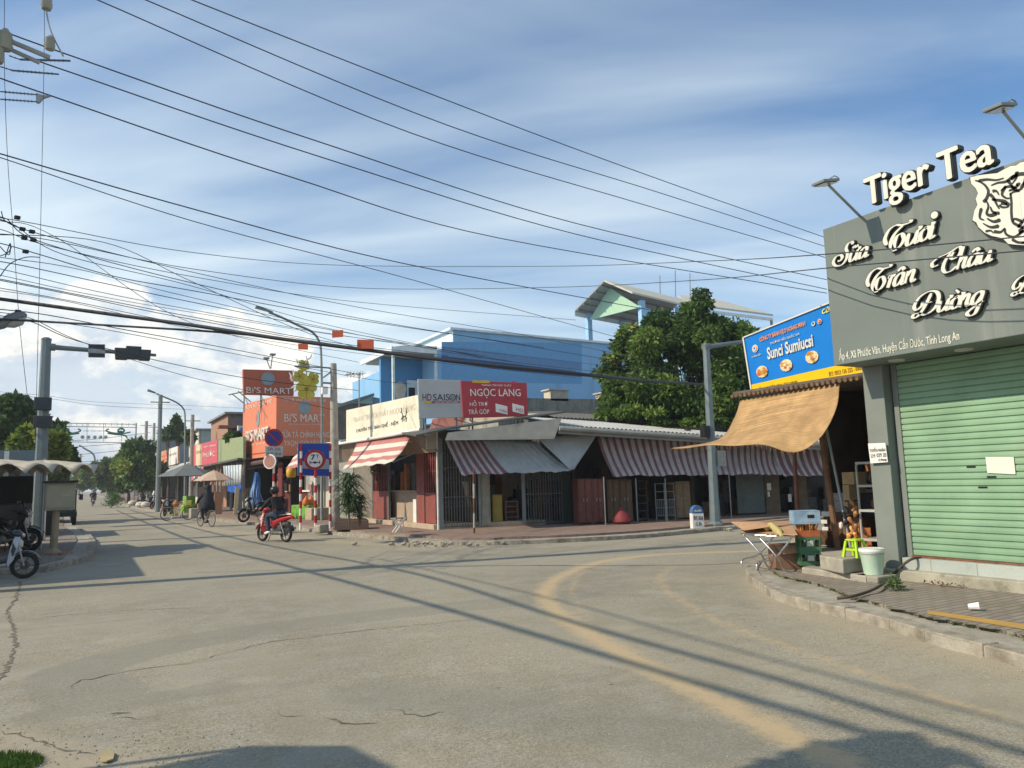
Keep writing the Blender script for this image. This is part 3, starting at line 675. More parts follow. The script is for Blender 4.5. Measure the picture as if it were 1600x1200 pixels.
# floodlights on arms above the fascia
for k,(y,lb) in enumerate(((6.38,'slim floodlight on a raised arm at the far end of the grey fascia'),(4.13,'slim floodlight on a raised arm above the large raised word'))):
    t=thing('floodlight',lb,'floodlight',(XS,y,5.06),'floodlights on the tea shop fascia')
    e=V(8.42,y-.12,5.36) if k==0 else V(8.35,y-.1,5.35)
    mb=MB(); mb.tube([(XS+.15,y,5.05),e],.018,8); mb.build('arm',STEEL,t)
    mb=MB(); mb.obox(e+V(-.22,-.1,-.02),(.32,0,.07),(0,.2,0),(-.01,0,.035)); o=mb.build('lamp_head',GREYP,t,bevel=.008)
    mb=MB(); mb.obox(e+V(-.20,-.085,-.026),(.28,0,.06),(0,.17,0),(.001,0,-.004)); mb.build('lens',mat('lamp_glass',(.35,.37,.38),.2),o)
    mb=MB(); mb.tube([e+V(-.1,-.09,.04),e+V(0,-.09,.10),e+V(.08,-.09,.09),e+V(.02,-.09,.03)],.008,6); mb.tube([e+V(-.1,.09,.04),e+V(0,.09,.10),e+V(.08,.09,.09),e+V(.02,.09,.03)],.008,6); mb.build('bracket',GREYP,t)
# notice board tied to the pillar
a=PX(1357,693,9.66);b=PX(1384,692,9.66);c=PX(1388,722,9.66);d=PX(1361,724,9.66)
t=thing('notice_board','small white job notice board tied across the grey pillar','notice',(9.66,6.8,1.85))
mb=MB(); mb.prism([a,b,c,d],(-.012,0,0)); mb.build('board',SIGNW,t)
def litext(parent,body,a,b,hfrac0,hfrac1,d,c,m,depth=.004,**k):
    """lettering laid between the left edge a-d and the right edge b-c (a top left, d bottom left), at height fractions from the bottom"""
    lo=d+(a-d)*hfrac0; ro=c+(b-c)*hfrac0; up=(a-d)*(hfrac1-hfrac0); rv=ro-lo
    return lettering(parent,body,lo,rv,up,np.linalg.norm(rv),np.linalg.norm(up),m,depth,**k)
def inset(a,b,c,d,l,r):
    """shrink a quad horizontally to fractions l..r"""
    return a+(b-a)*l,a+(b-a)*r,d+(c-d)*r,d+(c-d)*l
INK=mat('ink_dark',(.05,.05,.06),.7)
off=V(-.014,0,0)
for body,h0,h1,l,r in (('TUYỂN NHÂN',.56,.80,.06,.96),('LH: 039 20',.28,.48,.1,.97),('(C.Phụng)',.05,.2,.5,.95)):
    A,B,Cc,D_=inset(a+off,b+off,c+off,d+off,l,r); litext(t,body,A,B,h0,h1,D_,Cc,INK)
# hose along the plinth
pts=[G(1308,935,.15),G(1330,932,.17),G(1352,926,.17),G(1372,917,.19),PX(1392,902,9.5),PX(1405,888,9.55),PX(1420,876,9.6),PX(1430,872,9.70),PX(1438,872,9.82)]
mb=MB(); mb.tube(catmull(pts,6),.018,8); tag(mb.build('hose',mat('hose_rubber',(.07,.055,.045),.7)),'thick brown hose running off the plinth onto the pavement','hose')
# weed at the foot of the plinth
def leafy(name,label,cat,c,n,rx,ry,rz,ls,m,parent=None,kind=None):
    mb=MB()
    for i in range(n):
        a=random.uniform(0,6.28); e=random.uniform(.1,1.4); r=random.random()**.5
        p=V(c[0]+rx*r*math.cos(a)*math.cos(e),c[1]+ry*r*math.sin(a)*math.cos(e),c[2]+rz*r*math.sin(e))
        d=nrm(V(random.gauss(0,1),random.gauss(0,1),random.gauss(.2,.6))); s,u=frame_of(d); l=ls*random.uniform(.6,1.3)
        mb.add([p,p+d*l*.5+s*l*.28,p+d*l,p+d*l*.5-s*l*.28],[(0,1,2,3)])
    o=mb.build(name,m,parent); 
    return tag(o,label,cat,None,kind) if parent is None else o
WEED=mat('weed_leaf',(.09,.16,.04),.6,var=.3,scale=20,trans=.25)
p=G(1398,922,.14); leafy('weed','small green weed sprouting at the foot of the stained plinth','plant',p,140,.16,.13,.17,.055,WEED)
p=PX(1472,928,9.52); leafy('dead_weed','brown dead creeper on the stained plinth','plant',V(9.5,5.9,.14),90,.1,.4,.05,.04,mat('dead_leaf',(.14,.09,.05),.9))

# ================= sweets shop beside it
sw=thing('sweets_shop','open fronted sweets shop with rough steps beside the grey pillar','shop',(11.5,8.3,0))
s0,s1,s2,s3=G(1252,886,.22),G(1372,902,.22),G(1281,870,.40),G(1356,880,.40); s1[1]=max(s1[1],6.70)
mb=MB(); mb.prism([V(s0[0],s0[1],.1),V(s1[0],s1[1],.1),V(9.6,6.99,.1),V(10.5,6.99,.1),V(10.5,s0[1]+.35,.1)],(0,0,.12)); mb.prism([V(s2[0],s2[1],.221),V(s3[0],6.99,.221),V(10.4,6.99,.221),V(10.4,8.5,.221)],(0,0,.20)); print('steps',s0,s1,s2,s3)
mb.build('step',CONC,sw,bevel=.02)
mb=MB(); mb.box(10.4,6.95,.1,13.1,8.55,.45); mb.build('floor',CONC,sw)
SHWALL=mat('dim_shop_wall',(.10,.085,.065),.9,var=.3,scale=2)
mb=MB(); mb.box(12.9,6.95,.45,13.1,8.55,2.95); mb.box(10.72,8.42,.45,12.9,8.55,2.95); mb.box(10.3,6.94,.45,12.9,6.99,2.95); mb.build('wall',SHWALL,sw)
mb=MB(); mb.box(9.75,6.97,2.95,13.2,9.5,3.02); 
mb.build('roof',mat('old_tin',(.12,.10,.085),.8,var=.3,dirt=(.2,.1,.05)),sw)
mb=MB()
for k in range(26):
    y=6.97+(9.5-6.97)*k/26; mb.tube([(9.62,y,2.93),(9.95,y,2.975)],.035,6)
mb.build('eave_edge',mat('rough_thatch_edge',(.17,.11,.07),.95,var=.5,scale=20,bump=.6),sw)
# timber posts
for (x,y,z0),(px_,py_),w,m,lb in (((10.0,7.82,.45),(1282,668),.045,WOOD,''),((10.08,7.65,.45),(1291,668),.022,STEEL,'')):
    top=PX(px_,py_,x-.0); mb=MB(); mb.tube([(x,y,z0),top,top+(top-V(x,y,z0))*.25],w,8); mb.build('post',m,sw)
b=G(1247,850,.45); top=PX(1238,640,b[0]); mb=MB(); mb.tube([V(b[0],b[1],.13)-(top-b)*.0,top],.035,8); 
p1=V(10.45,0,0); q0=PX(1249,850,10.45); q1=PX(1238,660,10.45); mb=MB(); mb.tube([V(q0[0],q0[1],.13),q1,q1+(q1-q0)*.25],.035,8); mb.build('post',mat('reddish_post',(.20,.10,.07),.8,var=.2),sw)
# signboard, leaning slightly forward
sg=thing('sweets_sign','bright blue and yellow sweets shop signboard above the bamboo blind','sign',(10,8.2,2.95))
BX,TX=9.98,9.86
bl=PX(1175,617,BX); tl=PX(1161,527,TX); y2=6.94
def sgp(u,v,off=0.):   # u 0..1 towards the right end, v 0..1 up
    lo=V(BX,bl[1],bl[2])+(V(BX,y2,bl[2]+.08)-V(BX,bl[1],bl[2]))*u; hi=V(TX,tl[1],tl[2])+(V(TX,y2,tl[2]+.30)-V(TX,tl[1],tl[2]))*u
    p=lo+(hi-lo)*v; return p+V(-off,0,0)
mb=MB(); mb.prism([sgp(0,0),sgp(1,0),sgp(1,1),sgp(0,1)],(.04,0,0)); mb.build('board',mat('sign_cyan',(.008,.19,.62),.4,var=.04),sg)
mb=MB(); mb.prism([sgp(0,.0,.004),sgp(1,0,.004),sgp(1,.17,.004),sgp(0,.17,.004)],(-.004,0,0)); mb.build('band',mat('sign_yellow',(.80,.52,.01),.4,var=.04),sg)
mb=MB()
for a,b_,c,d in (((0,0),(1,0),(1,.02),(0,.02)),((0,.98),(1,.98),(1,1),(0,1)),((0,0),(.012,0),(.012,1),(0,1))):
    mb.prism([sgp(*q,.010) for q in (a,b_,c,d)],(-.012,0,0))
mb.build('trim',WL,sg)
def sgt(body,u0,u1,v0,v1,m,**k):
    o=sgp(u0,v0,.010); rv=sgp(u1,v0,.010)-o; uv=sgp(u0,v1,.010)-o
    return lettering(sg,body,o,rv,uv,np.linalg.norm(rv),np.linalg.norm(uv),m,.006,**k)
OR=mat('sign_orange',(.75,.30,.10),.5,var=.03); YE=mat('sign_lemon',(.85,.75,.12),.5,var=.03); LB=mat('sign_pale_blue',(.65,.75,.8),.5,var=.03)
sgt('CÔNG TY BÁNH KẸO HOÀNG MINH',.155,.56,.80,.90,OR,off=.02)
sgt('THƯƠNG HIỆU QUỐC GIA',.24,.50,.71,.77,WL)
sgt('Sunci Sumiucsi',.20,.60,.50,.69,WL,off=.025,shear=.1)
sgt('Cửa Hàng',.70,.88,.86,.95,YE,shear=.3,off=.02)
sgt('HƯƠNG',.76,1.0,.60,.80,OR,off=.03)
sgt('KẸO',.86,1.0,.38,.55,OR,off=.03)
sgt('Chuyên bánh kẹo',.77,1.0,.28,.34,YE); sgt('YẾN SÀO',.80,.95,.20,.26,YE)
BR=mat('sign_brown_ink',(.35,.2,.03),.6)
sgt('ĐC: ẤP 2, PHƯỚC VÂN, TÂY NINH',.03,.42,.05,.11,BR); sgt('ĐT: 0933 126 222 - 0909 819 2',.68,.99,.05,.11,BR)
def disc(parent,name,u,v,r,m,off=.011,n=20,sq=1.):
    c=sgp(u,v,off); uu=nrm(sgp(u,1)-sgp(u,0)); rr=nrm(sgp(1,v)-sgp(0,v)); mb=MB()
    mb.prism([c+rr*r*math.cos(2*math.pi*i/n)+uu*r*sq*math.sin(2*math.pi*i/n) for i in range(n)],(-.005,0,0)); return mb.build(name,m,parent)
disc(sg,'emblem',.10,.74,.065,WL); disc(sg,'emblem',.62,.80,.035,WL); disc(sg,'emblem',.67,.80,.04,WL); disc(sg,'emblem_ink',.10,.74,.05,OR,off=.017); disc(sg,'emblem_ink',.10,.74,.038,WL,off=.0225); disc(sg,'emblem_ink',.10,.745,.018,mat('sign_cyan'),off=.028); disc(sg,'emblem_ink',.67,.80,.030,SIGNR,off=.017); disc(sg,'emblem_ink',.67,.80,.012,YE,off=.0225); disc(sg,'emblem_ink',.62,.805,.02,mat('sign_cyan'),off=.017); sgt('THƯƠNG HIỆU',.055,.145,.60,.64,WL); 
cols=[mat('treat_gold',(.65,.35,.06),.5,var=.4,scale=18),mat('treat_cream',(.7,.58,.35),.5,var=.2,scale=18),mat('treat_brown',(.5,.22,.05),.5,var=.3,scale=18),mat('treat_red',(.6,.12,.06),.5)]
for j,(u,v) in enumerate(((.13,.34),(.35,.34),(.57,.36))):
    o=disc(sg,'picture',u,v,.125,cols[1],n=11,sq=.8)
    for k in range(14):
        a=random.uniform(0,6.28); r=random.uniform(.02,.10); mb=MB(); uu=nrm(sgp(u,1)-sgp(u,0)); c=sgp(u,v,.017+.0004*k)+V(0,-1,0)*r*math.cos(a)+uu*r*.8*math.sin(a)
        w=random.uniform(.02,.045); mb.prism([c+V(0,-w,0)*math.cos(q)+uu*w*.7*math.sin(q) for q in (0,1.1,2.2,3.3,4.4,5.5)],(-.003,0,0)); mb.build('picture_detail',cols[(k+j)%4 if k%4!=1 else 2],o)
# bamboo blind
BAM=M('bamboo',(.58,.37,.17),.7,var=.2,scale=5,dirt=(.34,.20,.09),dscale=1.4,damt=.5,trans=.18)
nn_=BAM.node_tree.nodes; ll_=BAM.node_tree.links; bb=nn_['Principled BSDF']; src=bb.inputs['Base Color'].links[0].from_socket
uvn=nn_.new('ShaderNodeUVMap'); uvn.uv_map='UVMap'; mp_=nn_.new('ShaderNodeMapping'); mp_.inputs['Scale'].default_value=(1.2,150,1); ll_.new(uvn.outputs[0],mp_.inputs[0]); no_=nn_.new('ShaderNodeTexNoise'); no_.inputs['Scale'].default_value=1; no_.inputs['Detail'].default_value=3; ll_.new(mp_.outputs[0],no_.inputs[0])
mr_=nn_.new('ShaderNodeMapRange'); mr_.inputs[1].default_value=.35; mr_.inputs[2].default_value=.65; mr_.inputs[3].default_value=.35; mr_.inputs[4].default_value=1.15; ll_.new(no_.outputs['Fac'],mr_.inputs[0])
mx_=nn_.new('ShaderNodeMix'); mx_.data_type='RGBA'; mx_.blend_type='MULTIPLY'; mx_.inputs[0].default_value=.75; ll_.new(src,mx_.inputs[6]); ll_.new(mr_.outputs[0],mx_.inputs[7]); ll_.new(mx_.outputs[2],bb.inputs['Base Color'])
for s in [x for x in nn_ if x.bl_idname=='ShaderNodeBsdfTranslucent']: ll_.new(mx_.outputs[2],s.inputs[0])
def curve(P,n): 
    C=catmull(P,12); L=[0]
    for a,b in zip(C[:-1],C[1:]): L.append(L[-1]+np.linalg.norm(b-a))
    out=[]
    for i in range(n+1):
        t=L[-1]*i/n; j=min(np.searchsorted(L,t),len(L)-1); j=max(j,1); f=(t-L[j-1])/max(L[j]-L[j-1],1e-9); out.append(C[j-1]+(C[j]-C[j-1])*f)
    return out
nu,nv=30,24
Tc=curve([PX(1157,626,9.72),PX(1240,612,9.72),PX(1312,599,9.72)],nu)
Lc=curve([PX(1157,626,9.72),PX(1147,655,9.5),PX(1122,688,9.15),PX(1050,701,8.6)],nv)
Bc=curve([PX(1050,701,8.6),PX(1110,697,8.68),PX(1188,696,8.78),PX(1232,706,8.9),PX(1262,700,9.0),PX(1285,682,9.1)],nu)
Rc=curve([PX(1312,599,9.72),PX(1309,630,9.5),PX(1298,660,9.25),PX(1285,682,9.1)],nv)
def coons(u,v):
    i=int(round(u*nu)); j=int(round(v*nv))
    a=Tc[i]*(1-v)+Bc[i]*v; b=Lc[j]*(1-u)+Rc[j]*u; c=Tc[0]*(1-u)*(1-v)+Tc[-1]*u*(1-v)+Bc[0]*(1-u)*v+Bc[-1]*u*v
    return a+b-c+V(0,0,.012*math.sin(u*17+v*3)*v)
mb=MB(); mb.grid(coons,nu,nv); bl_=mb.build('bamboo_blind',BAM,smooth='full')
uv=bl_.data.uv_layers.new(name='UVMap'); 
for lp in bl_.data.loops: 
    vi=lp.vertex_index; uv.data[lp.index].uv=((vi//(nv+1))/nu,(vi%(nv+1))/nv)
so_=bl_.modifiers.new('solid','SOLIDIFY'); so_.thickness=.008
tag(bl_,'rolled down tan bamboo blind hanging out under the blue signboard','blind')
mb=MB()
for k in range(34):
    u=k/34; i=int(u*nu); p=Bc[i]+(Bc[min(i+1,nu)]-Bc[i])*(u*nu-i); mb.tube([p+V(0,0,.004),p+V(random.gauss(0,.01),random.gauss(0,.01),-random.uniform(.02,.06))],.003,4)
mb.build('fringe',BAM,bl_)
# folding table with cardboard
tb=thing('folding_table','folding metal table heaped with flattened cardboard at the kerb corner','table',(9.75,9.2,.1))
ZT=.66
tc0=G(1180,838,ZT); tc1=G(1243,840,ZT); back=nrm(V(.35,1,0))*.5
mb=MB(); mb.obox(tc0,tc1-tc0,back,(0,0,.02)); mb.build('tabletop',CHROME,tb,bevel=.004)
def leg(pts,r=.014): 
    mb=MB(); mb.tube(catmull(pts,5),r,8); mb.build('leg',CHROME,tb)
for dy in (V(0,0,0),back):
    a=tc0+V(.06,0,0)+dy; b=tc1-V(.08,0,0)+dy
    f0=G(1182,893,.1)+dy*1.0; f1=V(b[0]+.05,b[1],.12)
    leg([b,(a+b)/2+V(-.02,0,-.30),f0+V(.09,0,.14),f0+V(.02,0,.10),f0]); leg([a,(a+b)/2+V(.03,0,-.30),(a+b)/2+V(.16,0,-.5),f1])
cb=thing('cardboard_sheet','flattened brown cardboard sheets overhanging the folding table','cardboard',tc0+V(0,0,.05))
def sheet(pts,th=.012,m=CARD,par=cb,nm='sheet'):
    mb=MB(); mb.prism(pts,(0,0,th)); mb.build(nm,m,par)
Z=.70
sheet([G(1158,822,.66),G(1225,830,.68),G(1233,838,.68),G(1160,834,.60)]); 
sheet([G(1160,821,.74),G(1203,822,.77),G(1238,819,.80),G(1232,812,.80),G(1198,814,.76),G(1166,817,.74)])
sheet([G(1204,824,.73),G(1238,822,.77),G(1246,836,.72),G(1210,836,.70)])
sheet([G(1162,820,.72)+V(0,.3,.03),G(1202,819,.78)+V(.05,.3,.02),G(1204,823,.76),G(1162,829,.68)])
mb=MB(); mb.tube(catmull([G(1196,826,.72),G(1206,822,.76),G(1216,830,.74),G(1222,838,.69)],5),[.03,.05,.05,.05,.06,.06,.05,.05,.05,.05,.05,.05,.04,.03,.03,.02][:16],8); tag(mb.build('yellow_sack',mat('sack_cloth',(.45,.40,.16),.9)),'crumpled pale yellow sack tucked under the cardboard on the folding table','sack')
bx=thing('cardboard_box','worn brown cardboard box standing under the folding table','box',(10.3,9.3,.1))
c0=G(1213,890,.14); mb=MB(); mb.obox(c0,V(.36,-.22,0),V(.2,.32,0),(0,0,.36)); mb.build('box_body',mat('old_card',(.25,.14,.09),.9,var=.25,dirt=(.1,.05,.04)),bx)
mb=MB(); mb.prism([c0+V(0,0,.36),c0+V(.36,-.22,.36),c0+V(.42,-.34,.26),c0+V(.03,-.14,.24)],(0,0,.006)); mb.build('flap',CARD,bx)
# crates
GC=mat('crate_green',(.05,.16,.075),.6,dirt=(.12,.12,.08),damt=.4); cfr=G(1251,884,.222)
ux=nrm(V(.80,-.62,0)); uy=V(-ux[1],ux[0],0)
if uy[1]<0: uy=-uy
def crate(o,label,w=.32,d=.26,h=.25,m=GC):
    t=thing('bottle_crate',label,'crate',o,'green crates stacked at the kerb corner')
    mb=MB(); T=.015
    mb.obox(o,ux*w,uy*d,(0,0,.02))
    for z0,z1 in ((.02,.06),(.165,.21)):
        mb.obox(o+V(0,0,z0),ux*w,uy*T,(0,0,z1-z0)); mb.obox(o+uy*(d-T)+V(0,0,z0),ux*w,uy*T,(0,0,z1-z0)); mb.obox(o+uy*T+V(0,0,z0),ux*T,uy*(d-2*T),(0,0,z1-z0)); mb.obox(o+ux*(w-T)+uy*T+V(0,0,z0),ux*T,uy*(d-2*T),(0,0,z1-z0))
    for a in (0,.33,.66,1): 
        mb.obox(o+ux*(w-.03)*a+V(0,0,.06),ux*.03,uy*T,(0,0,.105)); mb.obox(o+ux*(w-.03)*a+uy*(d-T)+V(0,0,.06),ux*.03,uy*T,(0,0,.105))
    for a in (0,.5,1):
        mb.obox(o+uy*(d-.03)*a+V(0,0,.07),ux*T,uy*.03,(0,0,.12)); mb.obox(o+ux*(w-T)+uy*(d-.03)*a+V(0,0,.07),ux*T,uy*.03,(0,0,.12))
    mb.build('crate_body',m,t)
    mb=MB(); mb.obox(o+ux*.03+uy*.03+V(0,0,.021),ux*(w-.06),uy*(d-.06),(0,0,.10)); mb.build('bottles',mat('bottle_brown',(.08,.05,.03),.3,var=.5,scale=30),t)
    mb=MB(); mb.obox(o+ux*w*.36+uy*(-.004)+V(0,0,.07),ux*w*.28,uy*.004,(0,0,.08)); mb.build('handle_panel',mat('crate_mark',(.45,.48,.42),.6),t)
    return t
crate(cfr,'lower green bottle crate under its twin at the kerb corner'); crate(cfr+V(0,0,.212),'upper green bottle crate carrying the carton of orange sticks')
o=cfr+V(0,0,.424)
t=thing('stick_carton','open carton of orange brown sticks on the upper green crate','carton',o)
mb=MB(); mb.obox(o,ux*.31,uy*.25,(0,0,.09)); mb.build('carton_body',mat('carton_red',(.35,.10,.04),.7,var=.3,scale=12),t)
mb=MB()
for k in range(46):
    p=o+ux*random.uniform(.02,.28)+uy*random.uniform(.02,.24)+V(0,0,.08); d=nrm(V(random.gauss(0,.25),random.gauss(0,.25),1)); mb.tube([p,p+d*random.uniform(.08,.15)],.009,5)
mb.build('sticks',mat('stick_orange',(.50,.22,.06),.7,var=.3,scale=20),t)
o2=o+ux*(-.05)+V(0,0,.185)
t=thing('styrofoam_tub','pale blue box balanced at the top of the crate stack','box',o2)
mb=MB(); mb.obox(o2,ux*.39,uy*.32,(0,0,.02)); 
for q,a,b_ in ((o2,ux*.39,uy*.02),(o2+uy*.30,ux*.39,uy*.02),(o2+uy*.02,ux*.02,uy*.28),(o2+ux*.37+uy*.02,ux*.02,uy*.28)): mb.obox(q+V(0,0,.02),a,b_,(0,0,.165))
mb.obox(o2+V(0,0,.186),ux*.39,uy*.32,(0,0,.012))
mb.build('tub_body',mat('box_blue',(.22,.34,.46),.5,var=.25,scale=10,dirt=(.5,.55,.6),damt=.5,dscale=4),t,bevel=.008)
mb=MB(); mb.obox(o2+ux*.2-uy*.003+V(0,0,.09),ux*.10,uy*.003,(0,0,.05)); mb.build('handle_hole',BLACK,t)
# stool, bucket, rack
GS=mat('stool_lime',(.40,.62,.03),.45,var=.05)
sc=G(1337,870,.423); t=thing('plastic_stool','small lime green plastic stool on the shop step','stool',sc)
s_=.11; hS=.22
mb=MB(); mb.obox(sc+V(-s_*.8,-s_*.8,hS),(s_*1.6,0,0),(0,s_*1.6,0),(0,0,.025)); mb.build('seat',GS,t,bevel=.01)
for sx in(-1,1):
    for sy in(-1,1):
        mb=MB(); a=sc+V(sx*s_,sy*s_,0); b=sc+V(sx*s_*.7,sy*s_*.7,hS); mb.add([a+V(dx,dy,0) for dx,dy in ((-.018,-.018),(.018,-.018),(.018,.018),(-.018,.018))]+[b+V(dx,dy,0) for dx,dy in ((-.015,-.015),(.015,-.015),(.015,.015),(-.015,.015))],[(0,1,5,4),(1,2,6,5),(2,3,7,6),(3,0,4,7),(0,3,2,1)]); mb.build('leg',GS,t)
mb=MB(); 
for q,a,b_ in ((sc+V(-s_*.9,-s_*.9,.09),(s_*1.8,0,0),(0,.012,0)),(sc+V(-s_*.9,s_*.85,.09),(s_*1.8,0,0),(0,.012,0)),(sc+V(-s_*.9,-s_*.85,.09),(.012,0,0),(0,s_*1.7,0)),(sc+V(s_*.85,-s_*.85,.09),(.012,0,0),(0,s_*1.7,0))): mb.obox(q,a,b_,(0,0,.03))
mb.build('rail',GS,t)
bc=G(1365,897,.222); t=thing('paint_bucket','pale green and white plastic bucket hung beside the steps','bucket',bc)
print('bucket',bc)
sB=.98*math.hypot(*bc[:2])/FPX
rb,rt,hb=12.5*sB,16.5*sB,36*sB
mb=MB(); mb.lathe(bc,[(rb*.98,0),(rb,.01),(rt*.97,hb*.82),(rt,hb*.84),(rt,hb*.9),(rt*.98,hb*.92),(rt*1.02,hb),(rt*.95,hb),(rt*.9,hb*.8)],28); mb.build('bucket_body',mat('bucket_green',(.42,.60,.44),.45,col2=(.62,.70,.60),scale=5,var=.2),t,smooth=True)
mb=MB(); mb.lathe(bc+V(0,0,hb*.86),[(rt*1.02,0),(rt*1.05,.01),(rt*1.05,.03),(rt*1.0,.045)],28); mb.build('rim',SIGNW,t,smooth=True)
mb=MB(); mb.tube([bc+V(rt*math.cos(a),rt*math.sin(a),hb*.86-.12*math.sin(a*1.0) if False else hb*.80) for a in np.linspace(math.radians(150),math.radians(330),10)],.004,5); mb.build('handle',STEEL,t)
# stone bits next to the bucket so it stands on something
mb=MB(); mb.obox((bc[0]-.20,bc[1]-.20,.13),(.42,0,0),(0,.36,0),(0,0,bc[2]-.132)); tag(mb.build('stone_block',CONC,bevel=.02),'rough concrete block under the pale green bucket','block')
# metal rack
rk=thing('display_rack','grey metal rack of small dark goods beside the grey pillar','rack',(10.15,7.15,.47))
RA=[PX(1337,722,10.02),PX(1376,722,10.02)]; ya,yb=RA[0][1],RA[1][1]-.1; zt=RA[0][2]
mb=MB()
for y in (ya,yb): mb.tube([(10.02,y,.46),(10.02,y,zt-.06),(10.02,y+(-.05 if y==ya else .05),zt)],.017,6); mb.tube([(10.42,y,.46),(10.42,y,zt)],.017,6)
mb.build('frame',mat('rack_frame',(.42,.42,.38),.5,metal=.2,dirt=(.2,.12,.08)),rk)
LV=[.60,1.02,1.38,zt-.02]
for z in LV: 
    mb=MB(); mb.box(10.0,yb,z-.015,10.44,ya,z+.02); mb.build('shelf',mat('rack_frame'),rk)
gm=[mat('goods_black',(.02,.02,.022),.6,var=.6,scale=30),mat('goods_brown',(.09,.05,.03),.6,var=.5,scale=30),mat('goods_grey',(.25,.25,.24),.6,var=.4,scale=30),mat('goods_orange',(.40,.15,.05),.6,var=.4,scale=30)]
mb=MB()
for z0,z1 in zip(LV[:-1],LV[1:]):
    for k in range(9):
        y=random.uniform(yb+.05,ya-.06); h=random.uniform(.4,.8)*(z1-z0-.05); mb.lathe((random.uniform(10.1,10.35),y,z0+.02),[(.03,0),(random.uniform(.04,.07),h*.4),(random.uniform(.03,.06),h*.8),(.015,h)],7,m=random.choice([0,0,1,1,2]))
mb.build('goods',gm,rk)
# hanging plush goods and beige cartons at the door
def put_blob(name,label,cat,pts,m,r=.06):
    t=MB()
    for (x,y,s) in pts: 
        p=PX(x,y,9.98+random.uniform(-.02,.04)); t.lathe(p-V(0,0,s*1.1),[(s*.25,0),(s*.5,s*.35),(s*.62,s*1.1),(s*.75,s*1.7),(s*.2,s*2.3)],7,axis=(random.gauss(0,.35),random.gauss(0,.6),1))
    tag(t.build(name,m,smooth=True),label,cat)
put_blob('hanging_slippers','string of orange slippers hanging on the shop door post','slippers',[(1334,785,.045),(1331,793,.05),(1335,802,.05),(1332,812,.05),(1336,822,.04),(1327,830,.045)],mat('goods_tan',(.36,.17,.07),.8,var=.5,scale=22))
put_blob('hanging_gloves','cluster of black and grey gloves hanging by the shop door','gloves',[(1324,796,.055),(1321,805,.05),(1318,815,.05)],mat('goods_black'))
put_blob('hanging_sweets','bundle of red and yellow packets above the lime stool','packets',[(1325,838,.05),(1332,845,.05),(1338,835,.04),(1330,825,.035)],mat('goods_redyel',(.75,.20,.08),.5,col2=(.85,.5,.1),scale=14))
put_blob('white_bag','small white bag hanging beneath the black gloves','bag',[(1313,821,.045)],SIGNW)
for k,(x0,y0,x1,y1,lb) in enumerate(((1315,738,1335,757,'beige carton on top of the stack by the shop door'),(1316,758,1328,782,'tall beige carton under the top one by the shop door'),(1317,784,1326,806,'lowest beige carton in the stack by the shop door'))):
    a=PX(x0,y0,10.35);b=PX(x1,y1,10.35); mb=MB(); mb.box(10.35,b[1],b[2],10.75,a[1],a[2]); tag(mb.build('carton',mat('carton_beige',(.50,.37,.20),.8,var=.15),bevel=.004),lb,'carton','beige cartons stacked by the shop door')
mb=MB(); p=PX(1316,806,10.35); mb.box(10.3,p[1]-.35,.46,10.8,p[1]+.1,p[2]-.02); tag(mb.build('wooden_chest',WOOD,bevel=.01),'dark wooden chest under the beige cartons by the shop door','chest')
# interior clutter
mb=MB()
for k in range(60):
    x=random.uniform(11.2,12.7); y=random.uniform(7.1,8.05); z=random.choice([.45,.95,1.45,1.95]); s=random.uniform(.1,.3)
    mb.box(x,y,z,x+s,y+s,z+random.uniform(.1,.4),m=random.randint(0,3))
for z in (.93,1.43,1.93): mb.box(12.4,7.0,z-.03,12.9,8.4,z,m=1)
o=mb.build('shop_stock',gm); tag(o,'dim heap of boxed stock inside the open sweets shop','stock',kind='stuff')
# white gift shapes near the doorway
for k,(x,y,w) in enumerate(((1291,803,.06),(1288,815,.05),(1290,826,.045))):
    p=PX(x,y,10.25); mb=MB(); mb.cbox(p,w*2,w*2,w*1.2,.5); tag(mb.build('paper_packet',SIGNW,bevel=.005),'small white paper packet beside the dark door post, number %s down'%['one','two','three'][k] if False else ['uppermost white paper packet beside the dark door post','middle white paper packet beside the dark door post','lowest white paper packet beside the dark door post'][k],'packet')
# shelf that carries the packets
mb=MB(); p=PX(1290,803,10.3); mb.box(10.15,p[1]-.12,.46,10.45,p[1]+.12,PX(1290,829,10.25)[2]); tag(mb.build('side_cabinet',mat('goods_brown'),bevel=.01),'low brown cabinet beside the dark door post','cabinet')
# extra clutter on the floor by the post
for k,(x,y,z,w,h,mm_,lbl) in enumerate(((10.5,8.1,.45,.42,.5,'goods_brown','brown carton standing inside the shop left of the dark post'),(10.55,8.1,.96,.34,.3,'goods_grey','grey carton on top of the brown one left of the dark post'),(10.9,7.7,.45,.5,.8,'goods_black','tall dark crate inside the shop behind the white packets'),(10.3,7.55,.45,.22,.3,'goods_orange','small orange brown tin behind the lime stool'))):
    mb=MB(); mb.cbox((x,y,z+h/2),w,w*.8,h,.2*k); tag(mb.build('shop_carton',mat(mm_),bevel=.008),lbl,'carton')
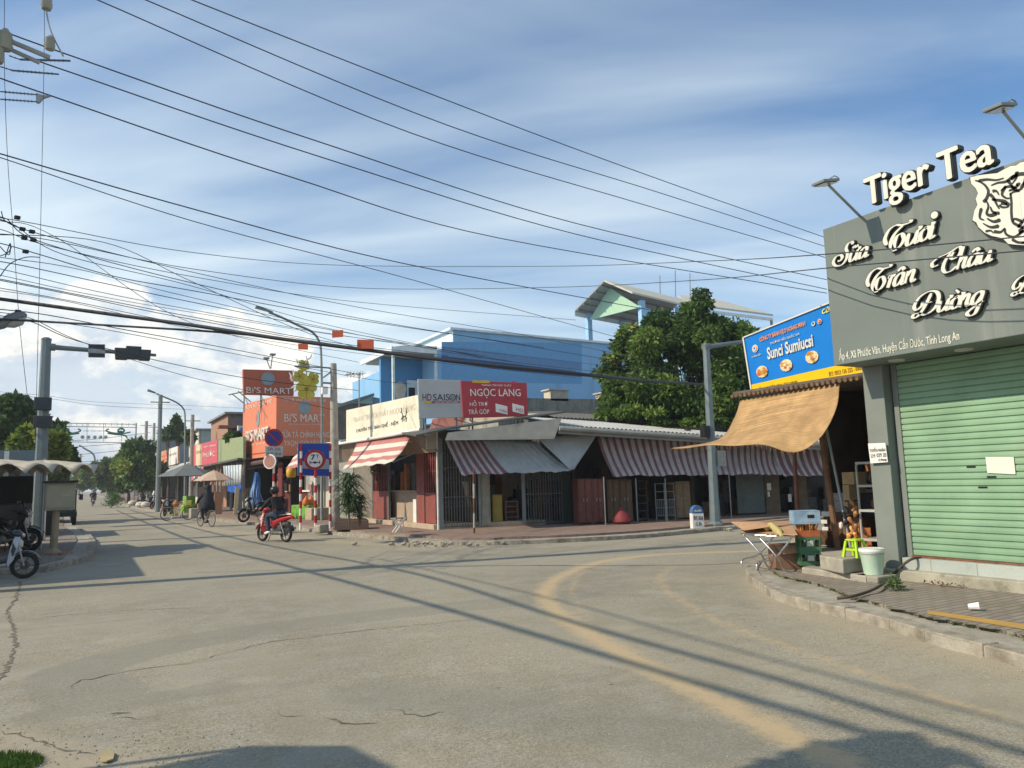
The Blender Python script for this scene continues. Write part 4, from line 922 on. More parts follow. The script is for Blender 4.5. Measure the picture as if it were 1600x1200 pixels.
# right traffic signal mast
pb=G(1118,821,.1); tp=pb.copy(); hp=PY(1103,537,pb[1]); ht=hp[2]
sm=thing('signal_mast','tall grey signal mast with a side box standing before the market awnings','signal mast',pb,'signal masts at the junction')
lean=V(hp[0]-pb[0],0,0)
mb=MB(); n_=8; mb.tube([pb,pb+V(0,0,.9)+lean*.15,pb+lean+V(0,0,ht-.1)],[.16,.135,.10],8); mb.build('pole',MAST,sm)
mb=MB(); mb.lathe(pb,[(.24,0),(.24,.05),(.17,.12)],8); mb.build('base_plate',MAST,sm)
tipa=pb+lean+V(0,0,ht-.2); ab=PY(1168,533,pb[1]); dirr=ab-tipa
mb=MB(); mb.tube([tipa,tipa+dirr,tipa+dirr*3.2],[.07,.06,.045],8); mb.lathe(tipa-nrm(dirr)*.1,[(.10,0),(.10,.25)],8,axis=dirr); mb.build('arm',MAST,sm)
for z,w,h in ((2.75,.22,.34),): 
    c=pb+lean*(z/ht)+V(-.22,0,z); mb=MB(); mb.cbox(c,w,.2,h); mb.build('signal_box',BLACK,sm,bevel=.01)
c=pb+lean*.3+V(.28,-.02,1.95); mb=MB(); mb.cbox(c,.34,.22,.46); mb.build('control_box',mat('box_grey',(.30,.30,.26),.7),sm,bevel=.01)
c=pb+lean*.3+V(.20,0,2.35); mb=MB(); mb.cbox(c,.14,.14,.2); mb.build('meter',BLACK,sm)
# ================= MARKET CORNER
tM=nrm(V(1,-.235,0)); nM=nrm(V(-.235,-1,0)); pM=V(9.45,21.7,0)
def MP(x,y,off=0.): return PN(x,y,pM+nM*off,nM)
def mpt(x_along,off,z): return pM+tM*x_along+nM*off+V(0,0,z)
def along(p): return (np.array(p)-pM)@tM
BEIGE=mat('beige_board',(.50,.46,.38),.85,dirt=(.25,.2,.14),damt=.6,dscale=1.2)
BROWNB=mat('soffit_board',(.26,.20,.15),.9,var=.15,dirt=(.15,.11,.08))
MAROON=mat('maroon_gate',(.24,.07,.06),.6,var=.15,dirt=(.14,.08,.05),damt=.4)
GATEG=mat('grey_gate',(.15,.165,.15),.55,metal=.2,dirt=(.1,.08,.06),damt=.4)
TIN=mat('tin_roof',(.48,.48,.45),.5,metal=.2,dirt=(.2,.13,.08),damt=.6,dscale=.7)
TIND=mat('dark_tin_roof',(.10,.105,.095),.8,dirt=(.16,.10,.06),damt=.4)
CREAM=mat('cream_board',(.72,.68,.55),.7,var=.06,dirt=(.45,.38,.26),damt=.45,dscale=1.1)
corner=thing('furniture_shop','corner furniture shop with a long cream fascia and maroon folding gates','shop',(9.45,21.7,.15),None)
Zp=.15
# dark inner box
yL=30.2
mb=MB()
a0=mpt(.35,-.5,0); e0=mpt(4.55,0,0); 
for (p,q) in ((V(10.6,21.8,0),V(10.6,yL,0)),(mpt(.1,-4.5,0)+V(.8,0,0),mpt(4.6,-4.5,0))):
    d=nrm(q-p); nn=V(d[1],-d[0],0); mb.obox(p+V(0,0,.1),q-p,nn*.12,(0,0,3.1))
mb.obox(mpt(4.50,-.02,.1),-nM*4.6,tM*.1,(0,0,3.0)); mb.box(9.5,yL,.1,13,yL+.12,3.15)
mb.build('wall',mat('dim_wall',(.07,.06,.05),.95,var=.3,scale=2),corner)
# floor step on the street side
st=[G(580,816,.16),G(575,826,.02),G(690,836,.02)]
mb=MB(); mb.prism([V(9.35,21.75,.14),V(12.9,20.95,.14),V(14,26,.14),V(14,30,.14),V(9.3,30,.14)],(0,0,.16)); mb.build('floor_step',mat('step_tile',(.42,.34,.25),.9,var=.15,dirt=(.25,.18,.12)),corner,bevel=.01)
# fascia on the street side (X = 9.0)
XF=9.0
fa,fb,fc,fd=PX(541,641,XF),PX(653,617,XF),PX(656,669,XF),PX(541,690,XF)
mb=MB(); mb.prism([fa,fb,fc,fd],(.1,0,0)); fas=mb.build('fascia',CREAM,corner)
offx=V(-.006,0,0)
def on_quad(parent,body,q,l,r,h0,h1,m,off=offx,**k):
    a,b,c,d=[p+off for p in q]; A,B,Cc,D_=inset(a,b,c,d,l,r); return litext(parent,body,A,B,h0,h1,D_,Cc,m,**k)
Q=(fa,fb,fc,fd)
on_quad(fas,'TRANG TRÍ NỘI THẤT NGỌC LANG',Q,.12,.96,.52,.80,mat('faded_lettering',(.60,.54,.44),.8),space=1.0)
on_quad(fas,'CHUYÊN TỦ - BÀN GHẾ - NỆM',Q,.17,.76,.20,.38,INK,off=V(-.008,0,0))
# small emblem of two leaping deer (plain strokes)
A,B,Cc,D_=inset(*[p+V(-.007,0,0) for p in Q],.79,.88)
def qp(u,v): lo=D_+(Cc-D_)*u; hi=A+(B-A)*u; return lo+(hi-lo)*v
mb=MB()
for st_ in ([(.1,.36),(.35,.46),(.7,.42),(.85,.34)],[(.35,.46),(.2,.60),(.1,.58)],[(.7,.42),(.85,.56),(.95,.54)],[(.3,.44),(.3,.28)],[(.45,.44),(.5,.3)],[(.7,.40),(.75,.26)],[(.2,.6),(.25,.7)],[(.85,.56),(.8,.68)]):
    mb.tube([qp(*s) for s in st_],.018,4)
mb.build('emblem',INK,fas)
mb=MB(); mb.tube([PX(527,694,8.93),PX(600,682,8.93),PX(657,671,8.93)],.055,10); mb.build('gutter',WHITE,corner)
# soffit and side band
mb=MB(); g0=PX(541,694,9.02); mb.prism([PX(534,697,9.05),PX(656,674,9.05),PX(683,706,9.42),PX(534,722,9.42)],(.03,0,.02)); mb.build('soffit',BROWNB,corner)
mb=MB(); q=PX(657,672,9.1); mb.obox((9.1,21.62,2.62),(.36,0,0),(0,.05,0),(0,0,q[2]-2.62)); mb.build('end_panel',BEIGE,corner)
# corner posts
def post(px_,y0,y1,off,r,m,parent,name='post',z0=.15):
    b=G(px_[0],y0,z0) if off is None else MP(px_[0],y0,off); t_=MP(px_[1],y1,off or 0); b=np.array(b); b[2]=z0
    t_=b+V(0,0,t_[2]-z0); mb=MB(); mb.tube([b,t_],r,10); return mb.build(name,m,parent)
mb=MB(); c=mpt(.02,.06,0); mb.tube([c+V(0,0,.15),c+V(0,0,3.25)],.035,10); mb.build('post',WHITE,corner)
mb=MB(); c=mpt(.12,-.02,0); mb.cbox(c+V(0,0,1.7),.14,.12,3.1,math.atan2(tM[1],tM[0])); mb.build('post',GREYP,corner)
# folding gates: bars + lattice
def gate(p,q,z0,z1,m,parent,n=None,name='folding_gate',lat=True,solidlow=0.):
    d=np.array(q)-np.array(p); Lh=np.linalg.norm(d); d=d/Lh; nn=V(d[1],-d[0],0)
    if n is None: n=int(Lh/.085)
    mb=MB()
    for k in range(n+1):
        c=np.array(p)+d*Lh*k/n+nn*(.012 if k%2 else -.012); mb.obox(c-d*.011-nn*.008+V(0,0,z0),d*.022,nn*.016,(0,0,z1-z0))
    for z in (z0,z0+(z1-z0)*.33,z0+(z1-z0)*.66,z1-.03): mb.obox(np.array(p)+V(0,0,z)-nn*.03,d*Lh,nn*.012,(0,0,.03))
    if lat:
        for zc in (z0+.25*(z1-z0),z0+.52*(z1-z0),z0+.8*(z1-z0)):
            for k in range(0,n-1,2):
                a=np.array(p)+d*Lh*k/n-nn*.035; b=np.array(p)+d*Lh*(k+2)/n-nn*.035
                mb.tube([a+V(0,0,zc-.12),b+V(0,0,zc+.12)],.006,4,cap=False); mb.tube([a+V(0,0,zc+.12),b+V(0,0,zc-.12)],.006,4,cap=False)
    if solidlow: mb.obox(np.array(p)+nn*.02+V(0,0,z0),d*Lh,nn*.006,(0,0,solidlow))
    return mb.build(name,m,parent)
def xg(px_): # Y on the street side plane X=9.5
    return PX(px_,800,9.5)[1]
zt_=2.75
gate(V(9.5,xg(584),0),V(9.5,xg(608),0),.32,zt_,MAROON,corner,solidlow=1.0)
gate(V(9.5,xg(666),0),V(9.5,xg(682),0),.32,zt_,MAROON,corner,solidlow=.95)
mb=MB(); mb.box(9.46,xg(665),.3,9.60,xg(653),zt_); mb.build('gate_column',MAROON,corner,bevel=.005)
mb=MB(); mb.box(9.46,xg(584),.3,9.54,xg(583),zt_); mb.box(9.46,xg(609),.3,9.54,xg(608),zt_);mb.build('gate_frame',GATEG,corner)
mb=MB(); mb.box(9.50,xg(583),.14,9.62,yL,3.1); mb.build('wall',mat('shaded_grey_wall',(.20,.18,.15),.9,dirt=(.1,.08,.06)),corner)
mb=MB(); y0_,y1_=PX(652,790,9.75)[1],PX(613,790,9.75)[1]; mb.box(9.75,y0_,.3,10.2,y1_,1.28); mb.box(9.68,y0_-.05,1.28,10.3,y1_+.05,1.33); tag(mb.build('shop_counter',mat('counter_beige',(.36,.29,.22),.7),bevel=.005),'plain beige shop counter inside the open maroon doorway','counter')
c=PX(650,800,9.5); mb=MB(); mb.box(9.46,c[1]-.12,.3,9.62,c[1]+.16,1.05); tag(mb.build('notice_stand',WHITE,bevel=.005),'narrow white stand with lettering beside the maroon gate column','stand')
c=G(623,832,.15); t=thing('small_stool','small grey stool with crossed legs on the pavement before the beige counter','stool',c)
mb=MB(); mb.cbox(c+V(0,0,.42),.42,.26,.03,.3); mb.build('seat',GREYP,t)
for sx in(-1,1):
    for sy in(-1,1):
        mb=MB(); mb.tube([c+V(sx*.18,sy*.1,.42),c+V(-sx*.16,sy*.12,0)],.018,6); mb.build('leg',WHITE,t)
# front gates
zt2=2.95
def mg(px0,px1,off,m,solid=0,par=corner): 
    a=along(MP(px0,780,off)); b=along(MP(px1,780,off)); return gate(mpt(a,off,0),mpt(b,off,0),.2,zt2,m,par,solidlow=solid)
mg(688,748,0,GATEG); mg(821,878,0,GATEG)
def mbox(px0,px1,off,dep,z0,z1,m,par,name,bevel=0):
    a=along(MP(px0,780,off)); b=along(MP(px1,780,off)); mb=MB(); mb.obox(mpt(a,off,z0),tM*(b-a),-nM*dep,(0,0,z1-z0)); return mb.build(name,m,par,bevel=bevel)
mbox(816,821,.03,.06,.2,zt2,GREYP,corner,'gate_frame'); mbox(748,751.5,.03,.06,.2,zt2,GREYP,corner,'gate_frame'); mbox(879,892,.02,.1,.15,zt2,mat('dark_green_wall',(.03,.045,.035),.9),corner,'wall')
mbox(688,892,.08,.1,zt2,3.2,mat('dim_lintel',(.09,.09,.08),.9),corner,'lintel')
# cupboards in the doorway
def zat(px_,py_,off): return MP(px_,py_,off)[2]
def cupboard(px0,px1,py0,py1,off,dep,m,label,name='cupboard',cat='cupboard',shelves=0,doors=0,group=None,frame=None):
    a=along(MP(px0,(py0+py1)/2,off)); b=along(MP(px1,(py0+py1)/2,off)); z1=zat((px0+px1)/2,py0,off); z0=.152
    o=mpt(a,off,z0); w=b-a; h=z1-z0; t=thing(name,label,cat,mpt((a+b)/2,off-dep/2,z0),group)
    frame=frame or m; T=.03
    mb=MB(); mb.obox(o,tM*T,-nM*dep,(0,0,h)); mb.obox(o+tM*(w-T),tM*T,-nM*dep,(0,0,h)); mb.obox(o+V(0,0,h)-V(0,0,T)+tM*T,tM*(w-2*T),-nM*dep,(0,0,T)); mb.obox(o+V(0,0,.05)+tM*T,tM*(w-2*T),-nM*dep,(0,0,T)); mb.obox(o+tM*T-nM*(dep-.01)+V(0,0,.08),tM*(w-2*T),-nM*.01,(0,0,h-.11))
    mb.build('carcass',frame,t)
    for k in range(shelves):
        mb=MB(); z=.08+(h-.11)*(k+1)/(shelves+1); mb.obox(o+tM*T+V(0,0,z),tM*(w-2*T),-nM*(dep-.02),(0,0,.025)); mb.build('shelf',m,t)
    for k in range(doors):
        mb=MB(); ww=(w-2*T)/doors; mb.obox(o+tM*(T+ww*k+.006)+nM*.004+V(0,0,.085),tM*(ww-.012),-nM*.02,(0,0,h-.12)); d=mb.build('door',m,t,bevel=.004)
        mb=MB(); q=o+tM*(T+ww*k+(.05 if k%2 else ww-.06))+nM*.006+V(0,0,h*.5); mb.obox(q,tM*.015,nM*.012,(0,0,.10)); mb.build('handle',STEEL,d)
        mb=MB(); q=o+tM*(T+ww*k+ww*.2)+nM*.006; mb.obox(q+V(0,0,h*.58),tM*ww*.6,nM*.006,(0,0,h*.3)); mb.obox(q+V(0,0,h*.12),tM*ww*.6,nM*.006,(0,0,h*.33)); mb.build('panel',m,d,bevel=.002)
    return t
cupboard(752,766,740,820,.0,.45,mat('pale_cupboard',(.30,.30,.24),.7,var=.2),'tall pale cupboard with dark slots beside the grey folding gate',doors=1,shelves=0)
cupboard(770,785,773,818,-.3,.45,mat('yellow_cupboard',(.38,.30,.07),.6),'mustard yellow cupboard just inside the dark doorway',doors=1)
cupboard(790,810,783,818,-.3,.4,mat('shelf_wood',(.20,.13,.09),.7),'small open wooden shelf just inside the dark doorway',name='open_shelf',cat='shelf',shelves=3)
mb=MB()
for k in range(46):
    x=random.uniform(.4,4.3); d=random.uniform(1.0,3.8); h=random.uniform(.3,1.5); mb.obox(mpt(x,-d,.16+random.choice([0,0,.9])),tM*random.uniform(.2,.6),-nM*.3,(0,0,h),m=random.randint(0,3))
for k in range(22):
    y=random.uniform(22.6,28.5); x=random.uniform(9.95,10.45); mb.box(x,y,.3+random.choice([0,1.0]),x+.12,y+random.uniform(.2,.5),random.uniform(.8,2.3),m=random.randint(0,3))
o=mb.build('furniture_stock',gm); tag(o,'dim furniture stacked inside the corner shop','stock',kind='stuff')
# roof over the corner: thin dark sheet with a beige gable board
EO=1.7
r0,r1,r2=MP(650,682,EO),MP(700,671,EO),MP(884,645,EO)
back=-nM*5.0+V(0,0,.45)
mb=MB()
for a,b in ((r0,r1),(r1,r2)): mb.prism([a,b,b+back,a+back],(0,0,.05))
mb.build('roof',TIND,corner)
u0,u1=MP(700,676,EO-.06),MP(878,653,EO-.06); l1,l0=MP(866,686,EO-.06),MP(696,688,EO-.06)
mb=MB(); mb.prism([u0,u1,l1,l0],(0,.03,0)); mb.build('gable_board',BEIGE,corner)
# faded pink and cream boards lying on that roof
mb=MB(); mb.prism([MP(672,670,.9),MP(676,655,.7),MP(725,650,.7),MP(722,664,.9)],(0,.02,.01)); mb.build('roof_sheet',mat('pink_sheet',(.45,.20,.17),.8,dirt=(.3,.2,.15)),corner)
mb=MB(); mb.prism([MP(722,664,.9),MP(725,652,.7),MP(862,645,.5),MP(866,647,.7),MP(800,656,.8)],(0,.02,.01)); mb.build('roof_sheet',CREAM,corner)
# the two big signs
def bigsign(name,label,q,m):
    t=thing(name,label,'sign',(sum(q)/4)*V(1,1,0)+V(0,0,min(p[2] for p in q))); mb=MB(); mb.prism(q,-nM*.10); mb.build('board',m,t,bevel=.006)
    for f in (.15,.85):
        mb=MB(); p=q[3]+(q[2]-q[3])*f-nM*.12; mb.tube([p+V(0,0,.5),p+V(0,0,-.35)],.025,6); mb.tube([p+V(0,0,.5),p-nM*.5+V(0,0,-.3)],.02,6); mb.build('support',GREYP,t)
    return t
so_=1.2
HD=[MP(653,592,so_),MP(720,594,so_),MP(725,652,so_),MP(655,654,so_)]
GREYB=mat('sign_pale_grey',(.42,.44,.44),.6,var=.03,dirt=(.3,.3,.28),damt=.3)
hd=bigsign('pale_sign','pale grey signboard with dark thin lettering, left of the red sign on the roof',HD,GREYB)
fo=nM*.008
on_quad(hd,'HD',HD,.09,.29,.45,.62,mat('ink_purple',(.10,.03,.05),.6),off=fo)
on_quad(hd,'SAIS',HD,.33,.70,.45,.62,mat('ink_navy',(.03,.04,.07),.6),off=fo); on_quad(hd,'N',HD,.855,.945,.45,.62,mat('ink_navy'),off=fo)
def ring(parent,q,u,v,r0_,r1_,m,off=fo,n=20,name='ring'):
    a,b,c,d=[p+off for p in q]; P=lambda uu,vv:(lambda lo,hi:lo+(hi-lo)*vv)(d+(c-d)*uu,a+(b-a)*uu)
    c0=P(u,v); ex=nrm(P(u+.1,v)-c0); ey=nrm(P(u,v+.1)-c0); mb=MB(); vs=[]
    for i in range(n):
        t=2*math.pi*i/n; vs+= [c0+(ex*math.cos(t)+ey*math.sin(t))*r0_,c0+(ex*math.cos(t)+ey*math.sin(t))*r1_]
    nn=off if np.linalg.norm(off)<.1 else off
    k=len(vs); w=[p+nrm(off)*.005 for p in vs]
    fs=[]
    for i in range(n):
        a_,b_,c_,d_=2*i,2*i+1,(2*i+3)%k,(2*i+2)%k; fs+=[(a_,b_,c_,d_)]
    mb.add(w,fs); return mb.build(name,m,parent)
NAVY=mat('ink_navy'); ring(hd,HD,.775,.535,.075,.10,NAVY); ring(hd,HD,.775,.535,.028,.045,NAVY)
def qbar(parent,q,l,r,h0,h1,m,off=fo,name='strip'):
    a,b,c,d=[p+off for p in q]; A,B,Cc,D_=inset(a,b,c,d,l,r); mb=MB(); mb.prism([D_+(A-D_)*h0,Cc+(B-Cc)*h0,Cc+(B-Cc)*h1,D_+(A-D_)*h1],nrm(off)*.004); return mb.build(name,m,parent)
qbar(hd,HD,.11,.29,.385,.43,mat('strip_yellow',(.6,.4,.05),.5)); qbar(hd,HD,.29,.93,.385,.43,mat('strip_maroon',(.25,.06,.08),.5))
on_quad(hd,'CHO VAY TIÊU DÙNG',HD,.36,.88,.39,.425,SIGNW,off=fo*1.8)
NL=[MP(720,595,so_+.06),MP(823,598,so_+.06),MP(825,650,so_+.06),MP(724,653,so_+.06)]
CRIM=mat('sign_crimson',(.40,.045,.06),.45,var=.04)
nl=bigsign('red_sign','crimson signboard with white lettering standing on the corner roof',NL,CRIM)
on_quad(nl,'TRANG TRÍ NỘI THẤT',NL,.30,.76,.86,.95,SIGNW,off=fo)
on_quad(nl,'NGỌC LANG',NL,.13,.90,.53,.80,SIGNW,off=fo)
on_quad(nl,'HỖ TRỢ',NL,.11,.38,.29,.47,SIGNW,off=fo); on_quad(nl,'TRẢ GÓP',NL,.08,.40,.09,.26,SIGNW,off=fo)
qbar(nl,NL,.17,.43,.955,1.03,mat('strip_yellow'),name='emblem'); qbar(nl,NL,.77,.83,.955,1.03,mat('strip_pink',(.6,.03,.15),.5),name='emblem')
for l,s1 in ((.50,'THẦN'),(.76,'HD')):
    a,b,c,d=[p+fo*1.2 for p in NL]; A,B,Cc,D_=inset(a,b,c,d,l,l+.18); sl_=V(0,0,-.09)
    qq=[D_+(A-D_)*.38,Cc+(B-Cc)*.38+sl_,Cc+(B-Cc)*.14+sl_,D_+(A-D_)*.14]; mb=MB(); mb.prism(qq,nM*.006); o=mb.build('panel',SIGNW,nl,bevel=.003)
    litext(nl,s1,*[p+nM*.01 for p in (qq[0]+(qq[1]-qq[0])*.3,qq[0]+(qq[1]-qq[0])*.92)],.2,.6,*[p+nM*.01 for p in (qq[3]+(qq[2]-qq[3])*.3,qq[3]+(qq[2]-qq[3])*.92)],CRIM)
# ------------- awnings
STR2=[mat('canvas_rose_lit',(.50,.20,.19),.85,var=.1,trans=.15),mat('canvas_cream_lit',(.70,.63,.54),.85,var=.06,trans=.15)]  # lit copy of the stripe canvas, sunlight put into paler colours
STR1=[mat('canvas_rose_shaded',(.23,.115,.13),.85,var=.15,dirt=(.2,.17,.17),damt=.5,trans=.08),mat('canvas_white_shaded',(.47,.44,.43),.85,var=.12,dirt=(.24,.21,.21),damt=.6,trans=.08),mat('canvas_grey',(.43,.47,.48),.8,var=.1,dirt=(.22,.23,.22),damt=.6,trans=.06)]  # rose and white stripes darkened in colour for the shaded awnings
def awning(label,TL,TR,BL,BR,nst,first=0,plain_from=None,sag=.06,group='awnings hanging along the market corner',bow=0,horiz=False,nv=10,name='awning'):
    TL,TR,BL,BR=[np.array(p) for p in (TL,TR,BL,BR)]
    def fn(u,v):
        a=TL+(TR-TL)*u; b=BL+(BR-BL)*u; p=a+(b-a)*v+V(0,0,.018*math.sin(u*23+v*4)*v+.012*math.sin(u*61+3*v)*v); nn=nrm(np.cross(TR-TL,BL-TL)); 
        if nn[2]<0: nn=-nn
        return p-nn*sag*math.sin(math.pi*v)-nn*bow*math.sin(math.pi*u)*v+nn*.012*math.cos(u*nst*math.pi)*(0 if horiz else 1)
    nu=nst*2 if not horiz else 14
    def mf(i,j):
        if horiz: return (j//max(1,nv//nst))%2
        if plain_from is not None and i/nu>=plain_from: return 2
        return (i//2+first)%2 
    nvv=nst*2 if horiz else nv
    mb=MB(); mb.grid(fn,nu,nvv,(lambda i,j:(j//2+first)%2) if horiz else mf); o=mb.build(name,STR1,smooth='full',solid=.006); return tag(o,label,'awning',group)
aT,aB=.65,1.35
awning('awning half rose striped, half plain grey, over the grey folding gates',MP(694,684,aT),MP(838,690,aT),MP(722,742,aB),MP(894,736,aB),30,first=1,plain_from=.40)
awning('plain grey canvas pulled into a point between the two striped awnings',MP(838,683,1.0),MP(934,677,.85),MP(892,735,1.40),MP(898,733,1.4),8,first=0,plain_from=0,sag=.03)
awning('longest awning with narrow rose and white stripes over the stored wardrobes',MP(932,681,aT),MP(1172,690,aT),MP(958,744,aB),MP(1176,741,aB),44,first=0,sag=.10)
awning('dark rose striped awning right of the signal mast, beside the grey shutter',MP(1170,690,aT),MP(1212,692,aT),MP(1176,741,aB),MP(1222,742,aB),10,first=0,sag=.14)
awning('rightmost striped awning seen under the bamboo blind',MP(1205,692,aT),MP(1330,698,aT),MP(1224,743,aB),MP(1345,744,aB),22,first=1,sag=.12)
S_=[PX(558,692,9.0),PX(641,682,9.0),PX(535,733,8.15),PX(614,722,8.15)]
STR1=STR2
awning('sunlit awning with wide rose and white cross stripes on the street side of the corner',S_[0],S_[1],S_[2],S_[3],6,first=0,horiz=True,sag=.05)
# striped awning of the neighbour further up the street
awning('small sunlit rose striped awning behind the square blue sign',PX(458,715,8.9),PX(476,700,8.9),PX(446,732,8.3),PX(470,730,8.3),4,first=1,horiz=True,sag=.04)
# awning rods
mb=MB(); mb.tube([PX(614,722,8.15),PX(660,703,9.4)],.014,6); mb.build('awning_rod',STEEL,corner)
# ------------- market row building
row=thing('market_row','long low market row with tin eaves behind the striped awnings','market building',mpt(9,-1,.15))
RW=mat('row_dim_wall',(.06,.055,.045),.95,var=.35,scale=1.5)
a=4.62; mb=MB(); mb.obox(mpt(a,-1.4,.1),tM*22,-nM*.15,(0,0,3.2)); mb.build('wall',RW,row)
eL,eR=MP(873,664,1.65),MP(1135,681,1.65); eR=eL+(eR-eL)*1.9
prof=[]
N_=150
def roofp(u,v):
    p=eL+(eR-eL)*u; return p-nM*5.5*v+V(0,0,.75*v+.02*math.sin(u*N_*2*math.pi*.5))
mb=MB(); mb.grid(roofp,N_*2,3); mb.build('roof',TIN,row,solid=.012,smooth=False)
mb=MB(); mb.tube([eL+nM*.05-V(0,0,.10),eR+nM*.05-V(0,0,.10)],.075,8); mb.obox(eL-nM*.05-V(0,0,.26),eR-eL,-nM*.04,(0,0,.22)); mb.build('gutter',mat('gutter_grey',(.27,.28,.26),.6,dirt=(.15,.13,.1),damt=.5),row)
# second dark roof and concrete parapet behind
b0,b1=PY(860,640,24.8),PY(975,655,24.8)
mb=MB(); r_a=PN(868,652,pM-nM*4,nM); r_b=PN(1110,664,pM-nM*4,nM); r_b=r_a+(r_b-r_a)*1.3
mb.grid(lambda u,v:r_a+(r_b-r_a)*u-nM*2.5*v+V(0,0,.45*v+.025*math.sin(u*110*math.pi)),220,2); mb.obox(r_a-nM*.1-V(0,0,.9),r_b-r_a,-nM*.1,(0,0,.8)); mb.build('rear_roof',TIND,row,solid=.012)
par_=thing('concrete_block','stained low concrete building between the corner shop and the blue house','building',V(17,30,0))
q=[PY(822,622,30),PY(965,624,30),PY(965,668,30),PY(822,668,30)]
mb=MB(); mb.prism([q[0],q[1],V(q[1][0],30,0),V(q[0][0]-1.5,30,0),V(q[0][0]-1.5,30,q[0][2])],(0,4,0)); mb.build('wall',add_streaks(mat('mossy_concrete',(.30,.29,.25),.95,var=.25,scale=2,bump=.4,dirt=(.09,.09,.07),damt=.7),(.06,.06,.05),.8,3,.5),par_)
for x0,x1,yy in ((853,880,611),(934,957,616)):
    a_,b_=PY(x0,yy,30.4),PY(x1,yy,30.4); mb=MB(); mb.box(a_[0],30.0,a_[2]-.5,b_[0],30.6,a_[2]); mb.box(a_[0]-.1,29.95,a_[2],b_[0]+.1,30.7,a_[2]+.06); mb.build('vent',BEIGE,par_)
mb=MB(); z_=PY(900,650,29.7)[2]; mb.box(q[0][0]-.3,29.3,z_,q[1][0]+4,30,z_+.08); mb.box(q[0][0]-.3,29.35,z_-.5,q[1][0]+4,29.9,z_-.12); mb.build('ledge',TIND,par_)
# stored goods in front of the row
WR=[mat('wardrobe_red',(.15,.055,.04),.5,var=.25,scale=6),mat('wardrobe_brown',(.12,.075,.045),.55,var=.25,scale=6),mat('wardrobe_tan',(.20,.14,.08),.6,var=.2)]
cupboard(904,925,748,819,1.0,.5,WR[0],'reddish wardrobe at the left end of the stored furniture',name='wardrobe',cat='wardrobe',doors=2,group='wardrobes stored under the striped awning')
cupboard(925.5,944,748,818,1.0,.5,WR[0],'reddish wardrobe next to the thin awning pole',name='wardrobe',cat='wardrobe',doors=2,group='wardrobes stored under the striped awning')
cupboard(949,968,749,817,.8,.5,WR[1],'brown wardrobe behind the red sack',name='wardrobe',cat='wardrobe',doors=2,group='wardrobes stored under the striped awning')
cupboard(969,988,749,816,.8,.5,WR[1],'brown wardrobe just right of the red sack',name='wardrobe',cat='wardrobe',doors=2,group='wardrobes stored under the striped awning')
cupboard(995,1012,751,815,.7,.4,mat('shelf_dark',(.06,.05,.04),.7),'dark open bookcase between the wardrobes and the metal bed frames',name='bookcase',cat='bookcase',shelves=4)
cupboard(1056,1079,752,811,.7,.5,WR[2],'tan wardrobe left of the milestone, the last of the stored furniture',name='wardrobe',cat='wardrobe',doors=2,group='wardrobes stored under the striped awning')
for k,(x0,x1,lb) in enumerate(((1025,1039,'grey metal bed frame stood on end, the left of two'),(1040,1054,'grey metal bed frame stood on end, the right of two'))):
    a=along(MP(x0,790,.8)); b=along(MP(x1,790,.8)); z1=zat(x0,755,.8); z0=.15; mb=MB()
    for s in (a,b): mb.tube([mpt(s,.8,z0),mpt(s,.8,z1)],.016,6)
    for z in np.linspace(.3,z1-.02,5): mb.tube([mpt(a,.8,z),mpt(b,.8,z)],.012,5)
    for s in np.linspace(a,b,6)[1:-1]: mb.tube([mpt(s,.8,.3),mpt(s,.8,(z1+.3)/2)],.008,5)
    tag(mb.build('bed_frame',GREYP),lb,'bed frame','metal bed frames stored upright')
c=MP(973,822,1.55); c[2]=.152
mb=MB(); mb.lathe(c,[(.22,0),(.30,.10),(.27,.22),(.17,.34),(.05,.42),(.08,.48)],14,axis=(-.1,0,1)); tag(mb.build('red_sack',mat('sack_red',(.20,.03,.035),.6,var=.15,bump=.5),smooth=True),'knotted red plastic sack on the market pavement','sack')
for (x0,y0,y1,off,lb) in ((945,826,746,1.6,'thin grey pole holding the left end of the longest awning'),(995,822,748,1.5,'thin grey pole in front of the dark bookcase'),(1041,820,748,1.5,'thin grey pole in front of the bed frames'),(1141,812,743,1.5,'thin dark pole right of the signal mast')):
    a=along(MP(x0,(y0+y1)/2,off)); mb=MB(); mb.tube([mpt(a,off,.15),mpt(a,off,zat(x0,y1,off)+.02)],.018,7); tag(mb.build('awning_pole',GREYP),lb,'pole','thin poles holding up the awnings')
# grey shutter and piers at the right
a=along(MP(1152,780,0)); b=along(MP(1196,780,0)); z1=zat(1170,745,0)+.4
mb=MB(); n=22
for k in range(n): z=.2+(z1-.2)*k/n; mb.obox(mpt(a,0,z),tM*(b-a),-nM*(.02 if k%2 else .035),(0,0,(z1-.2)/n))
mb.build('shutter',mat('shutter_greygreen',(.12,.15,.14),.6,dirt=(.08,.08,.07)),row)
for x0,x1,m in ((1197,1219,mat('pier_tan',(.16,.12,.08),.9,var=.2)),(1080,1086,RW),(1246,1262,mat('pier_tan'))):
    a=along(MP(x0,780,.05)); b=along(MP(x1,780,.05)); mb=MB(); mb.obox(mpt(a,.05,.15),tM*(b-a),-nM*.2,(0,0,3.0)); mb.build('pier',m,row)
for k,(x0,y0,x1,y1) in enumerate(((1198,755,1205,766),(1199,768,1203,776),(1231,772,1237,784))):
    a_=MP(x0,y0,.07); b_=MP(x1,y1,.07); mb=MB(); mb.obox(V(a_[0],a_[1],b_[2]),tM*(along(b_)-along(a_)),nM*.006,(0,0,a_[2]-b_[2])); tag(mb.build('paper_notice',SIGNW),['upper white notice pasted on the tan pier','lower white notice pasted on the tan pier','white notice hanging right of the tan pier'][k],'notice')
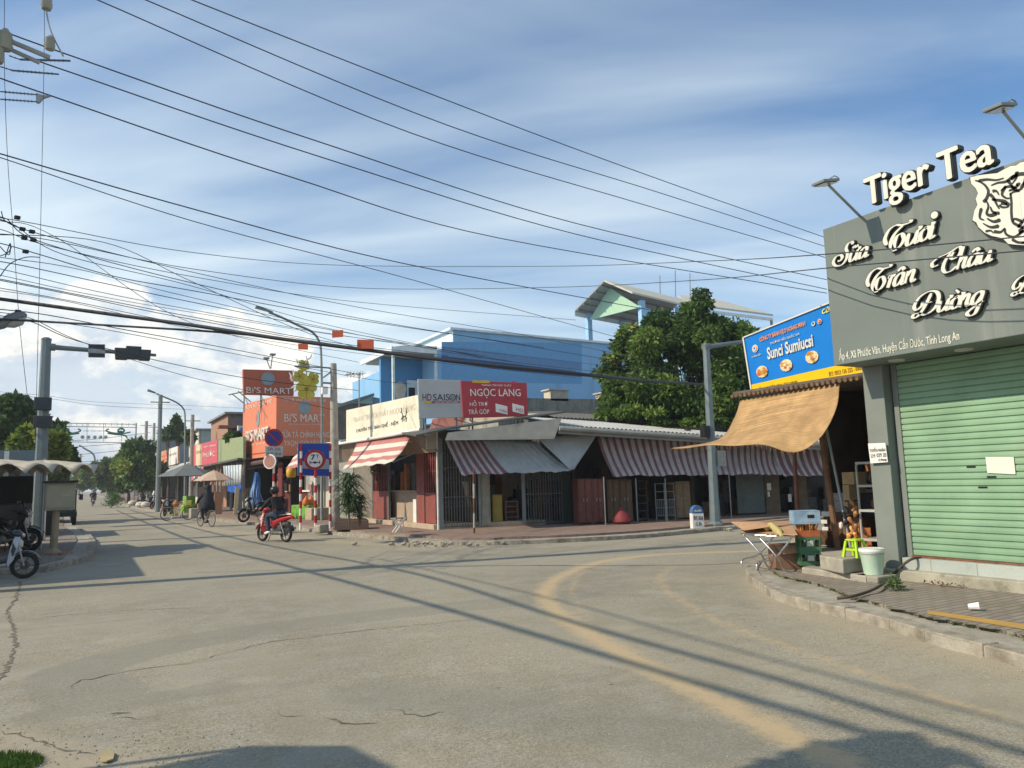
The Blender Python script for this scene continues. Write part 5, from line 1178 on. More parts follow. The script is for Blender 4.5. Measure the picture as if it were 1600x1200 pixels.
# rear stock seen as dim shapes
mb=MB()
for k in range(70):
    s=random.uniform(5,17); z=random.uniform(.15,1.5); w=random.uniform(.2,.7); mb.obox(mpt(s,-.3-random.random()*.8,.15 if k%2 else z),tM*w,-nM*.3,(0,0,random.uniform(.2,.8)),m=random.randint(0,2))
tag(mb.build('stored_goods',[gm[0],gm[1],mat('goods_dimgrey',(.08,.08,.075),.8,var=.4,scale=12)]),'dim stacked goods in the shade behind the wardrobes','goods',kind='stuff')
# milestone with blue cap
c=G(1092,826,.10); t=thing('milestone','white milestone with a rounded blue cap beside the signal mast','milestone',c)
md=nrm(V(1,-.35,0)); mn=V(md[1],-md[0],0); 
if mn[1]>0: mn=-mn
w=.34
mb=MB(); mb.obox(c-md*w/2-mn*0,md*w,-mn*.2,(0,0,.42)); mb.build('block',WHITE,t,bevel=.01)
pf=[c-md*w/2*math.cos(a)+V(0,0,.425+.22*math.sin(a)) for a in np.linspace(0,math.pi,13)]
mb=MB(); mb.prism(pf,-mn*.2); mb.build('cap',mat('milestone_blue',(.05,.13,.28),.6,dirt=(.3,.35,.4),damt=.4),t,bevel=.01)
lettering(t,'ĐT 826',c-md*w*.40+mn*.003+V(0,0,.24),md,(0,0,1),w*.8,.11,INK); lettering(t,'C.Đ',c-md*w*.25+mn*.003+V(0,0,.08),md,(0,0,1),w*.5,.10,INK)
lettering(t,'CẦN ĐƯỚC',c-md*w*.32+mn*.003+V(0,0,.46),md,(0,0,1),w*.64,.08,SIGNW)
# rusty striped pipe in front of awning one
c=G(741,836,.1); t=thing('striped_post','rusty red and white post leaning before the first awning','post',c); tp=G(741,836,.1)+V(0,0,0); top=PY(740,733,c[1])
n=9; 
mb=MB()
for k in range(n): mb.tube([c+(top-c)*k/n,c+(top-c)*(k+1)/n],.03,8,m=[0,1,1,0,0,1,1,0,0][k])
mb.build('pipe',[RUST,mat('worn_white_pipe',(.42,.38,.33),.8,dirt=(.25,.1,.06),damt=.6,dscale=3)],t)
# ------------- blue house
bh=thing('blue_house','tall sky blue house with an ornate cornice behind the market corner','house',(22,39,0))
BLW=add_streaks(mat('blue_wall',(.24,.47,.72),.75,var=.06,scale=.8,dirt=(.17,.36,.58),damt=.45,dscale=.4),(.17,.30,.46),.5,1.3,.25)
BLD=mat('blue_wall_deep',(.09,.27,.52),.75,var=.08,scale=.8); PALE=mat('pale_cornice',(.66,.74,.76),.7,dirt=(.45,.5,.5),damt=.4)
YB=36.
Xc=PY(708,512,YB)[0]; zc_=PY(708,512,YB)[2]; Xe=31.; Xl=PY(678,550,YB)[0]; zl=PY(678,546,YB)[2]; Xb=PY(610,570,YB)[0]
def house_wall_top(): pass
mb=MB()
ze=PY(960,540,YB)[2]
mb.box(Xl,YB,0,Xe,50,zl); mb.prism([V(Xc,YB,zl),V(Xe,YB,zl),V(Xe,YB,ze),V(Xc,YB,zc_-.12)],(0,7,0)); mb.build('wall',BLW,bh)
mb=MB(); mb.box(Xc-.02,YB+.02,zl,Xc-.005,YB+6.9,zc_-.14); mb.prism([V(Xc-.22,YB-.12,zc_-.12),V(Xe,YB-.12,ze),V(Xe,YB-.12,ze+.12),V(Xc-.22,YB-.12,zc_)],(0,7.3,0)); mb.build('cornice',PALE,bh)
# darker bands standing in for a blurred stretch of the side wall
a_,b_=PY(688,600,YB),PY(910,600,YB)
for (y0,y1,y2,y3,m) in ((545,556,566,575,'band_a'),(560,572,590,588,'band_b')): pass
def wallband(pts,m,k): mb=MB(); mb.prism([PY(x,y,YB-.004*k) for x,y in pts],(0,.003*k,0)); mb.build('blur_band',m,bh)
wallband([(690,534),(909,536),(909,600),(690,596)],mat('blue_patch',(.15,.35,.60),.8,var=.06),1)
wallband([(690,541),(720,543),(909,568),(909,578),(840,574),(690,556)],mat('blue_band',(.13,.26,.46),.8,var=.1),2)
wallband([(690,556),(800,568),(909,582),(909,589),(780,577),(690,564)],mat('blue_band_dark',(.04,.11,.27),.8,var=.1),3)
# balcony at the front
zcan=PY(610,572,YB)[2]
mb=MB()
cv=[PY(610,572,YB),PY(622,560,YB),PY(636,552,YB),PY(650,551,YB),PY(662,549,YB),PY(678,545,YB)]
can=[V(p[0],YB-.02,zcan+.15+.06*i) for i,p in enumerate(cv)]
zc1=zl-.02
out_=[V(Xb,YB-.3,zc1-.25),V(Xl,YB-.3,zc1-.25),V(Xl,YB+4.5,zc1-.25),V(Xb+.2,YB+4.5,zc1-.25)]
mb.prism(out_,(0,0,.12)); mb.build('canopy_slab',mat('canopy_beige',(.55,.50,.40),.8,dirt=(.3,.25,.2)),bh)
mb=MB(); 
for i in range(12):
    u0_,u1_=i/12,(i+1)/12; w_=lambda u:.20+.28*(u**2)+.10*math.sin(u*math.pi*1.5); x0_,x1_=Xb+(Xl-Xb)*u0_,Xb+(Xl-Xb)*u1_
    mb.prism([V(x0_,YB-.32,zc1-.27),V(x1_,YB-.32,zc1-.27),V(x1_,YB-.32,zc1-.25+w_(u1_)),V(x0_,YB-.32,zc1-.25+w_(u0_))],(0,-.08,0))
mb.box(Xb-.08,YB-.4,zc1-.27,Xb,YB+4.6,zc1-.02); mb.build('canopy_edge',PALE,bh)
mb=MB(); mb.box(Xb+.05,YB+1.6,3.,Xl,YB+1.8,zc1-.26); o=mb.build('balcony_wall',BLD,bh)
c=PY(625,607,YB+1.58); mb=MB(); r=.36; pts=[V(c[0]+r*math.cos(a),YB+1.59,c[2]+r*math.sin(a)) for a in np.linspace(math.radians(-25),math.radians(205),14)]+[V(c[0],YB+1.59,c[2]-1.35)]
mb.prism(pts,(0,-.03,0)); mb.build('screen_cutout',mat('canopy_beige'),o)
mb=MB(); mb.box(Xl-.10,YB-.35,3.,Xl+.02,YB-.23,zc1-.2); mb.box(Xb-.02,YB-.35,3.,Xb+.10,YB-.23,zc1-.2); mb.build('column',PALE,bh)
mb=MB(); mb.box(Xl-.9,YB+1.5,5.3,Xl-.1,YB+1.6,7.0,m=0); mb.box(Xl-.85,YB+1.46,5.35,Xl-.5,YB+1.5,6.6,m=1); mb.build('window',[PALE,BLACK],bh)
# little pale building left of the blue house
sb=thing('mint_building','small pale mint building with a flat roof behind the cream fascia','building',(12,33,0))
YM=40.4; q=[PY(531,637,YM),PY(582,620,YM),PY(582,680,YM),PY(531,680,YM)]
mb=MB(); mb.prism([q[0],q[1],V(q[1][0],YM,0),V(q[0][0],YM,0)],(0,3,0)); mb.prism([q[1],PY(622,628,YM),V(PY(622,628,YM)[0],YM,0),V(q[1][0],YM,0)],(0,3,0),m=1); mb.build('wall',[mat('mint_wall',(.55,.70,.62),.8),mat('slate_blue_wall',(.28,.36,.42),.8)],sb)
mb=MB(); mb.prism([q[0]-V(.1,.3,0),q[1]+V(0,-.3,.0),q[1]+V(0,-.3,.18),q[0]+V(-.1,-.3,.18)],(0,3.3,0)); mb.build('roof',GREYP,sb)
# steel roof shelter above
sh_=thing('roof_shelter','open steel shelter with a pale gabled roof standing on the blue house','shelter',(34,46,9))
YG=45.
nG=V(-.969,-.249,0); dG=V(.969,.249,0); P0=PY(942,440,YG)
def GP(x,y,off=0.): return PN(x,y,P0-nG*off,nG)
def pxof(p):
    q=np.array(p)-CP; w=q@AF; return 800+FPX*(q@AX)/w
def ext(p,xt,d=dG):
    lo,hi=0,40.
    for _ in range(40):
        m_=(lo+hi)/2
        if pxof(p+d*m_)<xt: lo=m_
        else: hi=m_
    return p+d*lo
CRR=mat('cream_roof',(.50,.49,.40),.6,dirt=(.4,.38,.3),damt=.3)
ga,gb,gc_=GP(898,487),GP(944,440),GP(988,459)
gb2=ext(gb,1066); Lr=np.linalg.norm(gb2-gb)
mb=MB(); mb.prism([ga,gb,gb2,ga+dG*Lr],(0,0,.14)); mb.build('roof',mat('roof_underside_grey',(.30,.32,.31),.7),sh_)
mb=MB(); mb.prism([gb,gc_,gc_+dG*Lr,gb2],(0,0,.14)); mb.build('roof',CRR,sh_)
mb=MB(); mb.prism([ga,ga+dG*Lr,ga+dG*Lr+V(0,0,-.35),ga+V(0,0,-.35)],(.1,0,0)); mb.build('eave_beam',PALE,sh_)
mb=MB(); mb.prism([GP(921,500,1.2),GP(952,449,1.2),GP(1000,480,1.2)],dG*.12); mb.build('gable_panel',mat('mint_panel',(.38,.58,.42),.8,var=.05),sh_)
for x,y,zb in ((919,487,6),(1002,470,6)):
    p=GP(x,y,1.6); mb=MB(); mb.box(p[0]-.2,p[1]-.2,zb,p[0]+.2,p[1]+.2,p[2]); mb.build('column',mat('column_blue',(.30,.52,.75),.7),sh_)
for f in (.5,.95):
    for q in (ga,gc_): p=q+dG*Lr*f; mb=MB(); mb.box(p[0]+.3,p[1]-.2,6,p[0]+.7,p[1]+.2,p[2]-.1); mb.build('column',mat('column_blue'),sh_)
p=GP(1006,505,1.6); q=ext(p,1110); mb=MB(); mb.prism([p,q,q+V(0,0,1.2),p+V(0,0,1.2)],(0,.2,0)); mb.build('parapet',mat('column_blue'),sh_)
for k in range(5):
    p=ga+(gb-ga)*(.1+.2*k); mb=MB(); mb.tube([p-V(0,0,.1),p+dG*Lr-V(0,0,.1)],.06,4); mb.build('purlin',GREYP,sh_)
# lower long roof to the right
k0,k1,k2,k3=PY(1020,468,YG+3),PY(1120,474,YG+3),PY(1208,497,YG+3),PY(1100,492,YG-2)
mb=MB(); mb.prism([PY(1060,463,YG+6),PY(1118,470,YG+6),PY(1208,494,YG),PY(1075,477,YG)],(0,0,.16)); mb.build('roof',CRR,sh_)
mb=MB(); a_=PY(1075,480,YG); b_=PY(1208,497,YG); mb.prism([a_,b_,b_-V(0,0,.22),a_-V(0,0,.22)],(0,.15,0)); mb.build('eave_beam',PALE,sh_)
mb=MB(); p=PY(1205,498,YG+.1); mb.box(p[0]-.08,YG+.02,5,p[0]+.08,YG+.18,p[2]-.1); mb.build('column',GREYP,sh_)
mb=MB(); p=PY(1110,500,YG+.4); mb.box(p[0],YG+.4,p[2]-2.5,p[0]+4.2,YG+.6,p[2]); mb.build('parapet',mat('column_blue'),sh_)
for k,(x,y0,y1) in enumerate(((1031,431,462),(1055,423,470),(1078,427,468))):
    a_,b_=PY(x,y1,YG+4),PY(x,y0,YG+4); mb=MB(); mb.tube([a_-V(0,0,.8),b_],.045,5)
    tag(mb.build('lightning_rod',GREYP),['left of the three thin rods on the pale shelter roof','middle and tallest of the three thin rods on the pale shelter roof','right of the three thin rods on the pale shelter roof'][k],'rod','thin rods on the shelter roof')
# tv aerial
c=PY(561,640,34); tt=PY(561,582,34); t=thing('tv_aerial','thin television aerial on a mast above the mint building','aerial',c)
mb=MB(); mb.tube([c-V(0,0,.5),tt],.03,5); mb.build('mast',GREYP,t)
mb=MB(); mb.tube([PY(540,585,34),PY(567,584,34)],.02,4)
for x in (543,548,553,558,563,567): p=PY(x,585,34); mb.tube([p-V(0,.5,0),p+V(0,.5,0)],.012,4); mb.tube([p-V(0,0,.15),p+V(0,0,.15)],.012,4)
mb.build('antenna_rods',GREYP,t)
# ------------- trees
def leafcluster(cs,n,ls,droop=.25,aspect=.32,seed=1):
    """cs: list of (center, radii) blobs ; numpy leaf quads scattered on shells"""
    r=np.random.default_rng(seed); C=np.array([c for c,_ in cs]); R=np.array([q for _,q in cs]); w=(R.prod(1))**(2/3); idx=r.choice(len(cs),n,p=w/w.sum())
    d=r.normal(size=(n,3)); d/=np.linalg.norm(d,axis=1)[:,None]; rad=.55+.5*r.random(n)**.7; rad*=1+.25*r.normal(size=n)*.4
    p=C[idx]+d*R[idx]*rad[:,None]
    ax=d*.5+r.normal(size=(n,3))*.7; ax[:,2]-=droop; ax/=np.linalg.norm(ax,axis=1)[:,None]
    s=np.cross(ax,r.normal(size=(n,3))); s/=np.linalg.norm(s,axis=1)[:,None]; l=ls*(.6+.7*r.random(n))[:,None]
    v=np.stack([p,p+ax*l*.5+s*l*aspect,p+ax*l,p+ax*l*.5-s*l*aspect],1).reshape(-1,3); return v,d,idx
def leafmesh(name,v,mats,mi,parent):
    me=bpy.data.meshes.new(name); off=ORG[parent.name]; v=v-off; n=len(v)//4
    me.vertices.add(len(v)); me.vertices.foreach_set('co',v.ravel()); me.loops.add(4*n); me.loops.foreach_set('vertex_index',np.arange(4*n)); me.polygons.add(n); me.polygons.foreach_set('loop_start',np.arange(0,4*n,4)); me.update()
    for m in mats: me.materials.append(m)
    me.polygons.foreach_set('material_index',mi.astype(np.int32)); o=bpy.data.objects.new(name,me); COL.objects.link(o); o.parent=parent; ORG[o.name]=off; return o
LEAF=[mat('leaf_dark',(.045,.095,.022),.5,var=.3,scale=3,trans=.3),mat('leaf_mid',(.085,.155,.03),.5,var=.3,scale=3,trans=.35),mat('leaf_light',(.17,.25,.045),.5,var=.25,scale=3,trans=.35),mat('leaf_yellow',(.30,.34,.06),.5,var=.2,scale=3,trans=.35)]
BARK=mat('bark',(.12,.09,.065),.95,var=.3,scale=6,bump=.6)
def tree(name,label,base,top_z,blobs,n,ls,mix,seed=1,group=None,droop=.3,trunk_r=.2,aspect=.3,subs=6,cat='tree'):
    t=thing(name,label,cat,base,group); r=random.Random(seed); base=np.array(base,float)
    sub=[]
    for c,q in blobs:
        c=np.array(c,float); q=np.array(q,float)
        for k in range(subs):
            d=nrm(V(r.gauss(0,1),r.gauss(0,1),r.gauss(.15,1))); f=r.uniform(.45,1.12); sub.append((c+d*q*f,q*r.uniform(.2,.5)))
    v,d,idx=leafcluster(sub,n,ls,droop,aspect,seed)
    rr=np.random.default_rng(seed+5); cm_=rr.choice(len(LEAF),len(sub),p=mix); mi=cm_[idx]; flip=rr.random(len(mi))<.35; mi=np.where(flip,rr.choice(len(LEAF),len(mi),p=mix),mi)
    leafmesh('crown',v,LEAF,mi,t)
    mb=MB(); cc=sum(np.array(c) for c,_ in blobs)/len(blobs); fork=base+(cc-base)*.45
    mb.tube(catmull([base-V(0,0,.1),base+V(.05,0,(fork[2]-base[2])*.5),fork],4),[trunk_r*(1-.4*i/8) for i in range(9)],8)
    for c,q in blobs:
        c=np.array(c); mb.tube([fork-V(0,0,.1),fork+(c-fork)*.5+V(r.gauss(0,.1),r.gauss(0,.1),.1),c],[trunk_r*.5,trunk_r*.3,trunk_r*.1],6)
    for c,q in sub[::2]: mb.tube([fork+(c-fork)*.5,c],[trunk_r*.15,trunk_r*.05],4)
    mb.build('trunk',BARK,t,smooth=True); return t
def blob(x,y,dist,rpx,ry=None,rz=None):
    c=DD(x,y,dist); s=np.linalg.norm(c-CP)/FPX; return (c,(rpx*s,(ry or rpx)*s,(rz or rpx)*s))
D_=31
bs=[blob(1075,655,D_-.5,70,None,24),blob(1140,652,D_-.5,50,None,24),blob(1075,520,D_+1,50),blob(1030,560,D_,52),blob(1110,570,D_,55),blob(1142,532,D_+1,32),blob(980,610,D_-.5,42,None,30),blob(1050,620,D_-1,58,None,38),blob(1130,630,D_-1,50,None,36),blob(995,530,D_+1,32),blob(965,640,D_-1,30,None,16),blob(1165,580,D_+1,30),blob(1085,490,D_+1,32),blob(1170,628,D_,28),blob(955,575,D_,20),blob(1015,650,D_-1.5,45,None,14)]
tree('broadleaf_tree','big dense green tree rising behind the market row and the signal mast',V(DD(1075,700,D_)[0],DD(1075,700,D_)[1],.1),0,bs,90000,.23,[.34,.42,.22,.02],seed=3,droop=.5,trunk_r=.3,aspect=.20,subs=11)
# planter with plants by the utility pole
pl=thing('planter','low dark planter box at the foot of the concrete utility pole','planter',G(548,829,.15))
c0,c1=G(522,829,.15),G(576,827,.15); bk=V(.25,.9,0)
mb=MB(); d_=nrm(c1-c0); mb.obox(c0,c1-c0,bk,(0,0,.30)); mb.build('box_body',mat('planter_brown',(.13,.09,.07),.9,dirt=(.2,.16,.12)),pl,bevel=.02)
mb=MB(); mb.obox(c0+d_*.05+bk*.08+V(0,0,.30),(c1-c0)-d_*.1,bk*.84,(0,0,.02)); mb.build('soil',mat('soil',(.06,.045,.03),1.),pl)
def spiky(label,c,h,n,m,wl=.5,seed=2,name='spiky_plant'):
    r=random.Random(seed); t=thing(name,label,'plant',c); mb=MB()
    for k in range(3): mb.tube([c,c+V(r.gauss(0,.05),r.gauss(0,.05),h*.7)],.02,6)
    mb.build('stem',BARK,t); mb=MB()
    for i in range(n):
        a=r.uniform(0,6.28); z=r.uniform(.25,1.)*h; p=c+V(r.gauss(0,.06),r.gauss(0,.06),z); L_=wl*r.uniform(.6,1.2); up=r.uniform(.1,.7); d=V(math.cos(a),math.sin(a),0); s=V(-d[1],d[0],0)*.022
        p1=p+d*L_*.5+V(0,0,L_*up*.6); p2=p+d*L_+V(0,0,L_*(up*.6-.35)); mb.add([p-s*.5,p+s*.5,p1+s,p1-s,p2],[(0,1,2,3),(3,2,4)])
    mb.build('foliage',m,t); return t
PLM=mat('plant_leaf',(.05,.09,.03),.5,var=.4,scale=8,trans=.2)
zc0=.47
c=G(546,823,zc0); c[2]=zc0; spiky('tall spiky dark green plant growing in the planter box',c,1.35,300,PLM,.52,3)
c=G(562,822,zc0); c[2]=zc0; spiky('shorter leafy plant at the right end of the planter box',c,.8,160,PLM,.32,5)
# climber with white cloth on the street side
c=V(9.3,xg(588),.32); leafy('dry_climber','dry hanging creeper and cloth strips on the maroon gate','plant',V(9.35,xg(590),1.9),220,.15,.35,.55,.12,mat('dry_creeper',(.35,.29,.19),.9,var=.3))
# ================= UP THE STREET, RIGHT SIDE
ORG_=mat('orange_board',(.66,.21,.11),.6,var=.05,dirt=(.5,.2,.12),damt=.25); WHT=mat('lettering_white',(.72,.68,.60),.6,var=.05); GRL=mat('emblem_grey',(.22,.30,.32),.6)
bm_=thing('orange_mart','orange corner mart clad in big lettered boards','shop',(9.5,43,0))
XB,YB_=8.5,40.
A0=PX(432,618,XB); A1=PX(380,632,XB); A2=PX(381,718,XB); A3=PX(432,712,XB)
ya,yb=A0[1],A1[1]; zt_a,zb_a=A0[2],A3[2]
mb=MB(); mb.prism([V(XB,ya,zb_a),V(XB,yb,A2[2]),V(XB,yb,A1[2]),V(XB,ya,zt_a)],(.15,0,0)); mb.build('board',ORG_,bm_)
R1=PY(518,621,ya)
mb=MB(); mb.box(XB+.15,ya,zb_a,R1[0],ya+.15,zt_a-.02); mb.build('board',ORG_,bm_)
mb=MB(); mb.box(XB+.2,ya+.2,zb_a+.05,R1[0]+3,yb,zt_a-.3); mb.build('wall',mat('shaded_grey_wall'),bm_)
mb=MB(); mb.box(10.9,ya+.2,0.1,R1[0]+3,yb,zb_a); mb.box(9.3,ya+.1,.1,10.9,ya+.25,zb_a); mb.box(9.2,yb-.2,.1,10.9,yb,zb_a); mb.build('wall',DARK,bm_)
QL=[V(XB,yb,A1[2]),V(XB,ya,zt_a),V(XB,ya,zb_a),V(XB,yb,A2[2])]
QR=[V(XB,ya,zt_a),V(R1[0],ya,zt_a),V(R1[0],ya,zb_a),V(XB,ya,zb_a)]
ol=V(-.02,0,0); orr=V(0,-.02,0)
def mart_face(q,off):
    on_quad(bm_,'TRẺ SƠ SINH CHO MẸ VÀ BÉ' if off is orr else 'HỆ THỐNG CỬA HÀNG',q,.12,.9,.90,.97,WHT,off=off)
mart_face(QR,orr); 
on_quad(bm_,"Bi'S MART",QR,.14,.86,.56,.70,WHT,off=orr,depth=.03); on_quad(bm_,'MẸ VÀ BÉ CHĂM SÓC TRỌN ĐỜI',QR,.22,.80,.51,.54,WHT,off=orr)
on_quad(bm_,'SỮA TẢ CHÍNH HÃNG',QR,.10,.96,.30,.43,WHT,off=orr); on_quad(bm_,'TRỌN GÓI ƯU ĐÃI',QR,.14,.92,.14,.27,WHT,off=orr)
on_quad(bm_,"Bi'S MART",QL,.18,.85,.30,.50,WHT,off=ol,depth=.10); on_quad(bm_,'TRỌN BỘ CHO MẸ',QL,.05,.90,.88,.97,WHT,off=ol); on_quad(bm_,'MẸ VÀ BÉ',QL,.25,.8,.22,.26,WHT,off=ol)
ring(bm_,QR,.50,.80,.0,.33,GRL,off=orr,name='emblem'); ring(bm_,QL,.50,.68,.0,.48,GRL,off=ol,name='emblem'); ring(bm_,QL,.47,.70,.0,.2,mat('emblem_pink',(.5,.15,.12),.6),off=ol*1.6,name='emblem')
qbar(bm_,QL,.0,1,.07,.085,mat('line_brown',(.25,.08,.04),.6),off=ol)
mb=MB(); mb.tube([V(8.55,ya+.2,2.95),V(8.55,yb-.3,2.95)],.14,8); mb.tube([V(8.8,ya+.2,2.75),V(8.8,yb-.3,2.75)],.10,8); mb.build('rolled_awning',mat('rolled_canvas',(.11,.07,.065),.9),bm_)
mb=MB(); mb.grid(lambda u,v:V(8.9+.05*math.sin(u*25),ya+.3+.9*u,.3+2.5*v),20,3); mb.build('curtain',mat('curtain_red',(.20,.05,.045),.9),bm_)
# roof board
rs=thing('roof_sign','dark red rooftop board with a round emblem above the orange mart','sign',(9,44,6.3))
q=[PY(380,577,44),PY(459,579,44),PY(459,618,44),PY(381,616,44)]
mb=MB(); mb.prism(q,(0,.35,0)); mb.build('board',mat('board_rust',(.42,.11,.055),.6,var=.05),rs)
on_quad(rs,"Bi'S MART",q,.05,.95,.05,.30,WHT,off=orr,depth=.03); ring(rs,q,.48,.64,.0,.38,GRL,off=orr,name='emblem')
mb=MB()
for f in (.02,.35,.68,.98):
    p=q[3]+(q[2]-q[3])*f; mb.tube([p+V(0,.2,.1),p+V(0,.2,-1.0)],.04,5); mb.tube([p+V(0,.2,0),p+V(-.1,-1.5,-.7)],.03,5)
mb.build('frame',GREYP,rs)
mb=MB()
p=PY(380,612,43.5); mb.tube([p,PY(357,617,43.5)],.035,5); mb.tube([PY(362,615,43.5),PY(381,630,43.5)],.03,5); mb.tube([PY(372,611,43.5),PY(392,628,43.5)],.03,5); mb.build('arm',GREYP,rs)
for k,(x0,y0,x1,y1) in enumerate(((416,560,422,576),(426,554,423,576))):
    mb=MB(); a=PY(x1,y1,43.9); b=PY(x0,y0,43.9); mb.tube([a,b],.03,5); mb.cbox(b,.30,.3,.10); tag(mb.build('spot_lamp',GREYP),['left and lower of the two small lamps above the dark red rooftop board','right and higher of the two small lamps above the dark red rooftop board'][k],'lamp','small lamps over the rooftop board')
# neighbour between mart and furniture shop
nb=thing('small_shop','narrow shop with grey and maroon boards behind the striped sign posts','shop',(9.6,35,.1))
mb=MB(); mb.box(9.9,30.4,.1,14,39.6,3.2); mb.build('wall',mat('grey_board',(.27,.29,.28),.8,dirt=(.18,.16,.13)),nb)
def sidebox(px0,px1,y0,y1,x,th,m,name,par=nb,bevel=0):
    a=PX(px0,y0,x); b=PX(px1,y1,x); mb=MB(); mb.box(x,b[1],b[2],x+th,a[1],a[2]); return mb.build(name,m,par,bevel=bevel)
sidebox(445,484,768,810,9.86,.05,mat('maroon_board',(.13,.03,.025),.8,var=.15),'board'); sidebox(481,497,757,800,9.80,.05,mat('poster_rose',(.26,.17,.15),.8,var=.3,scale=5),'poster'); sidebox(484,500,742,757,9.82,.04,mat('poster_white',(.45,.42,.38),.8,var=.3,scale=8),'poster')
sidebox(500,506,735,812,9.7,.2,mat('pier_cream',(.50,.46,.38),.9,dirt=(.3,.25,.18)),'pier'); sidebox(509,519,735,812,9.7,.2,mat('pier_cream'),'pier')
sidebox(445,484,766,768.5,9.75,.15,WHITE,'ledge')
mb=MB(); g1=PX(541,688,9.0); mb.prism([V(8.95,30.25,3.32),V(8.95,37.5,3.32),V(11.5,37.5,3.7),V(11.5,30.25,3.7)],(0,0,.08)); mb.build('roof',WHITE,nb)
mb=MB(); mb.box(9.9,39.6,.1,10.2,39.9,3.1); mb.build('pier',RW,nb)
c=PX(455,738,8.8); mb=MB(); mb.lathe(c-V(0,0,.25),[(.18,0),(.24,.1),(.24,.38),(.12,.5)],12); tag(mb.build('yellow_lantern',mat('lantern_yellow',(.60,.34,.04),.6),smooth=True),'yellow lantern hanging under the small rose awning','lantern')
# goods on the pavement there
c=G(477,810,.15); mb=MB(); mb.cbox(c+V(0,0,.3),1.3,.6,.6,-1.2); tag(mb.build('green_cloth_stand',mat('green_cloth',(.16,.36,.05),.8,var=.3,scale=4),bevel=.05),'low stand wrapped in bright green cloth behind the striped posts','stand')
for k,(x,y,lb) in enumerate(((477,800,'left orange bag on the green wrapped stand'),(484,801,'right orange bag on the green wrapped stand'))):
    c=G(477,810,.15)+V(.25*k-.1,-.45+.1*k,.6); mb=MB(); mb.lathe(c,[(.13,0),(.17,.1),(.11,.24),(.03,.38)],9,axis=(.1,.1,1)); tag(mb.build('orange_bag',mat('bag_orange',(.62,.18,.04),.6),smooth=True),lb,'bag','orange bags on the green stand')
c=G(497,812,.15); mb=MB(); mb.cbox(c+V(0,0,.25),.9,.6,.5,.2); tag(mb.build('pale_crate',mat('crate_pale',(.40,.32,.22),.9,var=.2),bevel=.03),'pale crate just left of the concrete utility pole','crate')
# lumps of broken kerb near the posts
for k,(x,y,lb) in enumerate(((502,831,'broken kerb block lying left of the planter box'),(440,828,'broken kerb block lying behind the red motorbike'))):
    c=G(x,y,.1); mb=MB(); mb.cbox(c+V(0,0,.1),.4,.35,.28,.4); tag(mb.build('kerb_block',CONC,bevel=.06),lb,'kerb block')
# ---- row of shops further on
XR=8.0
def frontQ(x0,y0,x1,y1,X0=XR):  # px left/right, left top y etc
    return PX(x0,y0[0],X0),PX(x1,y0[1],X0),PX(x1,y1[1],X0),PX(x0,y1[0],X0)
def shop(name,label,q,board,deep=6,zr=3.3,shade=True):
    t=thing(name,label,'shop',(XR+1,(q[0][1]+q[1][1])/2,0)); mb=MB(); mb.prism(list(q),(.15,0,0)); b=mb.build('signboard',board,t)
    y0,y1=q[1][1],q[0][1]
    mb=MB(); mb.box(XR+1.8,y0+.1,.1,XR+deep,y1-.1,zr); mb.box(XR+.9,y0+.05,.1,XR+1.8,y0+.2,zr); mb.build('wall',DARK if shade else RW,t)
    mb=MB(); mb.box(XR-.3,y0,zr-.12,XR+deep+.2,y1,zr); mb.build('roof',TIND,t)
    for f in (.05,.5,.95):
        y=y0+(y1-y0)*f; mb=MB(); mb.box(XR+.1,y-.06,.1,XR+.22,y+.06,zr-.12); mb.build('post',mat('pier_cream'),t)
    return t,b
qg=frontQ(341,(688,682),380,(725,718)); g_,b_=shop('green_board_shop','shop under a plain rusty green board beside the orange mart',qg,mat('board_green',(.27,.34,.19),.7,dirt=(.4,.22,.1),damt=.45,dscale=.5))
qr=frontQ(298,(697,687),340,(728,725)); r_,b_=shop('red_board_shop','shop under the pink red and white lettered board',qr,mat('board_pink',(.55,.10,.13),.6,dirt=(.6,.3,.25),damt=.2,dscale=.5))
qbar(b_,qr,.0,.13,0,1,SIGNW,off=ol); qbar(b_,qr,.24,.47,.0,.97,mat('board_cream',(.62,.52,.34),.7),off=ol)
on_quad(b_,'PHƯỚC',qr,.52,.92,.35,.62,WHT,off=ol); on_quad(b_,'CÀ PHÊ',qr,.26,.46,.55,.72,mat('ink_brown',(.2,.05,.03),.7),off=ol*1.5); on_quad(b_,'TIỆM VÀNG',qr,.52,.96,.74,.86,WHT,off=ol)
qo=frontQ(251,(706,697),278,(731,724)); o_,b_=shop('orange_board_shop','far shop under an orange and white lettered board',qo,mat('board_orange_pale',(.60,.27,.15),.7))
qbar(b_,qo,.5,1,0,1,SIGNW,off=ol)
for h,tx in ((.62,'THUỐC TÂY'),(.38,'NHÀ THUỐC'),(.15,'BÁN LẺ')): on_quad(b_,tx,qo,.08,.45,h,h+.14,SIGNR,off=ol*1.4)
on_quad(b_,'TẠP HÓA',qo,.55,.95,.5,.7,mat('ink_brown'),off=ol*1.6)
qw=frontQ(226,(712,709),243,(741,738)); w_,b_=shop('white_board_shop','farthest shop under a small white and green board',qw,SIGNW)
qbar(b_,qw,.5,1,0,.55,mat('board_lime',(.25,.42,.06),.7),off=ol)
mb=MB(); mb.box(XR+1.5,78,.1,XR+8,88,3.2); mb.box(XR+1.5,111,.1,XR+8,124,3.2); mb.box(XR+1.5,143,.1,XR+8,190,3.0); tag(mb.build('low_sheds',RW),'dark low sheds filling the gaps between the far shops','shed')
# awning-like tin canopies
mb=MB(); mb.prism([PX(236,748,6.6),PX(275,735,6.6),PX(300,722,8.2),PX(245,733,8.2)],(0,0,.08)); tag(mb.build('tin_canopy',TIN),'long pale tin canopy sloping below the orange and white board','canopy')
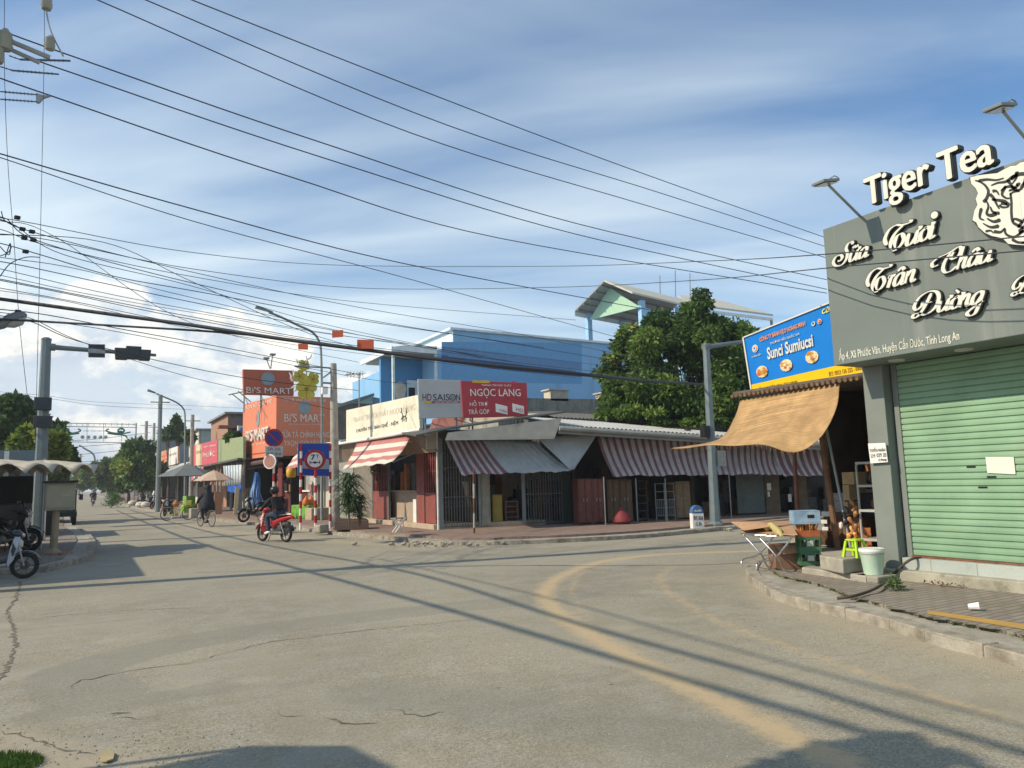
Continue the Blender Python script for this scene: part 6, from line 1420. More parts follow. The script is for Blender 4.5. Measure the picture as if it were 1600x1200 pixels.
# background buildings
def bbox_house(name,label,x0,x1,ytop,Yp,depth,m,msun=None,roof=True,ybot=None,cat='building'):
    a=PY(x0,ytop,Yp); b=PY(x1,ytop,Yp); t=thing(name,label,cat,((a[0]+b[0])/2,Yp,0)); mb=MB(); mb.box(a[0],Yp,0,b[0],Yp+depth,a[2]); mb.build('wall',m,t)
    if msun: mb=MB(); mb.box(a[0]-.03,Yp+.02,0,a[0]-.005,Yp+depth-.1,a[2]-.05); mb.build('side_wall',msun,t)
    if roof: mb=MB(); mb.box(a[0]-.3,Yp-.3,a[2],b[0]+.3,Yp+depth+.3,a[2]+.15); mb.build('roof',GREYP,t)
    return t,a,b
bbox_house('grey_house','plain slate grey building behind the orange and white board',250,300,687,116,10,mat('slate_wall',(.20,.25,.26),.9,var=.05))
t,a,b=bbox_house('brick_house','brick building with a dark side wall behind the green board',357,384,647,60,9,mat('dark_render',(.16,.15,.13),.95,var=.2),brickmat('brick_wall',(.42,.19,.11),(.36,.15,.09),(.3,.25,.2),.22,.07))
mb=MB(); p=PY(352,668,60); mb.box(p[0]-.6,59,p[2]-.1,b[0],60,p[2]+.1); mb.build('ledge',mat('brick_red_ledge',(.35,.12,.08),.9),t)
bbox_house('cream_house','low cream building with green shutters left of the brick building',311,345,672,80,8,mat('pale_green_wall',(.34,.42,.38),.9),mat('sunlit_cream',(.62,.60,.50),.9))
t,a,b=bbox_house('sheet_house','small white and blue panel behind the green board',372,381,665,52,.3,SIGNW,roof=False,cat='panel'); mb=MB(); mb.box(a[0]+.15,51.96,a[2]-1.3,b[0]-.05,52,a[2]-.15); mb.build('picture',mat('panel_blue',(.08,.25,.55),.6),t)
# parasols
def parasol(name,label,c,r,h,drop,m,n=8,pole=STEEL,scal=0.,sub=4,group=None,polez=0.):
    t=thing(name,label,'parasol',c,group); c=np.array(c,float)
    def fn(u,v):
        a=u*2*math.pi; k=(u*n)%1.0; e=math.cos(math.pi/n)/math.cos((k-.5)*2*math.pi/n); rr=r*v*(e if not scal else e*.5+.5)
        z=h-drop*v**1.2-(scal*abs(math.sin(math.pi*k))*-1+scal)*v**3+ (.5*scal*math.sin(math.pi*k))*v
        return c+V(rr*math.cos(a),rr*math.sin(a),z)
    mb=MB(); mb.grid(fn,n*sub,6); mb.build('canopy',m,t,smooth=bool(scal),solid=.01)
    mb=MB(); mb.tube([c,c+V(0,0,h+.05)],.025,8); mb.build('pole',pole,t)
    for k in range(n):
        a=2*math.pi*k/n; mb=MB(); mb.tube([c+V(0,0,h-.02),c+V(r*.97*math.cos(a),r*.97*math.sin(a),h-drop-.02)],.008,4); mb.build('rib',pole,t)
    return t
c=G(333,806,.12); parasol('parasol','beige pink parasol leaning over a stall before the green board',c,1.05,2.42,.55,mat('parasol_beige',(.56,.44,.33),.85,trans=.2))
c=G(291,801,.12); parasol('parasol','wide dark grey parasol under the pink red board',c,1.75,3.0,.75,mat('parasol_grey',(.14,.16,.16),.85),n=6)
# things under them
def panel(label,pts,th,m,name='board',cat='board'):
    mb=MB(); mb.prism(pts,th); return tag(mb.build(name,m),label,cat)
Yk=45.
panel('tall orange brown plywood board leaning beside the beige parasol',[PY(332,807,Yk),PY(346,807,Yk),PY(350,768,Yk),PY(336,768,Yk)],(0,.06,0),mat('plywood',(.46,.27,.16),.8))
panel('narrow pale board leaning right of the striped curtain',[PY(365,804,38),PY(371,806,38),PY(374,762,38),PY(368,761,38)],(0,.06,0),mat('pale_ply',(.55,.43,.26),.8))
panel('brown cloth screen hanging behind the cyclist',[PY(310,800,50),PY(332,800,50),PY(332,757,50),PY(310,762,50)],(0,.06,0),mat('screen_brown',(.28,.20,.15),.9))
STRB=[mat('stripe_white',(.50,.52,.52),.8),mat('stripe_bluegrey',(.14,.22,.30),.8)]
a,b,c_,d=PX(349,728,7.4),PX(377,726,7.4),PX(376,757,7.4),PX(351,759,7.4)
mb=MB(); mb.grid(lambda u,v:(a+(b-a)*u)*(1-v)+(d+(c_-d)*u)*v+V(.05*math.sin(u*40),0,0),26,2,lambda i,j:i%2); cu=tag(mb.build('striped_curtain',STRB,smooth='full',solid=.01),'white curtain with blue grey stripes hanging under the green board','curtain')
mb=MB(); mb.grid(lambda u,v:(d+(c_-d)*(.2+.8*u))+V(0,0,-.45*v*(1-.4*abs(u-.6)))+V(.04*math.sin(u*20),0,0),16,2); mb.build('hem',mat('hem_blue',(.02,.10,.42),.7),cu,solid=.01)
mb=MB(); a,b=PX(296,731,7.3),PX(317,729,7.3); mb.grid(lambda u,v:a+(b-a)*u+V(0,0,-(.9+.2*math.sin(u*9))*v)+V(.04*math.sin(u*20),0,0),18,2,lambda i,j:(i//2)%3); tag(mb.build('cloth_banner',[STRB[0],mat('hem_blue'),mat('cloth_pink',(.45,.15,.2),.8)],smooth='full'),'blue white and pink cloths hanging over the dark grey parasol','cloth')
mb=MB(); a,b=PX(238,774,6.6),PX(249,740,7.2); w_=V(0,-1.6,0); mb.grid(lambda u,v:a+(b-a)*v+w_*u+V(.08*math.sin(u*12),0,0),10,4,lambda i,j:1 if j==3 else 0); tag(mb.build('white_banner',[SIGNW,SIGNR],smooth='full'),'white cloth with a red top hanging from the far tin canopy','cloth')
for k,(x,y,lb) in enumerate(((207,790,'white sack farthest left on the far kerb'),(219,793,'middle white sack on the far kerb'),(227,793,'white sack farthest right on the far kerb'))):
    c=G(x,y,.1); mb=MB(); mb.lathe(c,[(.3,0),(.42,.18),(.35,.4),(.1,.5)],9,axis=(.1*k,0,1)); tag(mb.build('white_sack',mat('sack_white',(.55,.50,.42),.8),smooth=True),lb,'sack','white sacks on the far kerb')
for k,(x,y,z) in enumerate(((292,802,.1),(298,801,.1),(295,801,.62))):
    c=G(x,y,.1)+V(0,0,z-.1); mb=MB(); mb.cbox(c+V(0,0,.26),.6,.5,.5,.3); tag(mb.build('green_crate',mat('crate_lime',(.20,.42,.05),.6,var=.3,scale=5),bevel=.03),['left lower bright green crate behind the yellow bicycle','right lower bright green crate behind the yellow bicycle','top bright green crate behind the yellow bicycle'][k],'crate','bright green crates behind the yellow bicycle')
c=G(302,810,.1); mb=MB(); mb.cbox(c+V(0,0,.25),.35,.5,.5,.1); tag(mb.build('concrete_stump',CONC,bevel=.04),'short concrete stump at the kerb right of the yellow bicycle','stump')
# blue raincoat on a line
c=PX(400,790,7.3); mb=MB(); zt0=PX(398,738,7.3)[2]; zb0=PX(400,789,7.3)[2]
def rc(u,v):
    a=u*2*math.pi; w=.10+.30*min(1,v*3)**.5*.55+.16*v; k=1+.22*math.sin(a*5+v*3)*v+.1*math.sin(a*11)
    return V(7.3+w*.55*k*math.cos(a)+.05*math.sin(v*7),c[1]+w*k*math.sin(a)+.12*math.sin(v*5),zt0+(zb0-zt0)*v*(1+.08*math.sin(a*3)))
mb.grid(rc,48,9,lambda i,j:1 if (i*7)%11<3 and j>3 else 0); tag(mb.build('blue_raincoat',[mat('raincoat_blue',(.05,.16,.40),.4,var=.5,scale=5,trans=.3),mat('raincoat_pale',(.25,.38,.55),.4,var=.3,scale=6,trans=.3)],smooth='full'),'blue plastic raincoat hanging above the black scooter','raincoat')
# dim goods in the mart doorway
mb=MB()
for k in range(60): mb.cbox((random.uniform(9.6,10.7),random.uniform(ya+.8,yb-.6),random.uniform(.3,2.3)),.3,random.uniform(.2,.8),random.uniform(.15,.5),0,m=random.randint(0,3))
tag(mb.build('mart_stock',gm),'dim shelves of stock inside the orange mart','stock',kind='stuff')
# ---- road signs
RED=mat('band_red',(.36,.02,.025),.5); WB=mat('band_white',(.70,.68,.62),.5)
def banded(c,h,r,parent,n=9,first=1,name='post'):
    mb=MB(); c=np.array(c,float)
    for k in range(n): mb.tube([c+V(0,0,h*k/n),c+V(0,0,h*(k+1)/n)],r,10,m=(k+first)%2)
    return mb.build(name,[RED,WB],parent)
def signdisc(parent,c,r,m,nrmv,th=.02,name='disc',r0=0.,n=28):
    nv=nrm(nrmv); mb=MB(); ex=nrm(np.cross(V(0,0,1),nv)); ey=np.cross(nv,ex)
    if r0==0: mb.prism([c+(ex*math.cos(t)+ey*math.sin(t))*r for t in np.linspace(0,2*math.pi,n,endpoint=False)],-nv*th)
    else:
        for i in range(n):
            t0,t1=2*math.pi*i/n,2*math.pi*(i+1)/n; f=lambda t,q:c+(ex*math.cos(t)+ey*math.sin(t))*q
            mb.poly([f(t0,r0),f(t0,r),f(t1,r),f(t1,r0)])
    return mb.build(name,m,parent)
face=nrm(V(-.15,-1,0)); fx=nrm(np.cross(V(0,0,1),face)); fx=fx if fx[0]>0 else -fx
up=V(0,0,1)
# A: no parking
c=G(427,818,.15); Y_=c[1]; t=thing('parking_sign','striped post with a round no parking sign, time plate and round mirror back','road sign',c)
def at(x,y,d=0.): return PY(x,y,Y_-d)
top=at(428,700); banded(c,at(428,675)[2]-.15,.045,t,11)
ctr=at(428,684,.06); r=13.5/FPX*math.hypot(*ctr[:2]); signdisc(t,ctr,r,RED,face,name='sign_ring'); signdisc(t,ctr+face*.012,r*.76,mat('sign_violet',(.03,.04,.25),.5),face,th=.008,name='sign_face')
mb=MB(); d=nrm(-fx+up); mb.prism([ctr+face*.022+d*r*.8+nrm(fx+up)*.035,ctr+face*.022+d*r*.8-nrm(fx+up)*.035,ctr+face*.022-d*r*.8-nrm(fx+up)*.035,ctr+face*.022-d*r*.8+nrm(fx+up)*.035],-face*.005); mb.build('slash',RED,t)
q=[at(414,697,.06),at(442,697,.06),at(442,714,.06),at(415,713,.06)]; mb=MB(); mb.prism(q,(0,.02,0)); mb.build('time_plate',mat('plate_grey',(.48,.50,.50),.5),t)
on_quad(t,'6:30 - 8:30',q,.14,.86,.58,.86,INK,off=V(0,-.006,0)); on_quad(t,'16:00-18:30',q,.08,.92,.14,.42,INK,off=V(0,-.006,0))
ctr=at(421,721,.1); r=11/FPX*math.hypot(*ctr[:2]); fm=nrm(V(-1,-.9,0)); signdisc(t,ctr,r,SIGNW,fm,th=.05,name='mirror_rim'); signdisc(t,ctr+fm*.01,r*.82,mat('mirror_rose',(.42,.20,.16),.5),fm,th=.005,name='mirror_back')
# B: axle load
c=G(493,829,.15); Y_=c[1]; t=thing('axle_load_sign','striped post with a round seven tonne axle load sign','road sign',c)
banded(c,at(491.5,735)[2]-.15,.045,t,8)
ctr=at(492,718.5,.06); r=15.5/FPX*math.hypot(*ctr[:2]); signdisc(t,ctr,r,RED,face,name='sign_ring'); signdisc(t,ctr+face*.012,r*.72,SIGNW,face,th=.008,name='sign_face')
lettering(t,'7',ctr+face*.015-fx*r*.38+up*r*.0,fx,up,r*.42,r*.52,INK,.006,off=.03); lettering(t,'T',ctr+face*.015+fx*r*.12+up*r*.18,fx,up,r*.26,r*.32,INK,.006,off=.02)
mb=MB(); 
for a0,a1,b0,b1 in ((-.5,.5,-.30,-.22),(-.5,-.42,-.42,-.08),(.42,.5,-.42,-.08),(-.62,-.54,-.36,-.14) if False else (-.12,.12,-.36,-.16)): p=ctr+face*.02; mb.prism([p+fx*r*a0+up*r*b0,p+fx*r*a1+up*r*b0,p+fx*r*a1+up*r*b1,p+fx*r*a0+up*r*b1],-face*.005)
mb.build('axle_mark',INK,t)
# C: blue square
c=G(469,829,.15); Y_=c[1]+.3; t=thing('town_sign','square blue sign with grey building outlines on two striped posts','road sign',c)
q=[at(465,692),at(516,692),at(516,745),at(465,743)]; mb=MB(); mb.prism(q,(0,.03,0)); mb.build('board',BLUEP,t,bevel=.005)
for x in (470,516): p=at(x,745); p[2]=.15; banded(p,at(x,694)[2]-.15,.045,t,12)
SIL=mat('silhouette_grey',(.30,.36,.42),.5)
def P_(u,v): a,b,c2,d=[p+V(0,-.008,0) for p in q]; lo=d+(c2-d)*u; hi=a+(b-a)*u; return lo+(hi-lo)*v
mb=MB(); mb.prism([P_(u,v) for u,v in ((.03,.22),(.97,.22),(.97,.50),(.88,.53),(.82,.40),(.72,.38),(.72,.26),(.28,.26),(.26,.38),(.13,.46),(.04,.36))],(0,-.006,0)); mb.build('town_outline',SIL,t)
mb=MB(); mb.prism([P_(.32,.70),P_(.36,.80),P_(.38,.70)],(0,-.006,0)); mb.build('spire',SIL,t); mb=MB(); mb.prism([P_(.72,.68),P_(.78,.73),P_(.78,.66)],(0,-.006,0)); mb.build('spire',SIL,t)
mb=MB()
for a,b_,c2,d in ((0,0,1,.02),(0,.98,1,1),(0,.02,.02,.98),(.98,.02,1,.98)): mb.prism([P_(a,b_),P_(c2,b_),P_(c2,d),P_(a,d)],(0,-.005,0))
mb.build('trim',SIL,t)
# ---- concrete utility pole and street lamp
c=G(524,822,.15); Y_=c[1]; t=thing('utility_pole','weathered concrete utility pole standing by the planter box','utility pole',c)
tp=at(521,568); mb=MB(); mb.tube([c,c+(tp-c)*.5,tp],[.17,.145,.11],10); mb.build('pole',POLEC,t,smooth=True)
mb=MB(); 
for z in (1.9,3.0,1.4): mb.tube([c+V(0,0,z),c+V(0,0,z+.06)],.17,12)
mb.build('strap',GREYP,t); mb=MB(); mb.tube([c+V(-.2,0,0),c+V(-.17,0,1.9),at(514,700)],.04,7); mb.build('conduit',WHITE,t)
mb=MB(); mb.cbox(c+V(-.02,-.165,1.55),.15,.02,.24); mb.cbox(c+V(.03,-.165,1.1),.13,.02,.2); mb.build('poster',SIGNW,t)
mb=MB(); mb.tube([at(460,572),at(521,575)],.03,5); mb.tube([at(503,598),at(521,599)],.04,5); mb.tube([at(505,590),at(516,582),at(518,576)],.03,5); mb.build('bracket',GREYP,t)
mb=MB(); p=at(507,610); mb.cbox(p,.2,.2,.26); mb.build('junction_box',SIGNW,t)
def lamp(label,pts,head,Y0,r,hl,parent=None,hm=None,group='street lamps along the street'):
    b=PY(*pts[0],Y0); t=thing('street_lamp',label,'street lamp',V(b[0],b[1],.1),group); P=[V(b[0],b[1],.1)]+[PY(x,y,Y0) for x,y in pts[1:]]
    mb=MB(); C=[P[0]]+catmull(P[1:],5); mb.tube(C,[r*1.4]+[r]*(len(C)-1),8); mb.build('pole',GREYP if hm is None else hm,t,smooth=True)
    a=PY(*head[0],Y0); e=PY(*head[1],Y0); d=nrm(e-a); s=V(0,1,0); n_=np.cross(d,s); n_=n_ if n_[2]>0 else -n_; L_=np.linalg.norm(e-a)
    mb=MB(); w=hl
    mb.add([a-s*w*.6,a+s*w*.6,a+s*w*.5+n_*w*.45,a-s*w*.5+n_*w*.45,e-s*w,e+s*w,e+s*w*.8+n_*w*.75,e-s*w*.8+n_*w*.75],[(0,1,2,3),(7,6,5,4),(1,5,6,2),(2,6,7,3),(3,7,4,0)]); mb.build('lamp_head',mat('lamp_teal',(.10,.17,.17),.5),t,bevel=.02)
    mb=MB(); mb.add([a-s*w*.6,a+s*w*.6,e+s*w,e-s*w],[(0,3,2,1)]); mb.build('lens',mat('lamp_glass'),t); return t
lamp('tall curved street lamp with a teal head beside the concrete utility pole',[(503,812),(503,640),(502,560),(499,535),(488,519),(465,508),(438,495),(420,488)],[(426,489),(399,481)],31.6,.05,.13)
lamp('slim curved street lamp farther up, over the slate grey building',[(289,790),(289,690),(289,650),(286,638),(276,629),(256,620),(244,615)],[(243,615),(230,611)],62,.06,.2)
lamp('distant curved street lamp seen under the decorated arch',[(148,770),(148,735),(148,716),(144,708),(136,703),(129,699)],[(129,699),(123,697)],150,.14,.35)
for k,(x,yt,Y0,r,lb) in enumerate(((251,617,56,.13,'tall grey post with the slim lamp arm passing behind it'),(301,648,66,.14,'concrete pole behind the pink red board'),(229,658,95,.16,'distant concrete pole at the right foot of the decorated arch'),(241,661,100,.14,'distant concrete pole just right of the arch foot'),(312,673,80,.08,'thin pole above the cream building roof'),(126,709,170,.2,'tiny distant pole in the gap at the end of the street'),(168,722,200,.2,'tiny distant pole above the far tree row'))):
    p=PY(x,yt,Y0); mb=MB(); mb.tube([V(p[0],Y0,.1),p],[r*1.2,r],8); mb.tube([p-V(.6,0,.5),p+V(.6,0,-.5)],.04,4); tag(mb.build('utility_pole',POLEC if k!=0 else GREYP),lb,'utility pole','poles along the street')
# yellow blossom decoration
c=PY(478,600,30.6); t=thing('blossom_decoration','large yellow apricot blossom decoration mounted beside the lamp post','decoration',c-V(0,0,.5))
YEL=mat('blossom_yellow',(.50,.42,.05),.5,var=.12,scale=5); 
def flower(x,y,rp,off_,rot=0.,n=5):
    c=PY(x,y,30.6-off_); r=rp/FPX*math.hypot(*c[:2]); pts=[]
    for i in range(n*8):
        a=2*math.pi*i/(n*8)+rot; rr=r*(.72+.28*abs(math.cos(a*n/2-rot*n/2))**.6); pts.append(c+V(math.cos(a)*rr,0,math.sin(a)*rr))
    mb=MB(); mb.prism(pts,(0,.05,0)); f=mb.build('blossom',YEL,t)
    mb=MB(); mb.prism([c+V(math.cos(a)*r*.2,-.01,math.sin(a)*r*.2) for a in np.linspace(0,6.28,9)[:-1]],(0,-.02,0)); mb.build('flower_centre',mat('blossom_brown',(.25,.17,.03),.6),f)
    for i in range(n):
        a=2*math.pi*(i+.5)/n+rot; mb=MB(); mb.tube([c+V(math.cos(a)*r*.25,-.012,math.sin(a)*r*.25),c+V(math.cos(a)*r*.7,-.012,math.sin(a)*r*.7)],.008,4); mb.build('petal_line',mat('blossom_brown'),f)
flower(479,608,16.5,.08,.3); flower(468,588,10.5,.04,.1); flower(489,592,10.5,.0,.6); flower(475,571,9.5,.06,.9)
for x0,y0,x1,y1 in ((464,568,462,561),(467,562,466,572),(478,556,477,568),(486,553,481,562),(452,582,455,594),(457,578,458,588),(456,596,453,590),(494,602,489,604),(463,606,459,612),(455,606,460,602)):
    a=PY(x0,y0,30.55);b=PY(x1,y1,30.55); m_=(a+b)/2+V(.05,0,0); mb=MB(); mb.tube(catmull([a,m_,b],3),[.02,.03,.035,.04,.035,.03,.02],5); mb.build('bud',SIGNW,t)
mb=MB(); mb.tube([PY(479,612,30.75),PY(479,580,30.75),PY(500,584,31.5)],.03,5); mb.tube([PY(460,572,30.75),PY(479,580,30.75)],.02,5); mb.build('stem_frame',GREYP,t)
# decorated arch over the street
YA=92.; t=thing('street_arch','green scrollwork festival arch spanning the far street','arch',(1.5,YA,0))
def ap(x,y): return PY(x,y,YA)
mb=MB()
for y in (661,666,690): mb.tube([ap(84,y),ap(213,y+2)],.04,4)
for x in range(84,214,9): mb.tube([ap(x,661),ap(x,666)],.02,4)
for x in (84,108,136,162,190,213): mb.tube([ap(x,661),ap(x,690)],.025,4)
mb.build('truss',GREYP,t)
for x in (84,213):
    p=ap(x,661); mb=MB(); mb.tube([V(p[0],YA,.1),p],.07,6); mb.build('post',GREYP,t)
AG=mat('arch_green',(.04,.20,.14),.6)
for s,cx_ in ((1,102),(-1,190)):
    pts=[ap(cx_+s*(3+.9*k*.5)*math.cos(k*.9)*.9*(-1)**0, 673+(1.2+.42*k)*math.sin(k*.9)) for k in range(10)]
    mb=MB(); mb.tube(catmull(pts,4),.10,5); mb.build('scroll',AG,t)
    mb=MB(); mb.tube(catmull([ap(cx_-s*14,675),ap(cx_-s*5,677),ap(cx_+s*6,677),ap(cx_+s*16,676),ap(cx_+s*24,673),ap(cx_+s*20,670)],4),.08,5); mb.tube(catmull([ap(cx_-s*9,684),ap(cx_-s*4,680),ap(cx_+s*8,679),ap(cx_+s*22,677)],4),.08,5); mb.build('scroll',AG,t)
lettering(t,'CHÚC MỪNG NĂM MỚI',ap(130,674.5),(1,0,0),(0,0,1),(ap(166,673)-ap(130,674))[0],.22,mat('arch_ink',(.05,.06,.07),.6))
for x in (129,138,148,157,165): c=ap(x,683); mb=MB(); mb.lathe(c,[(.05,-.1),(.2,0),(.05,.1)],8,axis=(0,1,0)); mb.build('ornament',mat('arch_grey',(.30,.36,.36),.6),t)
# ---- trees up the street
def bl(x,y,Y0,rpx,rz=None):
    c=PY(x,y,Y0); s=Y0/FPX*1.1; return (c,(rpx*s,rpx*s,(rz or rpx)*s))
def base_of(x,Y0): p=PY(x,790,Y0); return V(p[0],Y0,.1)
MIX=[.30,.38,.22,.10]
tree('street_tree','bushy roadside tree left of the white and green board',base_of(222,85),0,[bl(222,722,85,24),bl(205,735,83,15),bl(238,735,85,15),bl(215,750,84,18,12),bl(203,705,85,9)],9000,.55,MIX,seed=11,group='trees along the far street',subs=9)
tree('street_tree','tree with yellow green leaves beside the far shops',base_of(200,100),0,[bl(198,728,100,13),bl(196,742,100,12),bl(190,715,100,6)],4500,.6,[.1,.2,.4,.3],seed=12,group='trees along the far street')
tree('street_tree','rounded tree in the middle of the far row',base_of(178,125),0,[bl(178,738,125,15,14),bl(168,748,125,12)],4500,.7,MIX,seed=13,group='trees along the far street')
tree('street_tree','rounded tree at the left end of the far row',base_of(148,150),0,[bl(145,742,150,14,13),bl(157,750,150,12),bl(134,752,150,9)],4500,.8,MIX,seed=14,group='trees along the far street')
tree('street_tree','small dark tree over the slate grey building, left of two',base_of(262,92),0,[bl(259,672,92,7),bl(265,680,92,6)],1500,.5,[.6,.3,.1,0],seed=15,group='trees along the far street')
tree('street_tree','taller dark tree over the slate grey building, right of two',base_of(278,92),0,[bl(278,668,92,7,10),bl(280,680,92,6)],1800,.5,[.6,.3,.1,0],seed=16,group='trees along the far street')
tree('street_tree','dark bush above the cream building roof',base_of(297,74),0,[bl(297,682,74,6,8),bl(365,682,52,9,8)],1800,.35,[.6,.3,.1,0],seed=17,group='trees along the far street')
for k,(x,y,lb) in enumerate(((183,770,'low roadside bush nearest the far trees'),(176,776,'low roadside bush beside the far kerb'))):
    p=PY(x,y,100-20*k); leafy('roadside_bush',lb,'bush',V(p[0],p[1],.1),700,1.0,1.2,1.4,.22,LEAF[1])
leafm=[]
t=thing('far_tree_row','distant line of low trees closing the end of the street','trees',(0,330,0)); t['kind']='stuff'
sub=[(V(x,330+random.uniform(-15,15),random.uniform(2,6)),(6,5,random.uniform(3,5))) for x in range(-150,170,7)]
v,d,idx=leafcluster(sub,14000,1.5,.2,.4,77); leafmesh('crown',v,LEAF,np.random.default_rng(1).choice(4,len(idx),p=[.4,.4,.15,.05]),t)
# ================= LEFT SIDE
c=G(59,846,.12); Y_=c[1]; t=thing('signal_mast','tall grey signal mast with a long arm at the left of the street','signal mast',c,'signal masts at the junction')
tp=PY(72.5,532,Y_); mb=MB(); mb.tube([c,tp],[.20,.14],8); mb.lathe(tp,[(.15,0),(.15,.06),(.08,.1)],8); mb.build('pole',MAST,t)
a=PY(76,542,Y_); b=PY(244,555,Y_); mb=MB(); mb.tube([a,a+(b-a)*.06],.12,8); mb.tube([a+(b-a)*.06,b],[.085,.05],8); mb.build('arm',MAST,t)
SIGH=mat('signal_housing',(.045,.055,.06),.5)
mb=MB(); mb.prism([PY(138,538,Y_-.1),PY(164,538.5,Y_-.1),PY(164,559,Y_-.1),PY(138,558.5,Y_-.1)],(0,-.06,0)); mb.build('back_plate',SIGH,t,bevel=.01)
mb=MB(); mb.cbox(PY(151,549,Y_-.18),.5,.12,.14); mb.build('bracket',STEEL,t)
for x,y,s in ((190,553,8.5),(209,551.5,9.5),(226,555,8)):
    cc=PY(x,y,Y_-.15); k=s/FPX*Y_*1.05; mb=MB(); mb.add([cc+V(-k,0,k),cc+V(k,0,k),cc+V(k*.85,0,-k*.8),cc+V(-k*.85,0,-k*.8),cc+V(-k,.3,k),cc+V(k,.3,k),cc+V(k*.85,.3,-k*.8),cc+V(-k*.85,.3,-k*.8)],[(3,2,1,0),(4,5,6,7),(0,1,5,4),(1,2,6,5),(2,3,7,6),(3,0,4,7)]); mb.build('signal_housing',SIGH,t,bevel=.03)
for y0,y1,w in ((621,641,19),(650,668,20)):
    p0=PY(67.5,y0,Y_-.25); p1=PY(67.5,y1,Y_-.25); ww=w/FPX*Y_*1.05; mb=MB(); mb.box(p0[0]-ww/2,p0[1]-.12,p1[2],p0[0]+ww/2,p0[1]+.1,p0[2]); mb.build('signal_box',SIGH,t,bevel=.02)
mb=MB(); mb.tube([c+V(.17,-.15,.05),c+V(.17,-.15,2.2)],.025,6); mb.build('conduit',WHITE,t)
# scalloped parasols
SCA=mat('parasol_cream',(.56,.52,.43),.85,dirt=(.35,.3,.25),damt=.35,trans=.25)
c=DD(66,800,24); c[2]=.14; parasol('parasol','scalloped cream parasol in front of the left signal mast',c,1.36,2.36,.24,SCA,n=12,scal=.16,sub=6,group='scalloped cream parasols')
c=DD(-12,800,23); c[2]=.14; parasol('parasol','scalloped cream parasol cut by the left edge of the view',c,1.45,2.36,.24,SCA,n=12,scal=.16,sub=6,group='scalloped cream parasols')
# utility cabinet
c=G(83,866,.14); t=thing('utility_cabinet','beige metal utility cabinet on a rusty post near the left kerb','cabinet',c)
w=33/FPX*24; zt_,zb_=PY(86,753,c[1])[2],PY(86,799,c[1])[2]; BEC=mat('cabinet_beige',(.34,.31,.22),.7,var=.08,dirt=(.25,.16,.1),damt=.4)
mb=MB(); mb.cbox(c+V(.10,0,(zt_+zb_)/2-.14),w*.95,.35,zt_-zb_-.05,0); bo=mb.build('box_body',BEC,t,bevel=.01)
mb=MB(); mb.cbox(c+V(.10,-.19,(zt_+zb_)/2-.14),w*.86,.012,zt_-zb_-.16,0); d=mb.build('door',BEC,t,bevel=.004); mb=MB(); mb.cbox(c+V(.22,-.2,(zt_+zb_)/2-.12),.16,.02,.03,0); mb.build('handle',STEEL,d)
mb=MB(); mb.cbox(c+V(.10,-.02,zt_-.14),w*1.1,.5,.05,0); mb.build('roof',BLACK,t,bevel=.01)
mb=MB(); mb.tube([c,c+V(.02,0,zb_-.1)],.085,8); mb.lathe(c,[(.2,0),(.2,.05),(.1,.14)],6); mb.build('post',mat('post_rusty_beige',(.30,.24,.17),.8,var=.2,dirt=(.2,.1,.05),damt=.6,dscale=4),t)
mb=MB()
for k in range(30):
    a=random.uniform(0,6.28); r=random.uniform(.15,.5); s=random.uniform(.02,.06); mb.lathe(c+V(r*math.cos(a),r*math.sin(a),0),[(s,0),(s*.9,s*.7),(s*.2,s)],5)
tag(mb.build('brick_rubble',mat('brick_bits',(.25,.14,.09),.95,var=.4)),kind='stuff')
# grey hoarding beyond
t=thing('hoarding','plain slate metal hoarding behind the scalloped parasols','hoarding',(-4,36,0))
a,b=PY(-60,704,36),PY(58,703,36); mb=MB(); mb.box(a[0],36,1.5,b[0],36.12,a[2]-.0); mb.build('panel',mat('slate_sheet',(.16,.20,.22),.6,var=.05),t)
p=PY(11,705,35.8); mb=MB(); mb.box(p[0]-.08,35.7,1.5,p[0]+.08,35.8,p[2]); mb.build('strip',WHITE,t)
for x in (-50,5,52): p=PY(x,704,36.2); mb=MB(); mb.box(p[0]-.06,36.13,.1,p[0]+.06,36.25,p[2]); mb.build('post',GREYP,t)
mb=MB(); mb.prism([PY(-60,722,32),PY(30,731,32),PY(30,731,36),PY(-60,722,36)],(0,0,.06)); mb.build('canopy',TIND,t)
# off-view low building on the left pavement that throws the shade across the kerb
lb=thing('left_shop','low shop with a tin roof on the left pavement','shop',(-6,22,.1))
mb=MB(); mb.box(-9,17.4,.1,-3.3,17.6,3.4); mb.box(-9,17.6,.1,-8.8,26.5,3.4); mb.box(-8.8,26.3,.1,-3.3,26.5,3.4); mb.box(-3.5,17.6,.1,-3.3,20,3.4); mb.build('wall',RW,lb)
mb=MB(); mb.box(-9.2,17.2,3.4,-3.35,26.8,3.5); mb.build('roof',TIND,lb)
